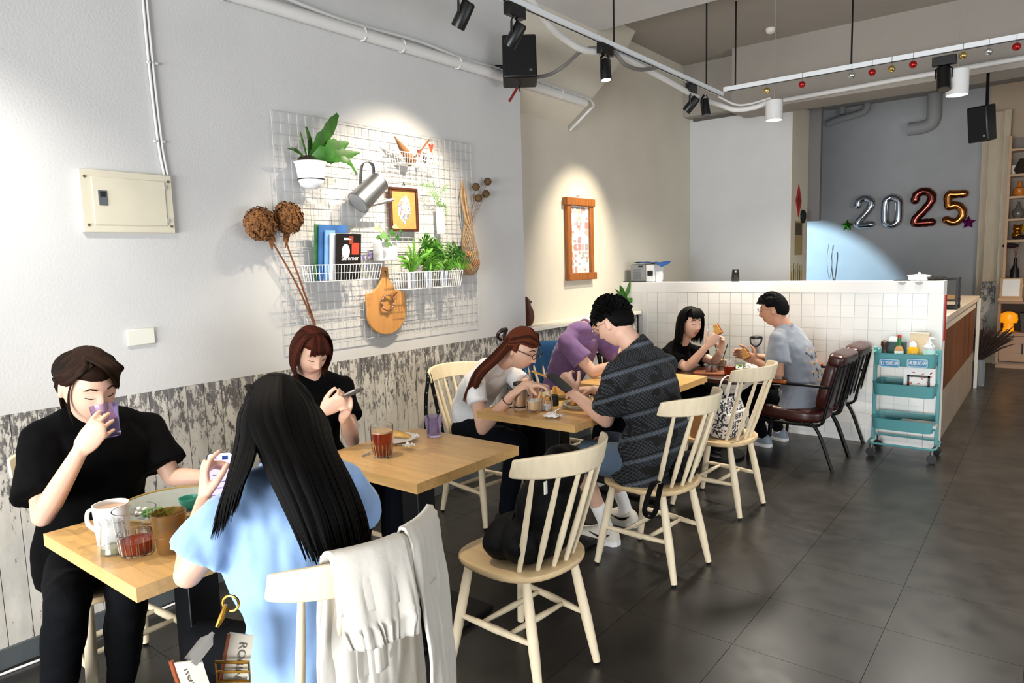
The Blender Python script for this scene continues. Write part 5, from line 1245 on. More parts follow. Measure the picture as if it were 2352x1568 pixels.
def cap(mb, F, cond, off=.012, n=48, k=36, nz=.002, seed=0):
    """scalp shell: keeps sphere faces where cond(local pt)>0, thickness fades to 0 at the hairline"""
    g = MB().ball((0, 0, 0), 1, n, k); val = []; P = []
    for d in g.v:
        q = headpt(d); c = cond(q); val.append(c); e = max(0., min(1., c/.018)); o = -.006+(off+.006)*e**.6
        nn = V((d.x/HS[0], d.y/HS[1], d.z/HS[2])).normalized(); P.append(F @ (q+nn*(o+nz*noise.noise(d*9+V((seed, 0, 0)))))) 
    base = len(mb.v); mb.v += P
    for f_ in g.f:
        if max(val[i] for i in f_) > -.004: mb.f.append(tuple(i+base for i in f_)); mb.m.append(mb.cur)
def sheet(mb, guides, n, w_=(.010, .004), jit=.008, seed=0, seg=12, tip=.06, th=.35):
    """locks of hair interpolated between neighbouring guide polylines (world space)"""
    rg = random.Random(seed); G = [[V(p) for p in g] for g in guides]; m = len(G)-1
    for i in range(n):
        u = rg.random()*m; j = min(int(u), m-1); t = u-j; j1 = V((rg.uniform(-1, 1), rg.uniform(-1, 1), rg.uniform(-.5, .5)))*jit
        P = [a.lerp(b, t)+j1*(.35+.65*q/(len(G[0])-1)) for q, (a, b) in enumerate(zip(G[j], G[j+1]))]
        if rg.random() < .5: P[-1] = P[-1].lerp(P[-2], rg.uniform(0, .35))
        C_ = catmull(P, seg); ww = rg.uniform(w_[1], w_[0])
        R = [(ww*(1 if q < .62*seg else max(tip, 1-(q-.62*seg)/(.38*seg))), ww*th*(1 if q < .62*seg else max(tip, 1-(q-.62*seg)/(.38*seg)))) for q in range(seg+1)]
        mb.tube(C_, R, 6, ref=(G[j+1][1]-G[j][1]) if (G[j+1][1]-G[j][1]).length > 1e-4 else None)
def lp(F, *pts): return [F @ V(p) for p in pts]
def lpm(F, *pts): return [F @ V((-p[0], p[1], p[2])) for p in pts]     # mirrored side to side
def glasses(F, t, m_, r=.021, thin=.0016, h=.8):
    g = MB()
    for s in (-1, 1):
        c = V((s*.032, .112, .010)); g.tube([F @ (c+V((cos(a)*r, -abs(cos(a)*.006) if cos(a)*s > 0 else 0, sin(a)*r*h))) for a in [i*2*pi/20 for i in range(20)]], thin/1.0*F.to_scale().x, 6, closed=True)
        g.tube(lp(F, (s*.053, .106, .014), (s*.068, .08, .014), (s*.076, .02, .012), (s*.078, -.012, .008), (s*.076, -.03, -.012)), thin, 6)
    g.tube(lp(F, (-.011, .114, .014), (0, .117, .017), (.011, .114, .014)), thin, 6)
    return g.build('glasses', m_, t)
# ================================================================== people
UP = V((0, 0, 1))
CD = lambda p: (V((0, 0, CAMH))-V(p)).normalized()
M_tee = mat('black_cotton', '#030304', .9, spec=.12)
M_blk = mat('black_trouser', '#040508', .85, spec=.15)
M_blue = mat('pale_blue_cotton', '#8fb1df', .85, bump=.1, bscale=50, sheen=.2)
M_whitetee = mat('white_cotton', '#eceef0', .85, sheen=.2)
M_purple = mat('purple_jersey', '#7b5c8c', .85, var=.15, vscale=40, sheen=.2)
M_greytee = mat('grey_cotton', '#7f858f', .88, sheen=.2)
M_navy = mat('navy_denim', '#060a14', .85, spec=.15)
MALE = lambda q: q.z-(-.055 if q.y < -.085 else (-.055+(q.y+.085)*.45 if q.y < -.032 else (-.03+(q.y+.032)*3.6 if q.y < -.018 else (.022 if q.y < .035 else (.022+(q.y-.035)*1.5 if q.y < .058 else .056)))))
# ---- 1 woman drinking
hd = onX(203, 884, -2.60)
J = dict(head=hd, face=(1, .03, -.42), up=(.38, -.02, 1), neck=(-2.715, .985, 1.035), chest=(-2.75, .99, .86), pelvis=(-2.80, 1.0, .535), hipdir=(0, 1, 0), bend=(-.03, 0, 0),
  shR=onX(92, 1005, -2.73), shL=onX(338, 985, -2.75), elR=onX(98, 1185, -2.56), wrR=onX(184, 1036, -2.41), elL=onX(395, 1095, -2.64), wrL=onX(500, 1098, -2.47),
  knR=(-2.37, .74, .53), knL=(-2.33, .90, .52), anR=(-2.52, .72, .09), anL=(-2.56, .94, .09), toeR=(1, -.2, 0), toeL=(1, -.1, 0))
cd = CD(hd)
J['handR'] = (CR*.62+UP*.72, -cd*.9+CR*.25, UP*.72-CR*.62, dict(curls=[(24, 30, 22), (26, 32, 22), (28, 34, 22), (30, 34, 22)], thumb=(.55, .35, .8), spread=.12))
J['handL'] = (V((.9, .25, -.1)), V((0, 0, -1)), V((.2, -1, 0)), dict(curl=(15, 20, 15)))
P1, F1, b1_ = person('woman in a black T-shirt drinking from a purple plastic cup', J, 'f', 1.07, .0045, M_tee, M_blk, .78, .078, 1.2, hem=.09, foot=dict(m=mat('shoe_dark', '#15151a', .6), sole=M_white, sock=M_paper), loose=.022, wr=.03, seed=1)
hb_ = MB(); cap(hb_, F1, lambda q: max(q.z-.055-.3*max(0, -q.y*0), (q.z+.045 if q.y < -.03 else -1), (q.z-.0+.6*(-.012-q.y) if -.03 <= q.y < .03 else -1), (q.z-.055 if q.y >= .03 else -1)), .014)
g1 = [lpm(F1, (-.030+.012*k, .040-.006*k, .122), (.004+.012*k, .091-.006*k, .106-.004*k), (.036+.007*k, .094-.012*k, .062-.003*k), (.056+.005*k, .074-.016*k, .014-.007*k)) for k in range(6)]
sheet(hb_, g1, 240, (.012, .006), .006, 2)
sheet(hb_, [lpm(F1, (-.02, .04, .118), (-.05, .06, .09), (-.072, .03, .045), (-.08, -.02, .0)), lpm(F1, (-.02, .0, .124), (-.06, .02, .095), (-.084, -.02, .04), (-.07, -.07, -.03)), lpm(F1, (0, -.03, .122), (-.06, -.05, .09), (-.07, -.085, .02), (-.03, -.1, -.05))], 220, (.012, .006), .004, 3)
sheet(hb_, [lpm(F1, (-.02, .06, .110), (-.062, .055, .075), (-.080, .03, .035), (-.084, -.01, .022), (-.078, -.05, .0)), lpm(F1, (-.025, .03, .120), (-.072, .035, .075), (-.086, .005, .045), (-.084, -.035, .02), (-.07, -.07, -.01))], 120, (.011, .006), .003, 33)
sheet(hb_, [lpm(F1, (.01, .0, .124), (.06, .01, .1), (.084, -.03, .04), (.06, -.09, -.03)), lpm(F1, (0, -.03, .124), (.03, -.08, .09), (.03, -.108, .02), (.01, -.1, -.05))], 60, (.010, .005), .004, 4)
sheet(hb_, [lpm(F1, (-.068, .05, .05), (-.074, .045, .01), (-.07, .045, -.05), (-.06, .05, -.11)), lpm(F1, (-.07, .045, .05), (-.075, .04, .0), (-.072, .04, -.06), (-.062, .045, -.10))], 6, (.003, .002), .002, 5)
sheet(hb_, [lpm(F1, (-.03, -.1, .02), (-.03, -.14, -.02), (-.03, -.13, -.1), (-.02, -.12, -.2)), lpm(F1, (.03, -.1, .02), (.03, -.14, -.02), (.03, -.13, -.1), (.02, -.12, -.2))], 40, (.010, .006), .008, 6)
hb_.build('hair', H_brown, P1)
cu_c = onX(245, 967, -2.475); ax1 = (UP-V((.26, .05, 0))+CR*.06).normalized()
# purple cup held at the mouth
M_pcup = mat('purple_plastic', '#d6cdf0', .08, trans=.96, ior=1.25)
def tumbler(name, label, cat, base, axis, prof, m_, rings=0, parent=None):
    t = thing(name, label, cat, base); z = V(axis).normalized(); x = z.orthogonal().normalized(); y = z.cross(x)
    Mx = Matrix(((x.x, y.x, z.x, 0), (x.y, y.y, z.y, 0), (x.z, y.z, z.z, 0), (0, 0, 0, 1)))
    MB().lathe(prof, base, 32, Mx, caps=False).build('glass', m_, t, angle=30)
    return t, Mx
cupprof = [(.001, .003), (.032, .003), (.034, 0), (.036, .004), (.037, .03), (.0375, .031), (.039, .05), (.0395, .051), (.0415, .075), (.042, .076), (.045, .105), (.0435, .105), (.040, .075), (.035, .012), (.001, .010)]
tumbler('plastic_cup', 'purple plastic cup held to the mouth of the drinking woman', 'cup', cu_c-ax1*.055, ax1, [(r*.95, z*1.08) for r, z in cupprof], M_pcup)
# ---- 2 woman in pale blue, seen from behind
hd = onX(645, 962, -1.66)
J = dict(head=hd, face=(-1, -.28, -.42), up=(-.35, .0, 1), neck=(-1.56, 1.01, 1.02), chest=(-1.53, 1.0, .83), pelvis=(-1.51, 1.03, .535), hipdir=(0, -1, 0), bend=(.03, 0, 0), fold=(1.6, 1.6, .55),
  shL=(-1.575, .845, .95), shR=(-1.54, 1.185, .95), elL=onX(432, 1318, -1.62), wrL=onX(470, 1150, -1.86), elR=(-1.66, 1.32, .76), wrR=(-1.88, 1.20, .80),
  knR=(-1.82, 1.12, .52), knL=(-1.82, .90, .52), anR=(-1.70, 1.15, .09), anL=(-1.72, .86, .09))
J['handL'] = (UP*.85+V((-.35, .25, 0)), V((.15, .95, .2)), V((.8, -.1, .3)), dict(curls=[(18, 22, 12), (45, 50, 30), (50, 55, 30), (52, 55, 30)], thumb=(.75, .5, .55)))
J['handR'] = (V((-.9, -.3, 0)), V((0, 0, -1)), V((-.2, -1, 0)), dict(curl=(20, 25, 20)))
P2, F2, b2_ = person('woman with very long black hair in a pale blue T-shirt, seen from behind', J, 'f', .97, .0048, M_blue, M_blk, .66, .080, 1.05, hem=.12, foot=dict(m=M_blackp, sole=M_white), loose=.022, wr=.030, seed=2)
hb_ = MB(); cap(hb_, F2, lambda q: (q.z+.06 if q.y < .02 else q.z-.045), .016)
def gx(*a): return [onX(px, py, x) for px, py, x in a]
back = [gx((628, 874, -1.66), (560, 935, -1.66), (548, 1005, -1.62), (534, 1085, -1.56), (510, 1165, -1.52), (490, 1240, -1.50)),
        gx((630, 870, -1.64), (570, 935, -1.58), (562, 1010, -1.52), (542, 1085, -1.48), (520, 1150, -1.47), (508, 1220, -1.47)),
        gx((620, 868, -1.62), (590, 935, -1.54), (590, 1010, -1.49), (578, 1065, -1.44), (560, 1110, -1.44), (545, 1170, -1.45))]
sheet(hb_, back, 210, (.010, .005), .008, 7, seg=16)
back2 = [gx((620, 868, -1.60), (590, 935, -1.52), (610, 1010, -1.45), (640, 1080, -1.39), (680, 1180, -1.34), (720, 1285, -1.31)),
         gx((640, 866, -1.58), (640, 930, -1.49), (660, 1010, -1.43), (695, 1090, -1.36), (735, 1190, -1.32), (768, 1298, -1.29)),
         gx((655, 866, -1.60), (690, 930, -1.51), (710, 1010, -1.43), (745, 1100, -1.36), (778, 1190, -1.32), (800, 1300, -1.29)),
         gx((665, 870, -1.64), (728, 940, -1.58), (748, 1010, -1.46), (785, 1100, -1.38), (818, 1200, -1.34), (835, 1295, -1.31)),
         gx((665, 874, -1.70), (744, 955, -1.66), (765, 1030, -1.52), (805, 1110, -1.42), (836, 1190, -1.37), (850, 1280, -1.34))]
sheet(hb_, back2, 330, (.013, .006), .009, 8, seg=18); sheet(hb_, [[p+V((-.025, 0, -.004)) for p in g] for g in back2], 200, (.016, .009), .010, 9, seg=14)
crown = [lp(F2, (0, .06, .118), (s*.05, .03, .112), (s*.086, -.03, .05), (s*.08, -.07, -.06), (s*.06, -.085, -.14), (s*.05, -.09, -.2)) for s in (-1, -.7, -.35, 0, .35, .7, 1)]
sheet(hb_, crown, 220, (.012, .006), .006, 10, seg=14)
hb_.build('hair', H_black, P2)
ph = onX(506, 1098, -1.88)
def phone(label, c, up, nrm, mcase, screen=None, w_=.072, h_=.15):
    u = V(up).normalized(); n = V(nrm); n = (n-u*n.dot(u)).normalized(); s = u.cross(n)
    Mx = Matrix(((s.x, u.x, n.x, c[0]), (s.y, u.y, n.y, c[1]), (s.z, u.z, n.z, c[2]), (0, 0, 0, 1)))
    t = thing('smartphone', label, 'phone', c)
    MB().prism(rsq(w_/2, h_/2, .011), -.0045, .0045, Mx).build('case', mcase, t, bevel=.002)
    MB().prism(rsq(w_/2-.003, h_/2-.003, .009), .0045, .0049, Mx).build('screen', screen or M_blackp, t)
    for dy in (-.014, .006): MB().cyl(Mx @ V((-.022, h_/2-.03+dy, -.0045)), Mx @ V((-.022, h_/2-.03+dy, -.0065)), .006, n=12).build('camera_lens', M_blackp, t)
    return t, Mx
M_scr = mat('screen_lilac', '#cfc6f2', .2, emit=.75)
pn, Mx = phone('smartphone with a lilac screen held by the long-haired woman', ph, UP*.9+V((-.35, .25, 0)), V((.75, -.45, .45)), M_blackp, M_scr)
for (x0, y0, x1, y1, c) in ((-.033, .033, .033, .039, '#e0457f'), (.006, .052, .022, .064, '#24407f'), (-.02, .008, .01, .011, '#5a6ab8'), (-.022, -.012, .02, -.009, '#8a86b8'), (-.02, -.03, .006, -.027, '#7f7ab0'), (-.024, -.05, .02, -.047, '#8a86b8'), (-.028, .055, -.006, .06, '#8fb4e6')):
    MB().box((x0, y0, .0049), (x1, y1, .0052), Mx).build('screen_graphic', mat('gfx'+c, c, .3, emit=.5), pn)
# ---- 3 short-haired woman with phone
hd = onX(713, 806, -2.72)
J = dict(head=hd, face=(1, -.22, -.55), up=(.45, -.1, 1), neck=(-2.80, 1.985, 1.01), chest=(-2.83, 2.0, .84), pelvis=(-2.84, 2.03, .535), hipdir=(0, 1, 0), bend=(-.02, 0, 0),
  shR=(-2.80, 1.835, .965), shL=(-2.80, 2.16, .955), elR=(-2.70, 1.79, .72), wrR=onX(742, 945, -2.46), elL=(-2.62, 2.07, .72), wrL=onX(790, 955, -2.44),
  knR=(-2.42, 1.93, .53), knL=(-2.42, 2.13, .53), anR=(-2.45, 1.92, .09), anL=(-2.45, 2.14, .09))
J['handR'] = (V((.7, .35, .45)), V((-.1, .8, .5)), V((-.2, -.3, .9)), dict(curls=[(40, 45, 30), (45, 50, 30), (50, 50, 30), (55, 50, 30)], thumb=(.8, .5, .3)))
J['handL'] = (V((.6, -.1, .7)), V((-.1, -.9, .3)), V((-.6, .1, .6)), dict(curls=[(40, 45, 30), (45, 50, 30), (50, 50, 30), (55, 50, 30)], thumb=(.8, .5, .3)))
P3, F3, b3_ = person('woman with a short auburn bob in a black T-shirt looking at her phone', J, 'f', .96, .005, M_tee, M_navy, .6, .068, .97, hem=.05, foot=dict(m=M_blackp, sole=M_white), loose=.012, wr=.024, seed=3)
hb_ = MB(); cap(hb_, F3, lambda q: (q.z+.07 if q.y < .0 else (q.z-.02 if q.y < .04 else q.z-.05)), .015)
bob = [lp(F3, (0, .03, .122), (s*.06, c_*.06+.01, .105), (s*.09, c_*.085, .03), (s*.088, c_*.085-.004, -.06), (s*.066, c_*.08+.01, -.125)) for s, c_ in ((-.95, .6), (-1, .25), (-1, -.15), (-.85, -.6), (-.45, -1), (0, -1.15), (.45, -1), (.85, -.6), (1, -.15), (1, .25), (.95, .6))]
sheet(hb_, bob, 330, (.011, .006), .004, 11, seg=12)
sheet(hb_, [lp(F3, (s*.2, .02, .124), (s*.5, .07, .108), (s*.8, .098, .07), (s, .101, .035)) for s in (-.055, -.03, 0, .03, .055)], 90, (.008, .004), .003, 12)
hb_.build('hair', H_auburn, P3)
phone('grey smartphone held by the woman with the auburn bob', onX(796, 908, -2.40), V((.75, .25, .35)), V((-.35, .0, .9)), mat('phone_grey', '#8d8a86', .3, .6))
# ---- 4 woman in white bending over her plate
hd = onX(1197, 800, -2.42)
J = dict(head=hd, face=(1, .12, -.45), up=(.4, .0, 1), neck=(-2.565, 3.095, .955), chest=(-2.70, 3.11, .80), pelvis=(-2.80, 3.16, .53), hipdir=(0, 1, 0), bend=(-.05, 0, .03),
  shR=(-2.60, 2.945, .88), shL=(-2.58, 3.25, .88), elR=onX(1108, 985, -2.47), wrR=onX(1178, 905, -2.26), elL=(-2.36, 3.20, .78), wrL=onX(1222, 884, -2.12),
  knR=(-2.36, 3.02, .53), knL=(-2.36, 3.24, .53), anR=(-2.46, 3.02, .09), anL=(-2.46, 3.24, .09))
J['handR'] = (V((.6, .3, .55)), V((.4, .6, -.5)), V((-.3, .5, .8)), dict(curls=[(25, 35, 25), (35, 45, 30), (40, 50, 30), (45, 50, 30)], thumb=(.8, .4, .5)))
J['handL'] = (V((.8, -.15, .05)), V((.1, -.2, -1)), V((.1, -1, .1)), dict(curls=[(6, 8, 6), (20, 25, 20), (25, 30, 20), (30, 30, 20)], thumb=(.7, .5, .4)))
P4, F4, b4_ = person('woman in a white crop top and glasses leaning over the table', J, 'f', 1.04, .005, M_whitetee, M_navy, .5, .058, .88, hem=0, foot=dict(m=M_blackp, sole=M_white), loose=.010, wr=.022, seed=4)
hb_ = MB(); cap(hb_, F4, lambda q: (q.z+.03-.3*max(0, q.y+.05) if q.y < .02 else q.z-.05+.1*(q.y-.02)), .012)
for s in (-1, 1):
    sheet(hb_, [lp(F4, (s*.01, .085, .075), (s*.04, .05, .105), (s*.07, -.02, .07), (s*.03, -.105, .03)), lp(F4, (s*.04, .085, .055), (s*.075, .03, .06), (s*.085, -.04, .02), (s*.03, -.11, .01)), lp(F4, (s*.0, .08, .085), (s*.01, .02, .128), (s*.02, -.06, .095), (s*.01, -.108, .03))], 120, (.010, .005), .003, 20+s)
clip = F4 @ V((0, -.12, .025))
tail = [gx((1168, 775, -2.46), (1130, 815, -2.50), (1095, 850, -2.54), (1078, 885, -2.58), (1064, 920, -2.62)), gx((1175, 795, -2.42), (1142, 830, -2.46), (1108, 862, -2.50), (1090, 898, -2.55), (1078, 930, -2.58))]
sheet(hb_, tail, 190, (.010, .005), .010, 23, seg=14)
sheet(hb_, [lpm(F4, (-.072, -.03, .0), (-.072, -.06, -.03), (-.06, -.08, -.07), (-.06, -.09, -.12)), lpm(F4, (-.06, -.06, .0), (-.05, -.09, -.03), (-.04, -.1, -.07), (-.05, -.1, -.13))], 60, (.009, .005), .004, 24)
hb_.build('hair', hairmat('hair_copper', '#2b130c', '#6e3620'), P4)
mb = MB()
for s in (-1, 1):
    mb.tube(catmull([clip+V((0, s*.008, .03)), clip+V((-.02, s*.03, .02)), clip+V((-.035, s*.03, -.01)), clip+V((-.02, s*.012, -.03))], 10), [.012, .009], 8)
mb.tube([clip+V((-.01, -.02, .03)), clip+V((-.01, .02, .03))], .013, 8); mb.build('claw_clip', mat('clip_brown', '#24130e', .35), P4)
glasses(F4, P4, M_blackp, .021, .0026)
MB().tube([F4 @ V((.079, -.004, -.035)) + V((cos(a)*.008, 0, sin(a)*.008-.008)) for a in [i*.52 for i in range(12)]], .0012, 5, closed=True).build('earring', M_steel, P4)
wq = J['wrR']+ (J['elR']-J['wrR'])*.18
mb = MB(); d_ = (V(J['elR'])-V(J['wrR'])).normalized()
for i in range(18): mb.ball(wq+Matrix.Rotation(i*.349, 3, d_) @ (d_.orthogonal().normalized()*.029), .004, 6, 4)
mb.build('bracelet', mat('beads', '#3a2c28', .4), P4)
# ---- 5 man in patterned black shirt
def lace_mat():
    m = bpy.data.materials.new('patterned_knit'); m.use_nodes = True; N = m.node_tree.nodes; L = m.node_tree.links; b = N['Principled BSDF']
    tc = N.new('ShaderNodeTexCoord'); sp = N.new('ShaderNodeSeparateXYZ'); L.new(tc.outputs['Object'], sp.inputs[0])
    def math_(op, a, b_=None, c=None):
        n = N.new('ShaderNodeMath'); n.operation = op
        for i, q in enumerate((a, b_, c)):
            if q is None: continue
            if isinstance(q, (int, float)): n.inputs[i].default_value = q
            else: L.new(q, n.inputs[i])
        return n.outputs[0]
    z = math_('ADD', sp.outputs['Z'], math_('MULTIPLY', sp.outputs['X'], -.35)); y = math_('ADD', sp.outputs['Y'], math_('MULTIPLY', sp.outputs['X'], .6))
    per = math_('FRACT', math_('DIVIDE', z, .112))
    def near(v, c, w_): return math_('LESS_THAN', math_('ABSOLUTE', math_('SUBTRACT', v, c)), w_)
    st = math_('MAXIMUM', math_('MAXIMUM', near(per, .08, .012), near(per, .125, .012)), near(per, .17, .012))
    fy = math_('FRACT', math_('DIVIDE', y, .006)); dots = math_('MULTIPLY', math_('MAXIMUM', near(per, .03, .012), near(per, .22, .012)), math_('GREATER_THAN', fy, .5))
    a = math_('FRACT', math_('DIVIDE', math_('ADD', z, y), .019)); c = math_('FRACT', math_('DIVIDE', math_('SUBTRACT', z, y), .019))
    dia = math_('MULTIPLY', math_('MAXIMUM', near(a, .5, .10), near(c, .5, .10)), math_('GREATER_THAN', per, .32))
    nz = N.new('ShaderNodeTexNoise'); nz.inputs['Scale'].default_value = 14; L.new(tc.outputs['Object'], nz.inputs['Vector'])
    dia = math_('MULTIPLY', dia, math_('GREATER_THAN', nz.outputs['Fac'], .41)); dia = math_('MULTIPLY', dia, .3)
    f = math_('MINIMUM', math_('MAXIMUM', math_('MAXIMUM', st, dots), dia), 1.0)
    mx = N.new('ShaderNodeMix'); mx.data_type = 'RGBA'; L.new(f, mx.inputs['Factor']); mx.inputs['A'].default_value = (*srgb('#060607'), 1); mx.inputs['B'].default_value = (*srgb('#68717d'), 1)
    L.new(mx.outputs['Result'], b.inputs['Base Color']); b.inputs['Roughness'].default_value = .85
    return m
M_lace = lace_mat()
hd = onX(1412, 742, -1.74)
J = dict(head=hd, face=(-1, .05, -.52), up=(-.42, .03, 1), neck=(-1.62, 3.08, 1.085), chest=(-1.57, 3.07, .87), pelvis=(-1.57, 3.08, .545), hipdir=(0, -1, 0), bend=(.05, 0, .02),
  shL=(-1.63, 2.87, 1.01), shR=(-1.58, 3.29, 1.0), elL=onX(1392, 965, -1.74), wrL=onX(1318, 905, -1.97), elR=(-1.72, 3.36, .77), wrR=(-1.96, 3.20, .84),
  knL=onX(1322, 1045, -1.94), knR=(-1.94, 3.22, .53), anL=onX(1392, 1188, -1.88), anR=onX(1437, 1155, -1.92), toeL=(-1, .05, 0), toeR=(-1, .05, 0), browm=H_black)
J['anL'].z = .1; J['anR'].z = .1
J['handL'] = (V((-.55, .1, .75)), V((-.35, .85, .2)), V((.6, .2, .7)), dict(curls=[(35, 40, 25), (40, 45, 25), (45, 45, 25), (50, 45, 25)], thumb=(.7, .6, .4)))
J['handR'] = (V((-.9, -.3, 0)), V((0, 0, -1)), V((-.2, -1, 0)), dict(curl=(20, 25, 20)))
P5, F5, b5_ = person('man in a patterned black short-sleeved shirt photographing his food', J, 'f', 1.0, .005, M_lace, mat('grey_blue_shorts', '#5f7186', .85), .74, .082, 1.15, hem=.10, male=True, foot=dict(m=mat('sneaker_cream', '#d9d3c6', .6), sole=M_white, sock=M_paper, swoosh=True), loose=.022, collar=.45, wr=.03, seed=5, shorts=True, neckr=.057)
hb_ = MB(); cap(hb_, F5, MALE, .014, nz=.004, seed=3)
rg = random.Random(31)
for i in range(420):
    a = rg.uniform(0, 6.28); zz_ = rg.uniform(.25, 1); d = V((cos(a)*sqrt(1-zz_**2), sin(a)*sqrt(1-zz_**2), zz_))
    if d.y > .55 and d.z < .45: continue
    q = headpt(d); o = q*1.10; tg = V((-d.y, d.x, rg.uniform(-.4, .4))).normalized()*rg.choice((-1, 1)); e = q*1.19+tg*.022
    hb_.tube(lp(F5, o, (o+e)/2+d*.012, e-d*.01), [.006, .008, .003], 5)
sheet(hb_, [lp(F5, (-.05, .08, .06), (-.035, .108, .058), (-.03, .115, .03)), lp(F5, (.05, .08, .06), (.035, .108, .058), (.03, .115, .03))], 30, (.009, .005), .006, 32)
hb_.build('hair', H_black, P5)
glasses(F5, P5, M_steel, .022, .0014)
phone('dark blue smartphone held by the man in the patterned shirt', onX(1285, 878, -2.0), V((-.75, -.1, .55)), V((.45, -.1, .75)), mat('phone_navy', '#141d33', .3), None, .07, .14)
# ---- 6 person in purple
J = dict(head=onX(1395, 735, -2.50), face=(1, .1, -.35), up=(.3, 0, 1), neck=(-2.58, 4.10, 1.07), chest=(-2.68, 4.10, .87), pelvis=(-2.78, 4.12, .53), hipdir=(0, 1, 0), bend=(-.04, 0, 0),
  shR=(-2.62, 3.92, .995), shL=(-2.60, 4.28, .99), elR=onX(1362, 855, -2.44), wrR=(-2.28, 4.06, .85), elL=(-2.36, 4.36, .78), wrL=(-2.18, 4.22, .86),
  knR=(-2.36, 4.02, .53), knL=(-2.36, 4.22, .53), anR=(-2.48, 4.02, .09), anL=(-2.48, 4.22, .09))
J['handR'] = (V((.6, .3, .6)), V((-.3, .8, .2)), V((0, -.2, .9)), dict(curl=(30, 35, 25))); J['handL'] = (V((.6, -.3, .6)), V((-.3, -.8, .2)), V((0, .2, .9)), dict(curl=(30, 35, 25)))
P6, F6, b6_ = person('person in a purple T-shirt mostly hidden behind the man in black', J, 'f', 1.0, .006, M_purple, M_navy, .62, .074, 1.08, hem=.06, male=True, foot=dict(m=M_blackp, sole=M_white), loose=.016, wr=.028, seed=6)
hb_ = MB(); cap(hb_, F6, lambda q: (q.z+.03 if q.y < 0 else q.z-.045), .016, nz=.005); hb_.build('hair', H_black, P6)
# ---- 7 woman in black eating
hd = onY(1585, 742, 5.05)
J = dict(head=hd, face=(.85, -.5, -.06), up=(.05, -.02, 1), neck=(-2.31, 5.08, .86), chest=(-2.38, 5.10, .68), pelvis=(-2.46, 5.12, .43), hipdir=(0, 1, 0), bend=(-.03, 0, 0),
  shR=(-2.36, 4.94, .80), shL=(-2.33, 5.25, .795), elR=(-2.19, 4.93, .70), wrR=onY(1624, 794, 4.95), elL=(-2.10, 5.25, .71), wrL=onY(1655, 806, 5.14),
  knR=(-2.08, 5.02, .47), knL=(-2.08, 5.22, .47), anR=(-2.14, 5.02, .09), anL=(-2.14, 5.22, .09))
J['handR'] = (V((.55, .2, .6)), V((-.2, .8, .4)), V((-.3, -.2, .8)), dict(curl=(35, 40, 25))); J['handL'] = (V((.2, -.1, .9)), V((-.5, -.7, .1)), V((-.6, .3, .2)), dict(curl=(25, 30, 20)))
P7, F7, b7_ = person('woman with black shoulder-length hair in black, eating a sandwich', J, 'f', 1.0, .0055, M_tee, M_blk, .66, .07, .95, hem=.03, foot=dict(m=M_blackp, sole=M_white), loose=.014, wr=.022, seed=7)
hb_ = MB(); cap(hb_, F7, lambda q: (q.z+.07 if q.y < .0 else (q.z-.01 if q.y < .045 else q.z-.055)), .016)
bob = [lp(F7, (0, .03, .124), (s*.065, c_*.06+.01, .105), (s*.094, c_*.09, .03), (s*.098, c_*.098-.006, -.07), (s*.10, c_*.11-.012, -.17)) for s, c_ in ((-.98, .5), (-1, .2), (-1, -.2), (-.85, -.6), (-.45, -1), (0, -1.15), (.45, -1), (.85, -.6), (1, -.2), (1, .2), (.98, .5))]
sheet(hb_, bob, 300, (.013, .007), .005, 41, seg=10)
sheet(hb_, [lp(F7, (s*.2, .02, .126), (s*.6, .075, .108), (s*.9, .1, .07), (s, .104, .04)) for s in (-.06, -.03, 0, .03, .06)], 60, (.008, .004), .004, 42)
hb_.build('hair', H_black, P7)
# ---- 8 man in grey
hd = onY(1778, 712, 5.36)
J = dict(head=hd, face=(-1, -.12, -.12), up=(-.1, 0, 1), neck=(-1.605, 5.38, .985), chest=(-1.53, 5.38, .76), pelvis=(-1.50, 5.38, .44), hipdir=(0, -1, 0), bend=(.05, 0, 0),
  shL=(-1.60, 5.19, .92), shR=(-1.57, 5.57, .915), elL=onY(1788, 858, 5.12), wrL=onY(1738, 830, 5.16), elR=(-1.72, 5.62, .70), wrR=(-1.9, 5.5, .74),
  knL=(-1.86, 5.30, .46), knR=(-1.86, 5.48, .46), anL=(-1.80, 5.42, .09), anR=(-1.84, 5.62, .09), browm=H_black, toeL=(-.8, .3, 0), toeR=(-.8, .3, 0))
J['anL'] = onZ(1752, 998, .09); J['anR'] = onZ(1790, 985, .09)
J['knL'] = V((-1.84, 5.3, .46)); J['handL'] = (V((-.8, .0, .35)), V((-.1, .9, .1)), V((.3, 0, .9)), dict(curl=(40, 45, 30))); J['handR'] = (V((-.9, -.2, .2)), V((0, -.9, 0)), V((0, 0, 1)), dict(curl=(35, 40, 25)))
P8, F8, b8_ = person('man in a grey T-shirt and glasses holding a sandwich', J, 'm', 1.02, .0055, M_greytee, M_blk, .72, .085, 1.16, hem=.10, male=True, foot=dict(m=mat('sneaker_grey', '#8c97a3', .6), sole=M_white, sock=M_paper), loose=.02, wr=.026, seed=8, neckr=.06)
hb_ = MB(); cap(hb_, F8, MALE, .013, nz=.004, seed=9)
rg = random.Random(51)
for i in range(260):
    a = rg.uniform(0, 6.28); zz_ = rg.uniform(.4, 1); d = V((cos(a)*sqrt(1-zz_**2), sin(a)*sqrt(1-zz_**2), zz_)); q = headpt(d); o = q*1.1
    hb_.tube(lp(F8, o, o+V((0, .014, .01)), o+V((rg.uniform(-.01, .01), .028, .008))), [.006, .006, .002], 5)
hb_.build('hair', H_black, P8)
glasses(F8, P8, M_steel, .021, .0016)
sh8 = [c for c in P8.children if c.name.startswith('shirt')][0]; sh8.data.materials.append(mat('print_tan', '#b59a78', .8)); sh8.data.materials.append(mat('print_dark', '#3d4048', .8))
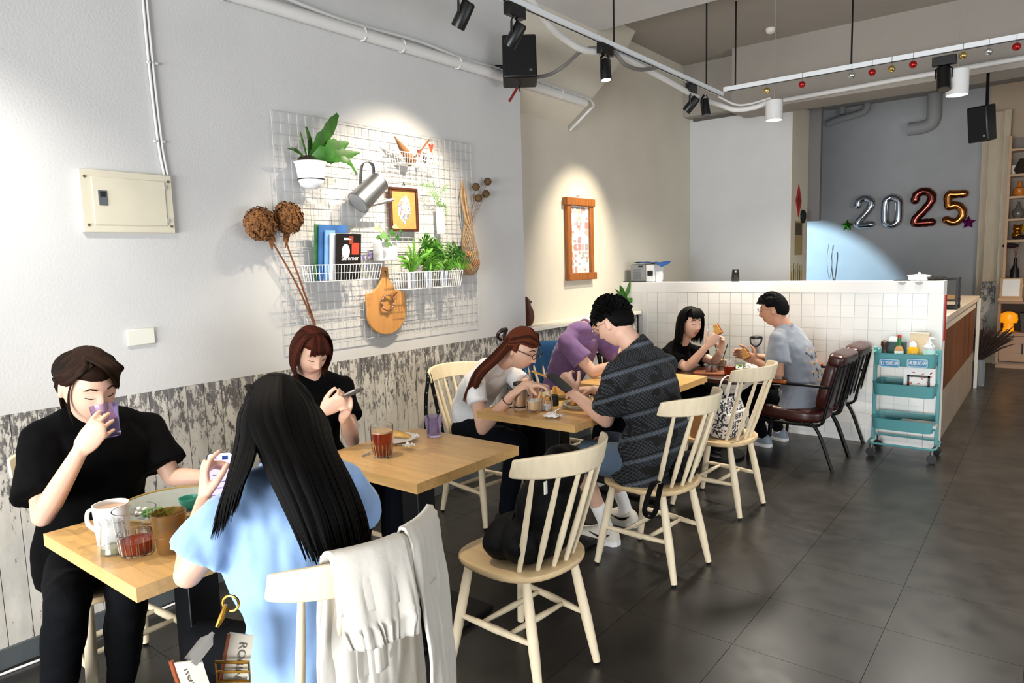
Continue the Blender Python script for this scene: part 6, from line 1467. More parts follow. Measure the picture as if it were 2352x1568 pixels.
for pl_ in sh8.data.polygons:
    q = pl_.center+P8.location
    if pl_.normal.x > .35 and abs(q.y-5.36) < .085 and .62 < q.z < .86:
        nv = noise.noise(V((q.y*38, q.z*30, 4)))
        if nv > .12: pl_.material_index = 2 if noise.noise(V((q.y*15, q.z*22, 9))) > -.05 else 1
# seat for the woman by the tiles
dup(ar, (-2.58, 5.12, 0), rad(-92), 'brown leather armchair behind the patterned shirt, under the woman in black', 'brown leather armchairs')
# ================================================================== things on the tables
ZT_ = .7502
def gl(name, label, cat, c, prof, m_, liquid=None, lm=None, extra=None, n=28, group=None):
    """turned vessel (outer + inner wall profile); liquid=(r0,z0,r1,z1)"""
    t = thing(name, label, cat, c, 0, group); MB().lathe(prof, c, n, caps=False).build('vessel', m_, t, angle=32)
    if liquid:
        r0, z0, r1, z1 = liquid; MB().lathe([(.001, z0), (r0, z0), (r1, z1), (.001, z1)], c, n, caps=False).build('drink', lm, t)
    return t
def wall(prof, th=.0025, zb=.004):
    """outer profile -> closed vessel profile"""
    inn = [(r-th, max(z, zb)) for r, z in prof[::-1]]
    return [(.0005, prof[0][1])]+prof+inn+[(.0005, zb)]
def fluted(mb_o, c, r0, r1, z0, z1, n=14, h=.0016, m_=None, t=None):
    mb = MB()
    for i in range(n):
        a = 2*pi*i/n; mb.tube([c+V((cos(a)*r0, sin(a)*r0, z0)), c+V((cos(a)*r1, sin(a)*r1, z1))], .0035, 6)
    return mb.build('flutes', m_, t)
M_tea = mat('black_tea', '#a02c0a', .1, trans=.55, ior=1.33); M_latte = mat('milk_coffee', '#d2a678', .4); M_milk = mat('milk_foam', '#f0e4d2', .6); M_amber = mat('amber_plastic', '#b8925a', .1, trans=.85, ior=1.25)
M_teal2 = mat('teal_ceramic', '#3f9a84', .3); M_rim = mat('gold_rim', '#a38b4e', .35, .3); M_plate = mat('stoneware', '#d9d8cf', .3); M_sage = mat('sage_glaze', '#a9a583', .3)
# table 1
c = onZ(262, 1247, ZT_)
t = thing('coffee_mug', 'white mug of milky coffee on the front table', 'mug', c)
MB().lathe(wall([(.040, 0), (.043, .006), (.0455, .06), (.049, .122)], .004), c, 32, caps=False).build('mug_body', M_white, t, angle=32)
MB().lathe([(.001, .108), (.0440, .108)], c, 32, caps=False).build('coffee', mat('milk_tea', '#c8a78a', .3), t)
hd_ = -CR; MB().tube(catmull([c+hd_*.044+V((0, 0, .1)), c+hd_*.068+V((0, 0, .098)), c+hd_*.072+V((0, 0, .06)), c+hd_*.044+V((0, 0, .035))], 14), [(.008, .005)]*15, 10).build('handle', M_white, t)
c = onZ(264, 1266, ZT_)
gl('glass_jar', 'small ribbed glass jar left of the tea glass', 'jar', c, wall([(.036, 0), (.038, .004), (.034, .05), (.030, .082), (.033, .088), (.034, .094)]), M_glass, (.0345, .006, .0335, .02), mat('syrup', '#d9d7a8', .1, trans=.8))
c = onZ(317, 1268, ZT_)
t = gl('tea_glass', 'wide stacking glass with a little red tea on the front table', 'glass', c, wall([(.042, 0), (.044, .004), (.0485, .055), (.049, .062), (.053, .066), (.058, .13)], .003), M_glass, (.0405, .008, .0440, .040), M_tea)
fluted(None, c, .0435, .0485, .004, .055, 16, m_=M_glass, t=t)
c = onZ(394, 1266, ZT_)
t = gl('amber_cup', 'amber plastic stacking tumbler beside the tea glass', 'cup', c, wall([(.034, 0), (.036, .003), (.0385, .052), (.043, .054), (.0475, .118)], .003), M_amber)
MB().lathe([(.0382, .0515), (.0432, .0535), (.0432, .0555)], c, 28, caps=False).build('step', mat('amber_dark', '#6b4d22', .2), t)
c = onZ(398, 1180, ZT_)
t = thing('glass_platter', 'large clear platter with a brass-coloured rim on the front table', 'platter', c)
MB().lathe([(.001, .004), (.11, .004), (.145, .022), (.168, .036), (.168, .039), (.143, .026), (.108, .008), (.001, .008)], c, 44, caps=False).build('dish', mat('platter_glass', '#9ea29a', .12, var=.08, vscale=20), t, angle=60)
MB().tube([c+V((cos(a)*.169, sin(a)*.169, .038)) for a in [i*2*pi/44 for i in range(44)]], .0045, 8, closed=True).build('rim', M_rim, t)
pc0 = c
def food(name, label, cat, c, sz, m_, n=10, sd=0, sq=1.0):
    rg = random.Random(sd); mb = MB()
    for i in range(n):
        q = c+V((rg.uniform(-1, 1)*sz, rg.uniform(-1, 1)*sz*.8, abs(rg.gauss(0, .35))*sz*sq)); r = sz*rg.uniform(.3, .5)
        mb.ball(q+V((0, 0, r*.5)), (r, r*.8, r*.55), 8, 6, Matrix.Rotation(rg.uniform(0, 3), 3, 'Z') @ Matrix.Rotation(rg.uniform(-.4, .4), 3, 'X'), lambda d: 1+.25*noise.noise(d*2.5+V((i, sd, 0))))
    return tag(mb.build(name, m_), label, cat)
def greens(label, c, s, n, sd):
    rg = random.Random(sd); mb = MB()
    for i in range(n):
        a = rg.uniform(0, 6.28); q = c+V((cos(a)*s*rg.random(), sin(a)*s*rg.random(), .006+s*.35*rg.random())); d = V((cos(a), sin(a), .5)); L_ = s*.5
        blade(mb, [q, q+d*L_*.5+V((0, 0, .006)), q+d*L_], [.003, .012, .009, .002], .0012, side=d.cross(V((0, 0, 1))), n=5, wav=.35, seed=i)
    return tag(mb.build('salad_leaves', M_green2), label, 'salad')
greens('bright green salad leaves on the clear platter', onZ(372, 1186, ZT_+.012), .035, 16, 1)
greens('curly parsley garnish behind the mug on the platter', onZ(345, 1188, ZT_+.012), .025, 10, 2)
c = onZ(436, 1166, ZT_+.012); gl('teal_ramekin', 'small teal dipping bowl on the clear platter', 'bowl', c, wall([(.020, 0), (.024, .004), (.034, .036)], .003), M_teal2)
c = onZ(462, 1216, ZT_); gl('rimmed_bowl', 'small grey-green rimmed bowl under the arm of the long-haired woman', 'bowl', c, wall([(.03, 0), (.045, .012), (.058, .034)], .003), M_sage)
food('bread_pieces', 'browned bread pieces on the clear platter', 'bread', onZ(455, 1185, ZT_+.01), .022, mat('crust', '#a86a2c', .6, var=.3, vscale=30), 5, 3)
food('white_cheese', 'white cheese crumbs on the clear platter', 'cheese', onZ(330, 1182, ZT_+.01), .022, M_paper, 6, 4)
tag(MB().ball(onZ(420, 1182, ZT_+.02), (.009, .012, .009), 10, 6).build('blue_flower', mat('blue_petal', '#2a3c8f', .6)), 'tiny blue edible flower on the clear platter', 'flower')
def napkin(label, c, s, sd, flat=.02):
    rg = random.Random(sd); o = V((sd*7.3, 0, 0))
    mb = MB().grid(14, 14, lambda u, v: c+V(((u-.5)*s*2*(.8+.3*noise.noise(V((u*2, v*2, 0))+o)), (v-.5)*s*2*(.7+.4*noise.noise(V((v*2, u*2, 3))+o)), .002+flat*max(0, noise.noise(V((u*3.5, v*3.5, 0))+o)+.35))))
    k_ = len(mb.v); n_ = len(mb.f); mb.v += [a+V((0, 0, .0015)) for a in mb.v]; mb.f += [tuple(i+k_ for i in f_)[::-1] for f_ in mb.f[:n_]]; mb.m += [0]*n_
    return tag(mb.build('paper_napkin', M_paper, angle=80), label, 'napkin', 'paper napkins')
# table 2
c = onZ(880, 1048, ZT_)
t = gl('iced_tea_glass', 'tall fluted glass of red iced tea on the empty table', 'glass', c, wall([(.034, 0), (.036, .004), (.044, .055), (.0475, .075), (.0485, .135)], .003), M_glass, (.033, .009, .0445, .105), M_tea)
fluted(None, c, .0355, .0445, .004, .06, 16, m_=M_glass, t=t)
MB().lathe([(.001, .105), (.0442, .105), (.0442, .112), (.001, .112)], c, 24, caps=False).build('foam', mat('tea_foam', '#d8b48c', .6, alpha=.8), t)
c = onZ(905, 1013, ZT_)
t = thing('white_plate', 'white plate with a half-eaten omelette roll on the empty table', 'plate', c)
MB().lathe([(.001, .003), (.06, .003), (.085, .012), (.102, .016), (.102, .019), (.083, .016), (.058, .007), (.001, .007)], c, 36, caps=False).build('dish', M_white, t, angle=60)
tag(MB().tube(catmull([c+V((-.05, .03, .02)), c+V((-.01, .035, .026)), c+V((.035, .045, .02)), c+V((.06, .05, .014))], 12), [(.02, .012), (.024, .015), (.026, .016), (.026, .016), (.025, .015), (.024, .014), (.022, .013), (.02, .012), (.018, .011), (.015, .01), (.012, .008), (.009, .006), (.004, .003)], 12).build('omelette_roll', mat('egg_crepe', '#dcae5e', .5, var=.3, vscale=25)), 'yellow omelette roll lying on the white plate', 'food')
napkin('crumpled napkin at the near edge of the white plate', onZ(938, 1026, ZT_+.016), .024, 3, .02); napkin('crumpled napkin at the far edge of the white plate', onZ(957, 1004, ZT_+.016), .016, 4, .018)
def cutlery(name, label, a, b, kind='knife'):
    t = thing(name, label, kind, a); d = (b-a).normalized(); s = d.cross(UP).normalized()
    MB().tube([a, a.lerp(b, .45), a.lerp(b, .5)], [(.0055, .002), (.0045, .002), (.003, .0018)], 8, ref=s).build('handle', M_steel, t)
    if kind == 'knife': MB().tube([a.lerp(b, .5), a.lerp(b, .7), b], [(.004, .001), (.0095, .0009), (.004, .0006)], 8, ref=s).build('blade', M_steel, t)
    else:
        MB().tube([a.lerp(b, .5), a.lerp(b, .75), a.lerp(b, .8)], [(.003, .0015), (.010, .0012), (.011, .001)], 8, ref=s).build('neck', M_steel, t)
        for k in (-1.5, -.5, .5, 1.5): MB().tube([a.lerp(b, .79)+s*k*.006, b+s*k*.005], .0014, 5).build('tine', M_steel, t)
    return t
cutlery('table_knife', 'steel knife leaning by the iced tea glass', onZ(832, 1047, ZT_+.004), onZ(875, 1026, ZT_+.016))
cutlery('table_fork', 'steel fork with a dark handle on the white plate', onZ(960, 1015, ZT_+.02), onZ(915, 1022, ZT_+.022), 'fork')
c = onZ(997, 1002, ZT_); t, _ = tumbler('plastic_cup', 'purple plastic tumbler with horizontal ribs on the empty table', 'cup', c, (0, 0, 1), [(r*.93, z*.93) for r, z in cupprof], M_pcup)
# table 3
c = onZ(1195, 940, ZT_)
t = gl('coffee_jar', 'tall glass jar of iced coffee with a black lid', 'jar', c, wall([(.031, 0), (.033, .004), (.033, .13), (.03, .138)], .0025), M_glass, (.03, .016, .03, .092), M_latte)
MB().lathe([(.0302, .013), (.0335, .013), (.0335, .022), (.0302, .022)], c, 24, caps=False).build('black_band', M_blackp, t); MB().lathe([(.001, .134), (.035, .134), (.036, .138), (.035, .15), (.028, .152), (.001, .15)], c, 24, caps=False).build('lid', M_blackp, t)
MB().lathe([(.001, .092), (.0302, .092), (.0302, .112), (.001, .112)], c, 24, caps=False).build('foam', M_milk, t)
c = onZ(1227, 945, ZT_)
t = gl('latte_glass', 'clear glass of milky latte with foam and a straw', 'glass', c, wall([(.034, 0), (.038, .005), (.0385, .06), (.044, .064), (.0465, .125)], .003), M_glass, (.032, .012, .0355, .058), mat('latte', '#e2c392', .4))
MB().lathe([(.001, .058), (.0352, .058), (.040, .066), (.001, .07)], c, 24, caps=False).build('foam', M_paper, t)
MB().tube([c+V((.0, .0, .05)), c+V((-.035, .02, .215))], .0035, 8).build('straw', mat('straw_brown', '#6a4630', .4), t)
c = onZ(1257, 941, ZT_); t = gl('salt_jar', 'ribbed clear glass jar beside the latte', 'jar', c, wall([(.028, 0), (.03, .004), (.029, .05), (.025, .066), (.027, .075)], .003), M_glass, (.024, .006, .024, .03), M_paper)
fluted(None, c, .0295, .0285, .004, .05, 14, m_=M_glass, t=t)
c = onZ(1274, 930, ZT_); gl('pepper_jar', 'small dark green jar behind the ribbed jar', 'jar', c, wall([(.022, 0), (.024, .003), (.024, .05), (.02, .058)], .003), mat('bottle_green', '#26352c', .2))
for i, (px, py, r, lab, fd) in enumerate(((1283, 912, .095, 'grey-green plate of toast and chips at the far side of the table', 0), (1330, 935, .095, 'grey-green plate with a golden croissant in front of the man', 1))):
    c = onZ(px, py, ZT_); t = thing('sage_plate', lab, 'plate', c, 0, 'grey-green plates')
    MB().lathe([(.001, .003), (r*.6, .003), (r*.85, .014), (r, .022), (r, .026), (r*.83, .018), (r*.57, .007), (r*.001, .007)], c, 36, caps=False).build('dish', M_sage, t, angle=60)
    MB().lathe([(r*.62, .0), (r*.66, .0), (r*.86, .012), (r*.82, .013)], c, 36, caps=False).build('foot', M_plate, t)
M_toast = mat('toast', '#d7a052', .55, var=.35, vscale=22)
c = onZ(1280, 905, ZT_+.01)
for i, (dx, dy, dz, rz) in enumerate(((0, .01, .01, .4), (.03, -.0, .018, .9))):
    Mx = Matrix.Translation(c+V((dx, dy, dz))) @ Matrix.Rotation(rz, 4, 'Z') @ Matrix.Rotation(rad(50), 4, 'X')
    tag(MB().prism(rsq(.036, .036, .012), -.014, .014, Mx).build('toast_sandwich', M_toast, bevel=.005), ['golden toast sandwich at the back of the far plate', 'golden toast sandwich leaning in front on the far plate'][i], 'sandwich', 'toast sandwiches')
rg = random.Random(77)
for i in range(6):
    q = onZ(1258+5*(i % 3), 910+3*i, ZT_+.012)+V((0, 0, .005*(i//2))); a = rg.uniform(0, 3)
    tag(MB().box((-.025, -.005, -.005), (.025, .005, .005), Matrix.Translation(q) @ Matrix.Rotation(a, 4, 'Z')).build('potato_chip', mat('chip', '#dca24a', .55)), f'golden potato chip in the heap on the far plate, {ords[i]} from the front', 'chip', 'chips on the far plate')
c = onZ(1322, 930, ZT_+.012)
mb = MB()
for i in range(7):
    u = (i-3)/3; mb.ball(c+V((.012*u*u, .045*u, .022-.008*abs(u))), (.026*(1-.45*abs(u)), .012, .022*(1-.4*abs(u))), 10, 8)
tag(mb.build('croissant', mat('croissant', '#c9812f', .45, var=.35, vscale=25)), 'golden croissant on the plate in front of the man', 'croissant')
c = onZ(1352, 922, ZT_+.012); t = gl('dip_bowl', 'small dark metal dip bowl behind the croissant', 'bowl', c, wall([(.02, 0), (.026, .03)], .002), M_steel, (.02, .004, .0235, .022), mat('dark_dip', '#1d1410', .3))
cutlery('table_knife', 'steel knife propped on the plate rim by the latte', onZ(1268, 948, ZT_+.004), onZ(1318, 915, ZT_+.03))
napkin('flat white napkin left of the coffee jar', onZ(1160, 934, ZT_), .05, 7, .02); napkin('flat white napkin at the front edge of the table', onZ(1268, 957, ZT_), .055, 8, .02)
a = onX(1222, 852, -2.1); b_ = onX(1259, 866, -2.06)
t = thing('held_chip', 'potato chip on a fork held up by the woman in white', 'chip', b_); MB().tube([a, b_], [(.005, .005)]*2, 6).build('chip', mat('chip', '#dca24a', .55), t); MB().tube([a, onX(1200, 868, -2.16)], .0018, 6).build('fork_stem', M_steel, t)
# dark table
Z5 = .6805
c = onZ(1632, 858, Z5); t = thing('serving_board', 'brown serving board with two tins on the dark table', 'board', c); MB().prism(rsq(.12, .07, .02), 0, .014, Matrix.Translation(c) @ Matrix.Rotation(.3, 4, 'Z')).build('board', mat('acacia', '#8a4a1e', .45, var=.3, vscale=10), t, bevel=.003)
for i, px in enumerate((1628, 1641)):
    c = onZ(px, 853, Z5+.014); gl('steel_tin', ['left steel sauce tin on the serving board', 'right steel sauce tin on the serving board'][i], 'tin', c, wall([(.021, 0), (.022, .002), (.023, .045)], .0015), M_steel, (.018, .004, .02, .03), mat('dark_dip', '#1d1410', .3), group='steel sauce tins')
c = onZ(1676, 862, Z5); gl('red_tea_glass', 'short glass of dark red tea on the dark table', 'glass', c, wall([(.036, 0), (.038, .003), (.046, .115)], .003), M_glass, (.034, .008, .042, .07), M_tea)
c = onZ(1655, 838, Z5); t = gl('milk_glass', 'frosted glass with straws beside the red tea', 'glass', c, wall([(.033, 0), (.036, .003), (.044, .12)], .003), M_glass, (.031, .008, .038, .045), M_latte)
for k in (-1, 1): MB().tube([c+V((k*.01, 0, .03)), c+V((k*.055, .01, .175))], .0035, 8).build('straw', M_blackp, t)
c = onZ(1715, 848, Z5); t = thing('salad_plate', 'white plate with salad in front of the man in grey', 'plate', c); MB().lathe([(.001, .003), (.07, .003), (.11, .016), (.11, .019), (.068, .007), (.001, .007)], c, 32, caps=False).build('dish', M_white, t, angle=60)
greens('green lettuce leaf on the salad plate', c+V((-.03, -.05, .01)), .04, 12, 9); napkin('crumpled napkin on the salad plate', c+V((0, .02, .015)), .05, 11, .03); cutlery('table_fork', 'steel fork resting on the salad plate', c+V((.09, -.02, .024)), c+V((-.04, -.03, .022)), 'fork')
c = onZ(1737, 822, Z5); t = thing('drink_tumbler', 'white insulated tumbler with a black loop lid', 'tumbler', c)
MB().lathe([(.001, 0), (.034, 0), (.037, .005), (.045, .17), (.044, .174)], c, 28, caps=False).build('body', mat('tumbler_white', '#d8dadc', .3), t); MB().lathe([(.001, .186), (.042, .186), (.047, .182), (.047, .17), (.044, .168)], c, 28, caps=False).build('lid', M_blackp, t)
MB().tube(catmull([c+V((-.046, -.02, .178)), c+V((-.03, -.05, .13)), c+V((.01, -.055, .105)), c+V((.045, -.035, .13)), c+V((.05, -.01, .178))], 16), [(.006, .003)]*17, 8).build('carry_loop', M_blackp, t)
for lab, p_, rz in (('sandwich half held up by the woman in black', onY(1649, 757, 5.0), .5), ('sandwich held in the left hand of the man in grey', onY(1713, 812, 5.14), 1.2)):
    t = thing('held_sandwich', lab, 'sandwich', p_); Mx = Matrix.Translation(p_) @ Matrix.Rotation(rad(-25), 4, 'Y') @ Matrix.Rotation(rad(80), 4, 'X')
    MB().prism([(-.03, -.04), (.028, -.035), (.012, .045), (-.02, .04)], -.02, -.008, Mx).prism([(-.03, -.04), (.028, -.035), (.012, .045), (-.02, .04)], .008, .02, Mx).build('bread', M_toast, t, bevel=.004)
    MB().prism([(-.032, -.042), (.03, -.037), (.014, .046), (-.022, .042)], -.008, .008, Mx).build('filling', mat('filling', '#9a4a22', .6, var=.5, vscale=30), t)
# ================================================================== trolley contents
zt0 = .7455
def tc(px, py=806): p = onY(px, py, 5.84); return V((p.x, 5.80, zt0))
c = tc(2033); t = thing('pepper_mill', 'small brown wooden pepper mill on the trolley', 'pepper mill', c); MB().lathe([(.022, 0), (.025, .01), (.018, .05), (.016, .075), (.024, .1), (.022, .125), (.008, .135)], c, 18).build('mill', mat('mill_brown', '#3d1d12', .35), t)
c = tc(2067); t = thing('hot_sauce', 'hot sauce bottle with a green neck and red cap on the trolley', 'bottle', c); MB().lathe([(.028, 0), (.03, .005), (.03, .07), (.014, .1)], c, 18).build('body', mat('sauce', '#b98a5c', .2), t); MB().lathe([(.0145, .098), (.0135, .16)], c, 16).build('neck_wrap', mat('neck_green', '#1d6b34', .4), t); MB().lathe([(.014, .158), (.013, .18)], c, 16).build('cap', M_red, t); MB().lathe([(.0303, .02), (.0303, .06)], c, 18, caps=False).build('label', M_paper, t)
c = tc(2099); t = thing('mustard_bottle', 'yellow mustard bottle with a white cap on the trolley', 'bottle', c); MB().lathe([(.034, 0), (.037, .006), (.037, .075), (.026, .095)], c, 20).build('body', mat('mustard', '#e0a512', .35), t); MB().lathe([(.025, .094), (.025, .115), (.014, .125), (.008, .135)], c, 18).build('cap', M_white, t)
c = tc(2136); t = thing('sanitiser_bottle', 'clear pump bottle of hand gel on the trolley', 'bottle', c); MB().lathe([(.038, 0), (.04, .006), (.04, .1), (.022, .12)], c, 20).build('body', mat('gel', '#e2e8e8', .2, trans=.3), t); MB().lathe([(.02, .118), (.02, .135), (.006, .137), (.006, .165)], c, 14).build('pump', M_white, t); MB().tube([c+V((0, 0, .165)), c+V((.035, -.02, .163))], .006, 8).build('nozzle', M_white, t); MB().lathe([(.0403, .03), (.0403, .08)], c, 20, caps=False).build('label', mat('gel_label', '#b8d6cf', .5), t)
c = tc(2110)+V((0, .09, 0)); tag(MB().box((c.x-.06, c.y-.03, zt0), (c.x+.06, c.y+.03, zt0+.15)).box((c.x-.062, c.y-.032, zt0+.15), (c.x+.062, c.y+.032, zt0+.19)).build('card_box', mat('box_cream', '#d9c7a8', .6)), 'cream carton standing behind the mustard on the trolley', 'box')
c = tc(2060)+V((0, .1, 0)); t = thing('tissue_box', 'dark tissue box with a white tissue at the back of the trolley', 'tissue box', c); MB().box((c.x-.09, c.y-.03, zt0), (c.x+.05, c.y+.04, zt0+.115)).build('box', mat('tissue_dk', '#2a4a48', .5), t); MB().ball(c+V((-.03, 0, .125)), (.04, .015, .03), 10, 6, None, lambda d: 1+.3*noise.noise(d*3)).build('tissue', M_paper, t)
p0 = onY(2075, 868, 5.78); p1_ = onY(2147, 868, 5.78); t = thing('paper_bags', 'white paper bags with red flecks behind a black frame on the middle tray', 'paper bags', ((p0.x+p1_.x)/2, 5.8, .48))
MB().box((p0.x, 5.79, .48), (p1_.x, 5.86, onY(2110, 845, 5.78).z)).build('bag_stack', M_paper, t); zf = onY(2110, 862, 5.78).z; w_ = p1_.x-p0.x
for lo, hi in (((.12*w_, .49), (.19*w_, zf)), ((.78*w_, .49), (.85*w_, zf)), ((.12*w_, zf-.014), (.85*w_, zf))): MB().box((p0.x+lo[0], 5.782, lo[1]), (p0.x+hi[0], 5.7895, hi[1])).build('black_bracket', M_blackp, t)
rg = random.Random(4); mb = MB()
for i in range(16): q = (p0.x+w_*rg.uniform(.05, .95), rg.uniform(.56, zf+.04)); mb.box((-.009, 5.787, -.003), (.009, 5.7902, .003), Matrix.Translation((q[0], 0, q[1])) @ Matrix.Rotation(rg.uniform(0, 3), 4, 'Y'))
mb.build('red_flecks', mat('fleck', '#c9604a', .6), t)
q = onY(2095, 970, 5.8); tag(MB().box((q.x-.08, 5.74, .222), (q.x+.16, 5.9, .245), Matrix.Translation((0, 0, .03))).build('paper_stack', mat('wrap', '#c9c6c0', .5)), 'flat stack of wrapped paper on the bottom tray', 'paper')
for px, s_ in ((2043, '打包紙袋'), (2107, '漢堡紙袋')):
    q = onY(px, 834, 5.672); t = thing('tray_label', 'blue Chinese label plate on the top tray, ' + ('left one' if px < 2080 else 'right one'), 'label', q-V((0, 0, .025)), 0, 'blue labels on the trolley')
    MB().prism(rsq(.066, .03, .012), 0, .002, face_ny(q)).build('plate', mat('label_pale', '#9fc4d6', .4), t); MB().prism(rsq(.059, .023, .009), .002, .003, face_ny(q)).build('field', M_lab, t)
    text(s_, .03, face_ny(q+V((0, -.0032, 0))), M_paper, 'lettering', t)
# ================================================================== bags and clothes
def blob(name, label, cat, parts, m_, vox=.01, sm=6, wr=.012, seed=0, sub=(1, 1, 1)):
    mb = MB()
    for c, r in parts: mb.ball(c, r, 16, 10)
    me = remesh(mb, vox, sm, .5); noise_disp(me, wr, 8, wr*.5, 20, sub, seed); t = thing(name, label, cat, parts[0][0]); place(me, 'body', m_, t); return t
M_nylon = mat('black_nylon', '#030406', .65, bump=.15, bscale=40, spec=.2)
bpk = blob('backpack', 'slouched black backpack on the empty spindle chair', 'backpack', [((-1.47, 2.0, .55), (.10, .19, .10)), ((-1.44, 2.02, .66), (.09, .17, .13)), ((-1.40, 2.06, .78), (.07, .13, .10)), ((-1.56, 1.97, .53), (.10, .16, .08))], M_nylon, seed=3)
MB().tube(catmull([(-1.53, 1.9, .55), (-1.5, 1.92, .66), (-1.45, 1.97, .76), (-1.41, 2.03, .86)], 12), [(.022, .006)]*13, 8, ref=(0, 1, 0)).build('strap', M_nylon, bpk)
MB().tube(catmull([(-1.55, 2.1, .52), (-1.54, 2.1, .64), (-1.47, 2.11, .77)], 10), [(.02, .006)]*11, 8, ref=(0, 1, 0)).build('strap', M_nylon, bpk)
q = onX(1252, 1118, -1.34); MB().box((q.x, q.y-.008, q.z-.025), (q.x+.004, q.y+.008, q.z+.02)).build('white_tag', M_paper, bpk)
def drape(name, label, cat, cx_, cy_, rot, u0, u1, f0, b0, m_, seed=0, amp=.012, thick=.004, parent=None, taper=0, lift=0, cuff=0):
    """cloth hung over a chair's top rail; u along the rail (-1..1), f0/b0 = how low it hangs at front/back"""
    R_ = Matrix.Translation((cx_, cy_, 0)) @ Matrix.Rotation(rad(rot), 4, 'Z'); o = V((seed*5.1, 0, 0))
    def fn(u, v):
        w_ = u0+(u1-u0)*u; ry = -.325+.135*w_*w_; zt = .918+.006*(1-w_*w_)+lift
        Lf, Lb = zt-f0, zt-b0; s = v*(Lf+Lb)-Lf
        if taper: w_ += (u-.5)*taper*abs(s)
        n1 = noise.noise(V((w_*6, s*3, 0))+o); n2 = noise.noise(V((w_*15, s*7, 2))+o)
        if s < -.02: p = V((.245*w_, ry+.022+.02*min(1, -s*4), zt+s))
        elif s > .02: p = V((.245*w_, ry-.026-.03*min(1, s*4), zt-s))
        else: p = V((.245*w_, ry-.002-s*1.1, zt+.012*cos(s/.02*1.4)))
        k = min(1, abs(s)*6); sg = 1 if s < 0 else -1
        p.y += sg*(amp*(n1+.4)+amp*.5*n2)*k; p.x += .012*n2*k
        if cuff and s > Lb-.05: p.y += sg*.006*sin(u*60)-sg*.01*((s-Lb+.05)/.05); p.x = p.x*(1-.12*(s-Lb+.05)/.05)
        return R_ @ p
    mb = MB().grid(40, 56, fn); t = place(mb.mesh(name, 80), name, m_, parent)
    sd = t.modifiers.new('thickness', 'SOLIDIFY'); sd.thickness = thick; sd.offset = 0
    if parent is None: tag(t, label, cat)
    return t
M_cream = mat('cream_linen', '#c8c3b9', .85, bump=.15, bscale=45, sheen=.2)
jk = thing('cream_jacket', 'cream linen jacket with gathered hem over the front chair back', 'jacket', (-1.2, 1.05, .4))
drape('back_panel', '', '', -1.49, 1.035, 88, -.60, .04, .60, .715, M_cream, 1, .018, .006, jk, taper=.25, cuff=1)
drape('sleeve', '', '', -1.49, 1.035, 88, .10, .72, .60, .44, M_cream, 5, .022, .008, jk, taper=-.3, lift=.008)
drape('under_layer', '', '', -1.49, 1.035, 88, -.62, .5, .46, .80, M_cream, 9, .014, .005, jk, taper=.35, lift=-.006)
drape('denim_jacket', 'blue denim jacket hung over a chair back by the wall', 'jacket', -2.80, 4.12, -92, -.95, .8, .52, .50, mat('denim', '#21517d', .85, bump=.3, bscale=90), 12, .018, .010, lift=.004)
# canvas tote on the far chair
def tote_mat():
    m = bpy.data.materials.new('printed_canvas'); m.use_nodes = True; N = m.node_tree.nodes; L = m.node_tree.links; b = N['Principled BSDF']
    tc_ = N.new('ShaderNodeTexCoord'); n1 = N.new('ShaderNodeTexNoise'); n1.inputs['Scale'].default_value = 30; n1.inputs['Detail'].default_value = 3; n1.inputs['Distortion'].default_value = 2; L.new(tc_.outputs['Object'], n1.inputs['Vector'])
    r = N.new('ShaderNodeValToRGB'); e = r.color_ramp.elements; e[0].position = .49; e[0].color = (*srgb('#e6e4e0'), 1); e[1].position = .52; e[1].color = (*srgb('#2a2c38'), 1); L.new(n1.outputs['Fac'], r.inputs['Fac']); L.new(r.outputs['Color'], b.inputs['Base Color']); b.inputs['Roughness'].default_value = .8; return m
M_tote = tote_mat()
tb = thing('canvas_tote', 'black and white printed canvas tote bag on the far chair', 'bag', (-1.58, 4.08, .46)); Rt = Matrix.Translation((-1.56, 4.08, .458)) @ Matrix.Rotation(rad(-6), 4, 'Z')
mb = MB().grid(10, 8, lambda u, v: (0, 0, 0)); mb = MB(); rows = []
for i, (z, w_, d_) in enumerate(((0, .12, .075), (.07, .135, .085), (.14, .135, .07), (.20, .13, .045), (.235, .125, .03))): rows.append([Rt @ V((d_*y, w_*x, z)) for x, y in rsq(1, 1, .35, 4)])
n_ = len(rows[0]); vs = sum(rows, []); mb.add(vs, [(i*n_+j, i*n_+(j+1) % n_, (i+1)*n_+(j+1) % n_, (i+1)*n_+j) for i in range(4) for j in range(n_)]+[tuple(range(n_))[::-1]]); mb.build('bag_body', M_tote, tb)
bd_ = MB().box((.070, -.13, .10), (.088, .13, .15), Rt).build('white_band', M_paper, tb); text('BERT', .045, Rt @ face_x((.089, .0, .125)), M_blackp, 'lettering', tb)
for s in (-1, 1): MB().tube(catmull([Rt @ V((s*.03, -.05, .225)), Rt @ V((s*.03+.03, -.05, .34)), Rt @ V((s*.03+.03, .05, .35)), Rt @ V((s*.03, .06, .225))], 20), [(.006, .002)]*21, 6, ref=(1, 0, 0)).build('handle', M_paper, tb)
tag(MB().box((-.03, -.06, 0), (.03, .06, .22), Matrix.Translation((-1.68, 3.95, .458)) @ Matrix.Rotation(rad(6), 4, 'Y')).build('kraft_bag', mat('kraft_bag', '#c08a52', .8), bevel=.004), 'small tan paper bag left of the canvas tote', 'bag')
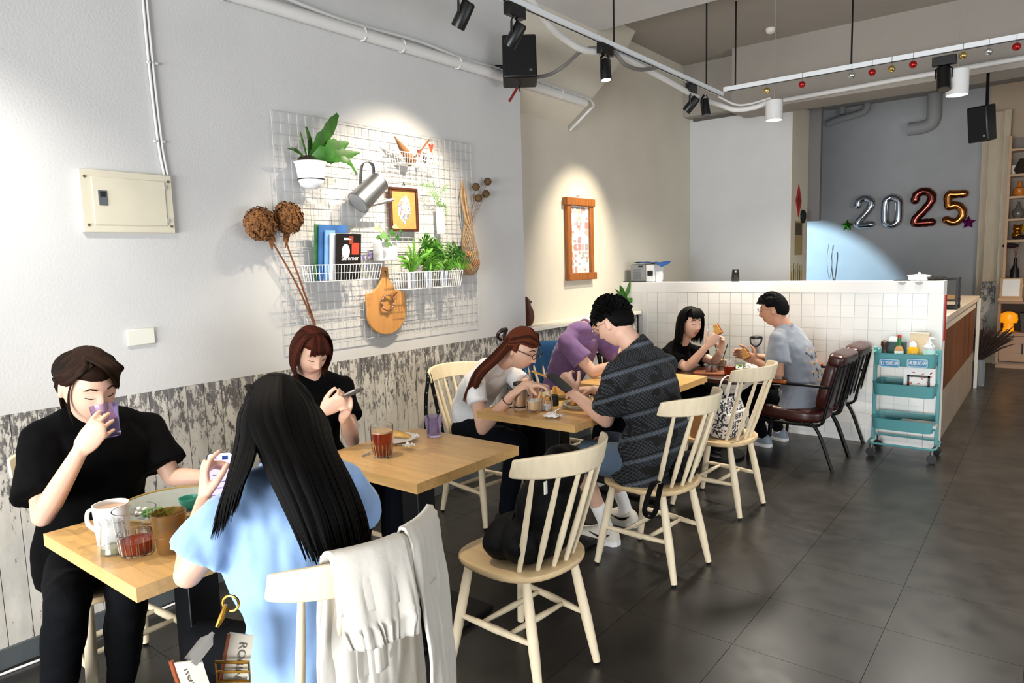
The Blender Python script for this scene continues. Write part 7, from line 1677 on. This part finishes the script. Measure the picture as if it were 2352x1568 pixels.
# black shoulder bag behind the man with a dangling strap
sb_ = blob('shoulder_bag', 'black shoulder bag wedged behind the man on his chair', 'bag', [((-1.40, 3.14, .51), (.05, .15, .055)), ((-1.40, 3.12, .55), (.045, .12, .05))], M_nylon, seed=6)
P = [onX(1515, 1105, -1.36), onX(1500, 1112, -1.34), onX(1488, 1140, -1.33), onX(1480, 1175, -1.33), onX(1490, 1190, -1.33), onX(1505, 1175, -1.33), onX(1512, 1140, -1.34), onX(1518, 1110, -1.36)]
MB().tube(catmull(P, 28), [(.014, .002)]*29, 6, ref=(1, -.3, 0)).build('strap', M_nylon, sb_)
# studded strap over the corner of the wall chair
st5 = thing('studded_strap', 'black studded bag strap looped over the wall chair corner', 'strap', (-2.97, 2.98, .5))
for i, P in enumerate(((onX(985, 858, -2.97), onX(982, 880, -2.94), onX(978, 930, -2.92), onX(980, 1000, -2.88)), (onX(985, 858, -2.97), onX(992, 880, -2.96), onX(1005, 940, -2.92), onX(1018, 1000, -2.86)))):
    C_ = catmull(P, 16); MB().tube(C_, [(.016, .003)]*17, 6, ref=(0, 1, 0)).build('strap_band', M_nylon, st5)
    mb = MB()
    for k in range(2, 16, 3): mb.ball(C_[k]+V((.004, -.003, 0)), .005, 8, 6)
    mb.build('studs', M_steel, st5)
# crossbody strap of the woman in blue
cs = thing('crossbody_bag', 'brown handbag on a lettered webbing strap beside the woman in blue', 'bag', (-1.42, .72, .3)); M_tabg = mat('grey_leather', '#6e6c69', .45); M_brass = mat('brass', '#b58a3a', .25, 1); M_tan = mat('tan_leather', '#8a4526', .5); M_web = mat('webbing', '#b9b2a4', .8)
a, b_ = onX(490, 1452, -1.40), onX(437, 1520, -1.40); MB().tube([a, a.lerp(b_, .12), a.lerp(b_, .3), b_], [(.007, .003), (.014, .003), (.037, .003), (.037, .003)], 8, ref=CR+UP*.7).build('leather_tab', M_tabg, cs)
MB().tube([onX(519, 1388, -1.40), onX(508, 1420, -1.40), onX(498, 1440, -1.40)], [.004, .007, .004], 8).build('clasp', M_brass, cs); q = onX(530, 1385, -1.40); MB().tube([q+CR*cos(i*.52)*.018+UP*sin(i*.52)*.018 for i in range(12)], .003, 6, closed=True).build('ring', M_brass, cs)
P = [onX(430, 1518, -1.40), onX(440, 1550, -1.40), onX(455, 1590, -1.40), onX(480, 1640, -1.39)]; C_ = catmull(P, 12); MB().tube(C_, [(.032, .002)]*13, 8, ref=CR).build('webbing', M_web, cs); MB().tube([p-CR*.034 for p in C_], [(.006, .004)]*13, 6, ref=CR).build('leather_edge', M_tan, cs)
P2_ = [onX(556, 1455, -1.385), onX(548, 1500, -1.385), onX(538, 1560, -1.385), onX(530, 1620, -1.385)]; C2 = catmull(P2_, 12); MB().tube(C2, [(.028, .002)]*13, 8, ref=CR).build('webbing', M_web, cs); MB().tube([p-CR*.029 for p in C2], [(.004, .003)]*13, 6, ref=CR).build('leather_edge', M_tan, cs)
q = onX(535, 1542, -1.375); MB().tube([q+CR*x*.036+UP*z*.022 for x, z in ((-1, -1), (1, -1), (1, 1), (-1, 1))], .004, 6, closed=True).build('buckle', M_brass, cs); MB().tube([q-CR*.036, q+CR*.036], .003, 6).build('buckle_bar', M_brass, cs)
def strap_text(s, p, d, size):
    d = d.normalized(); n = CD(p); n = (n-d*n.dot(d)).normalized(); u = n.cross(d); M_ = Matrix(((d.x, u.x, n.x, p.x), (d.y, u.y, n.y, p.y), (d.z, u.z, n.z, p.z), (0, 0, 0, 1))); text(s, size, M_, mat('strap_ink', '#5f594e', .8), 'lettering', cs)
strap_text('ROBINMAY', C2[7]+CD(C2[7])*.004+CR*.006, C2[9]-C2[3], .026); strap_text('ROBINMAY', C_[8]+CD(C_[8])*.004, C_[10]-C_[5], .026)
MB().box((-1.40, .70, .22), (-1.33, .86, .38)).build('bag_body', M_tan, cs, bevel=.015)
# floor cable by the skirting
t = thing('floor_cable', 'thin white cable lying along the skirting at the far left', 'cable', (-3.15, .8, 0)); MB().tube(catmull([(-3.19, .5, .006), (-3.17, .75, .006), (-3.16, 1.0, .006), (-3.18, 1.5, .006)], 16), .005, 6).build('cable', M_white, t)
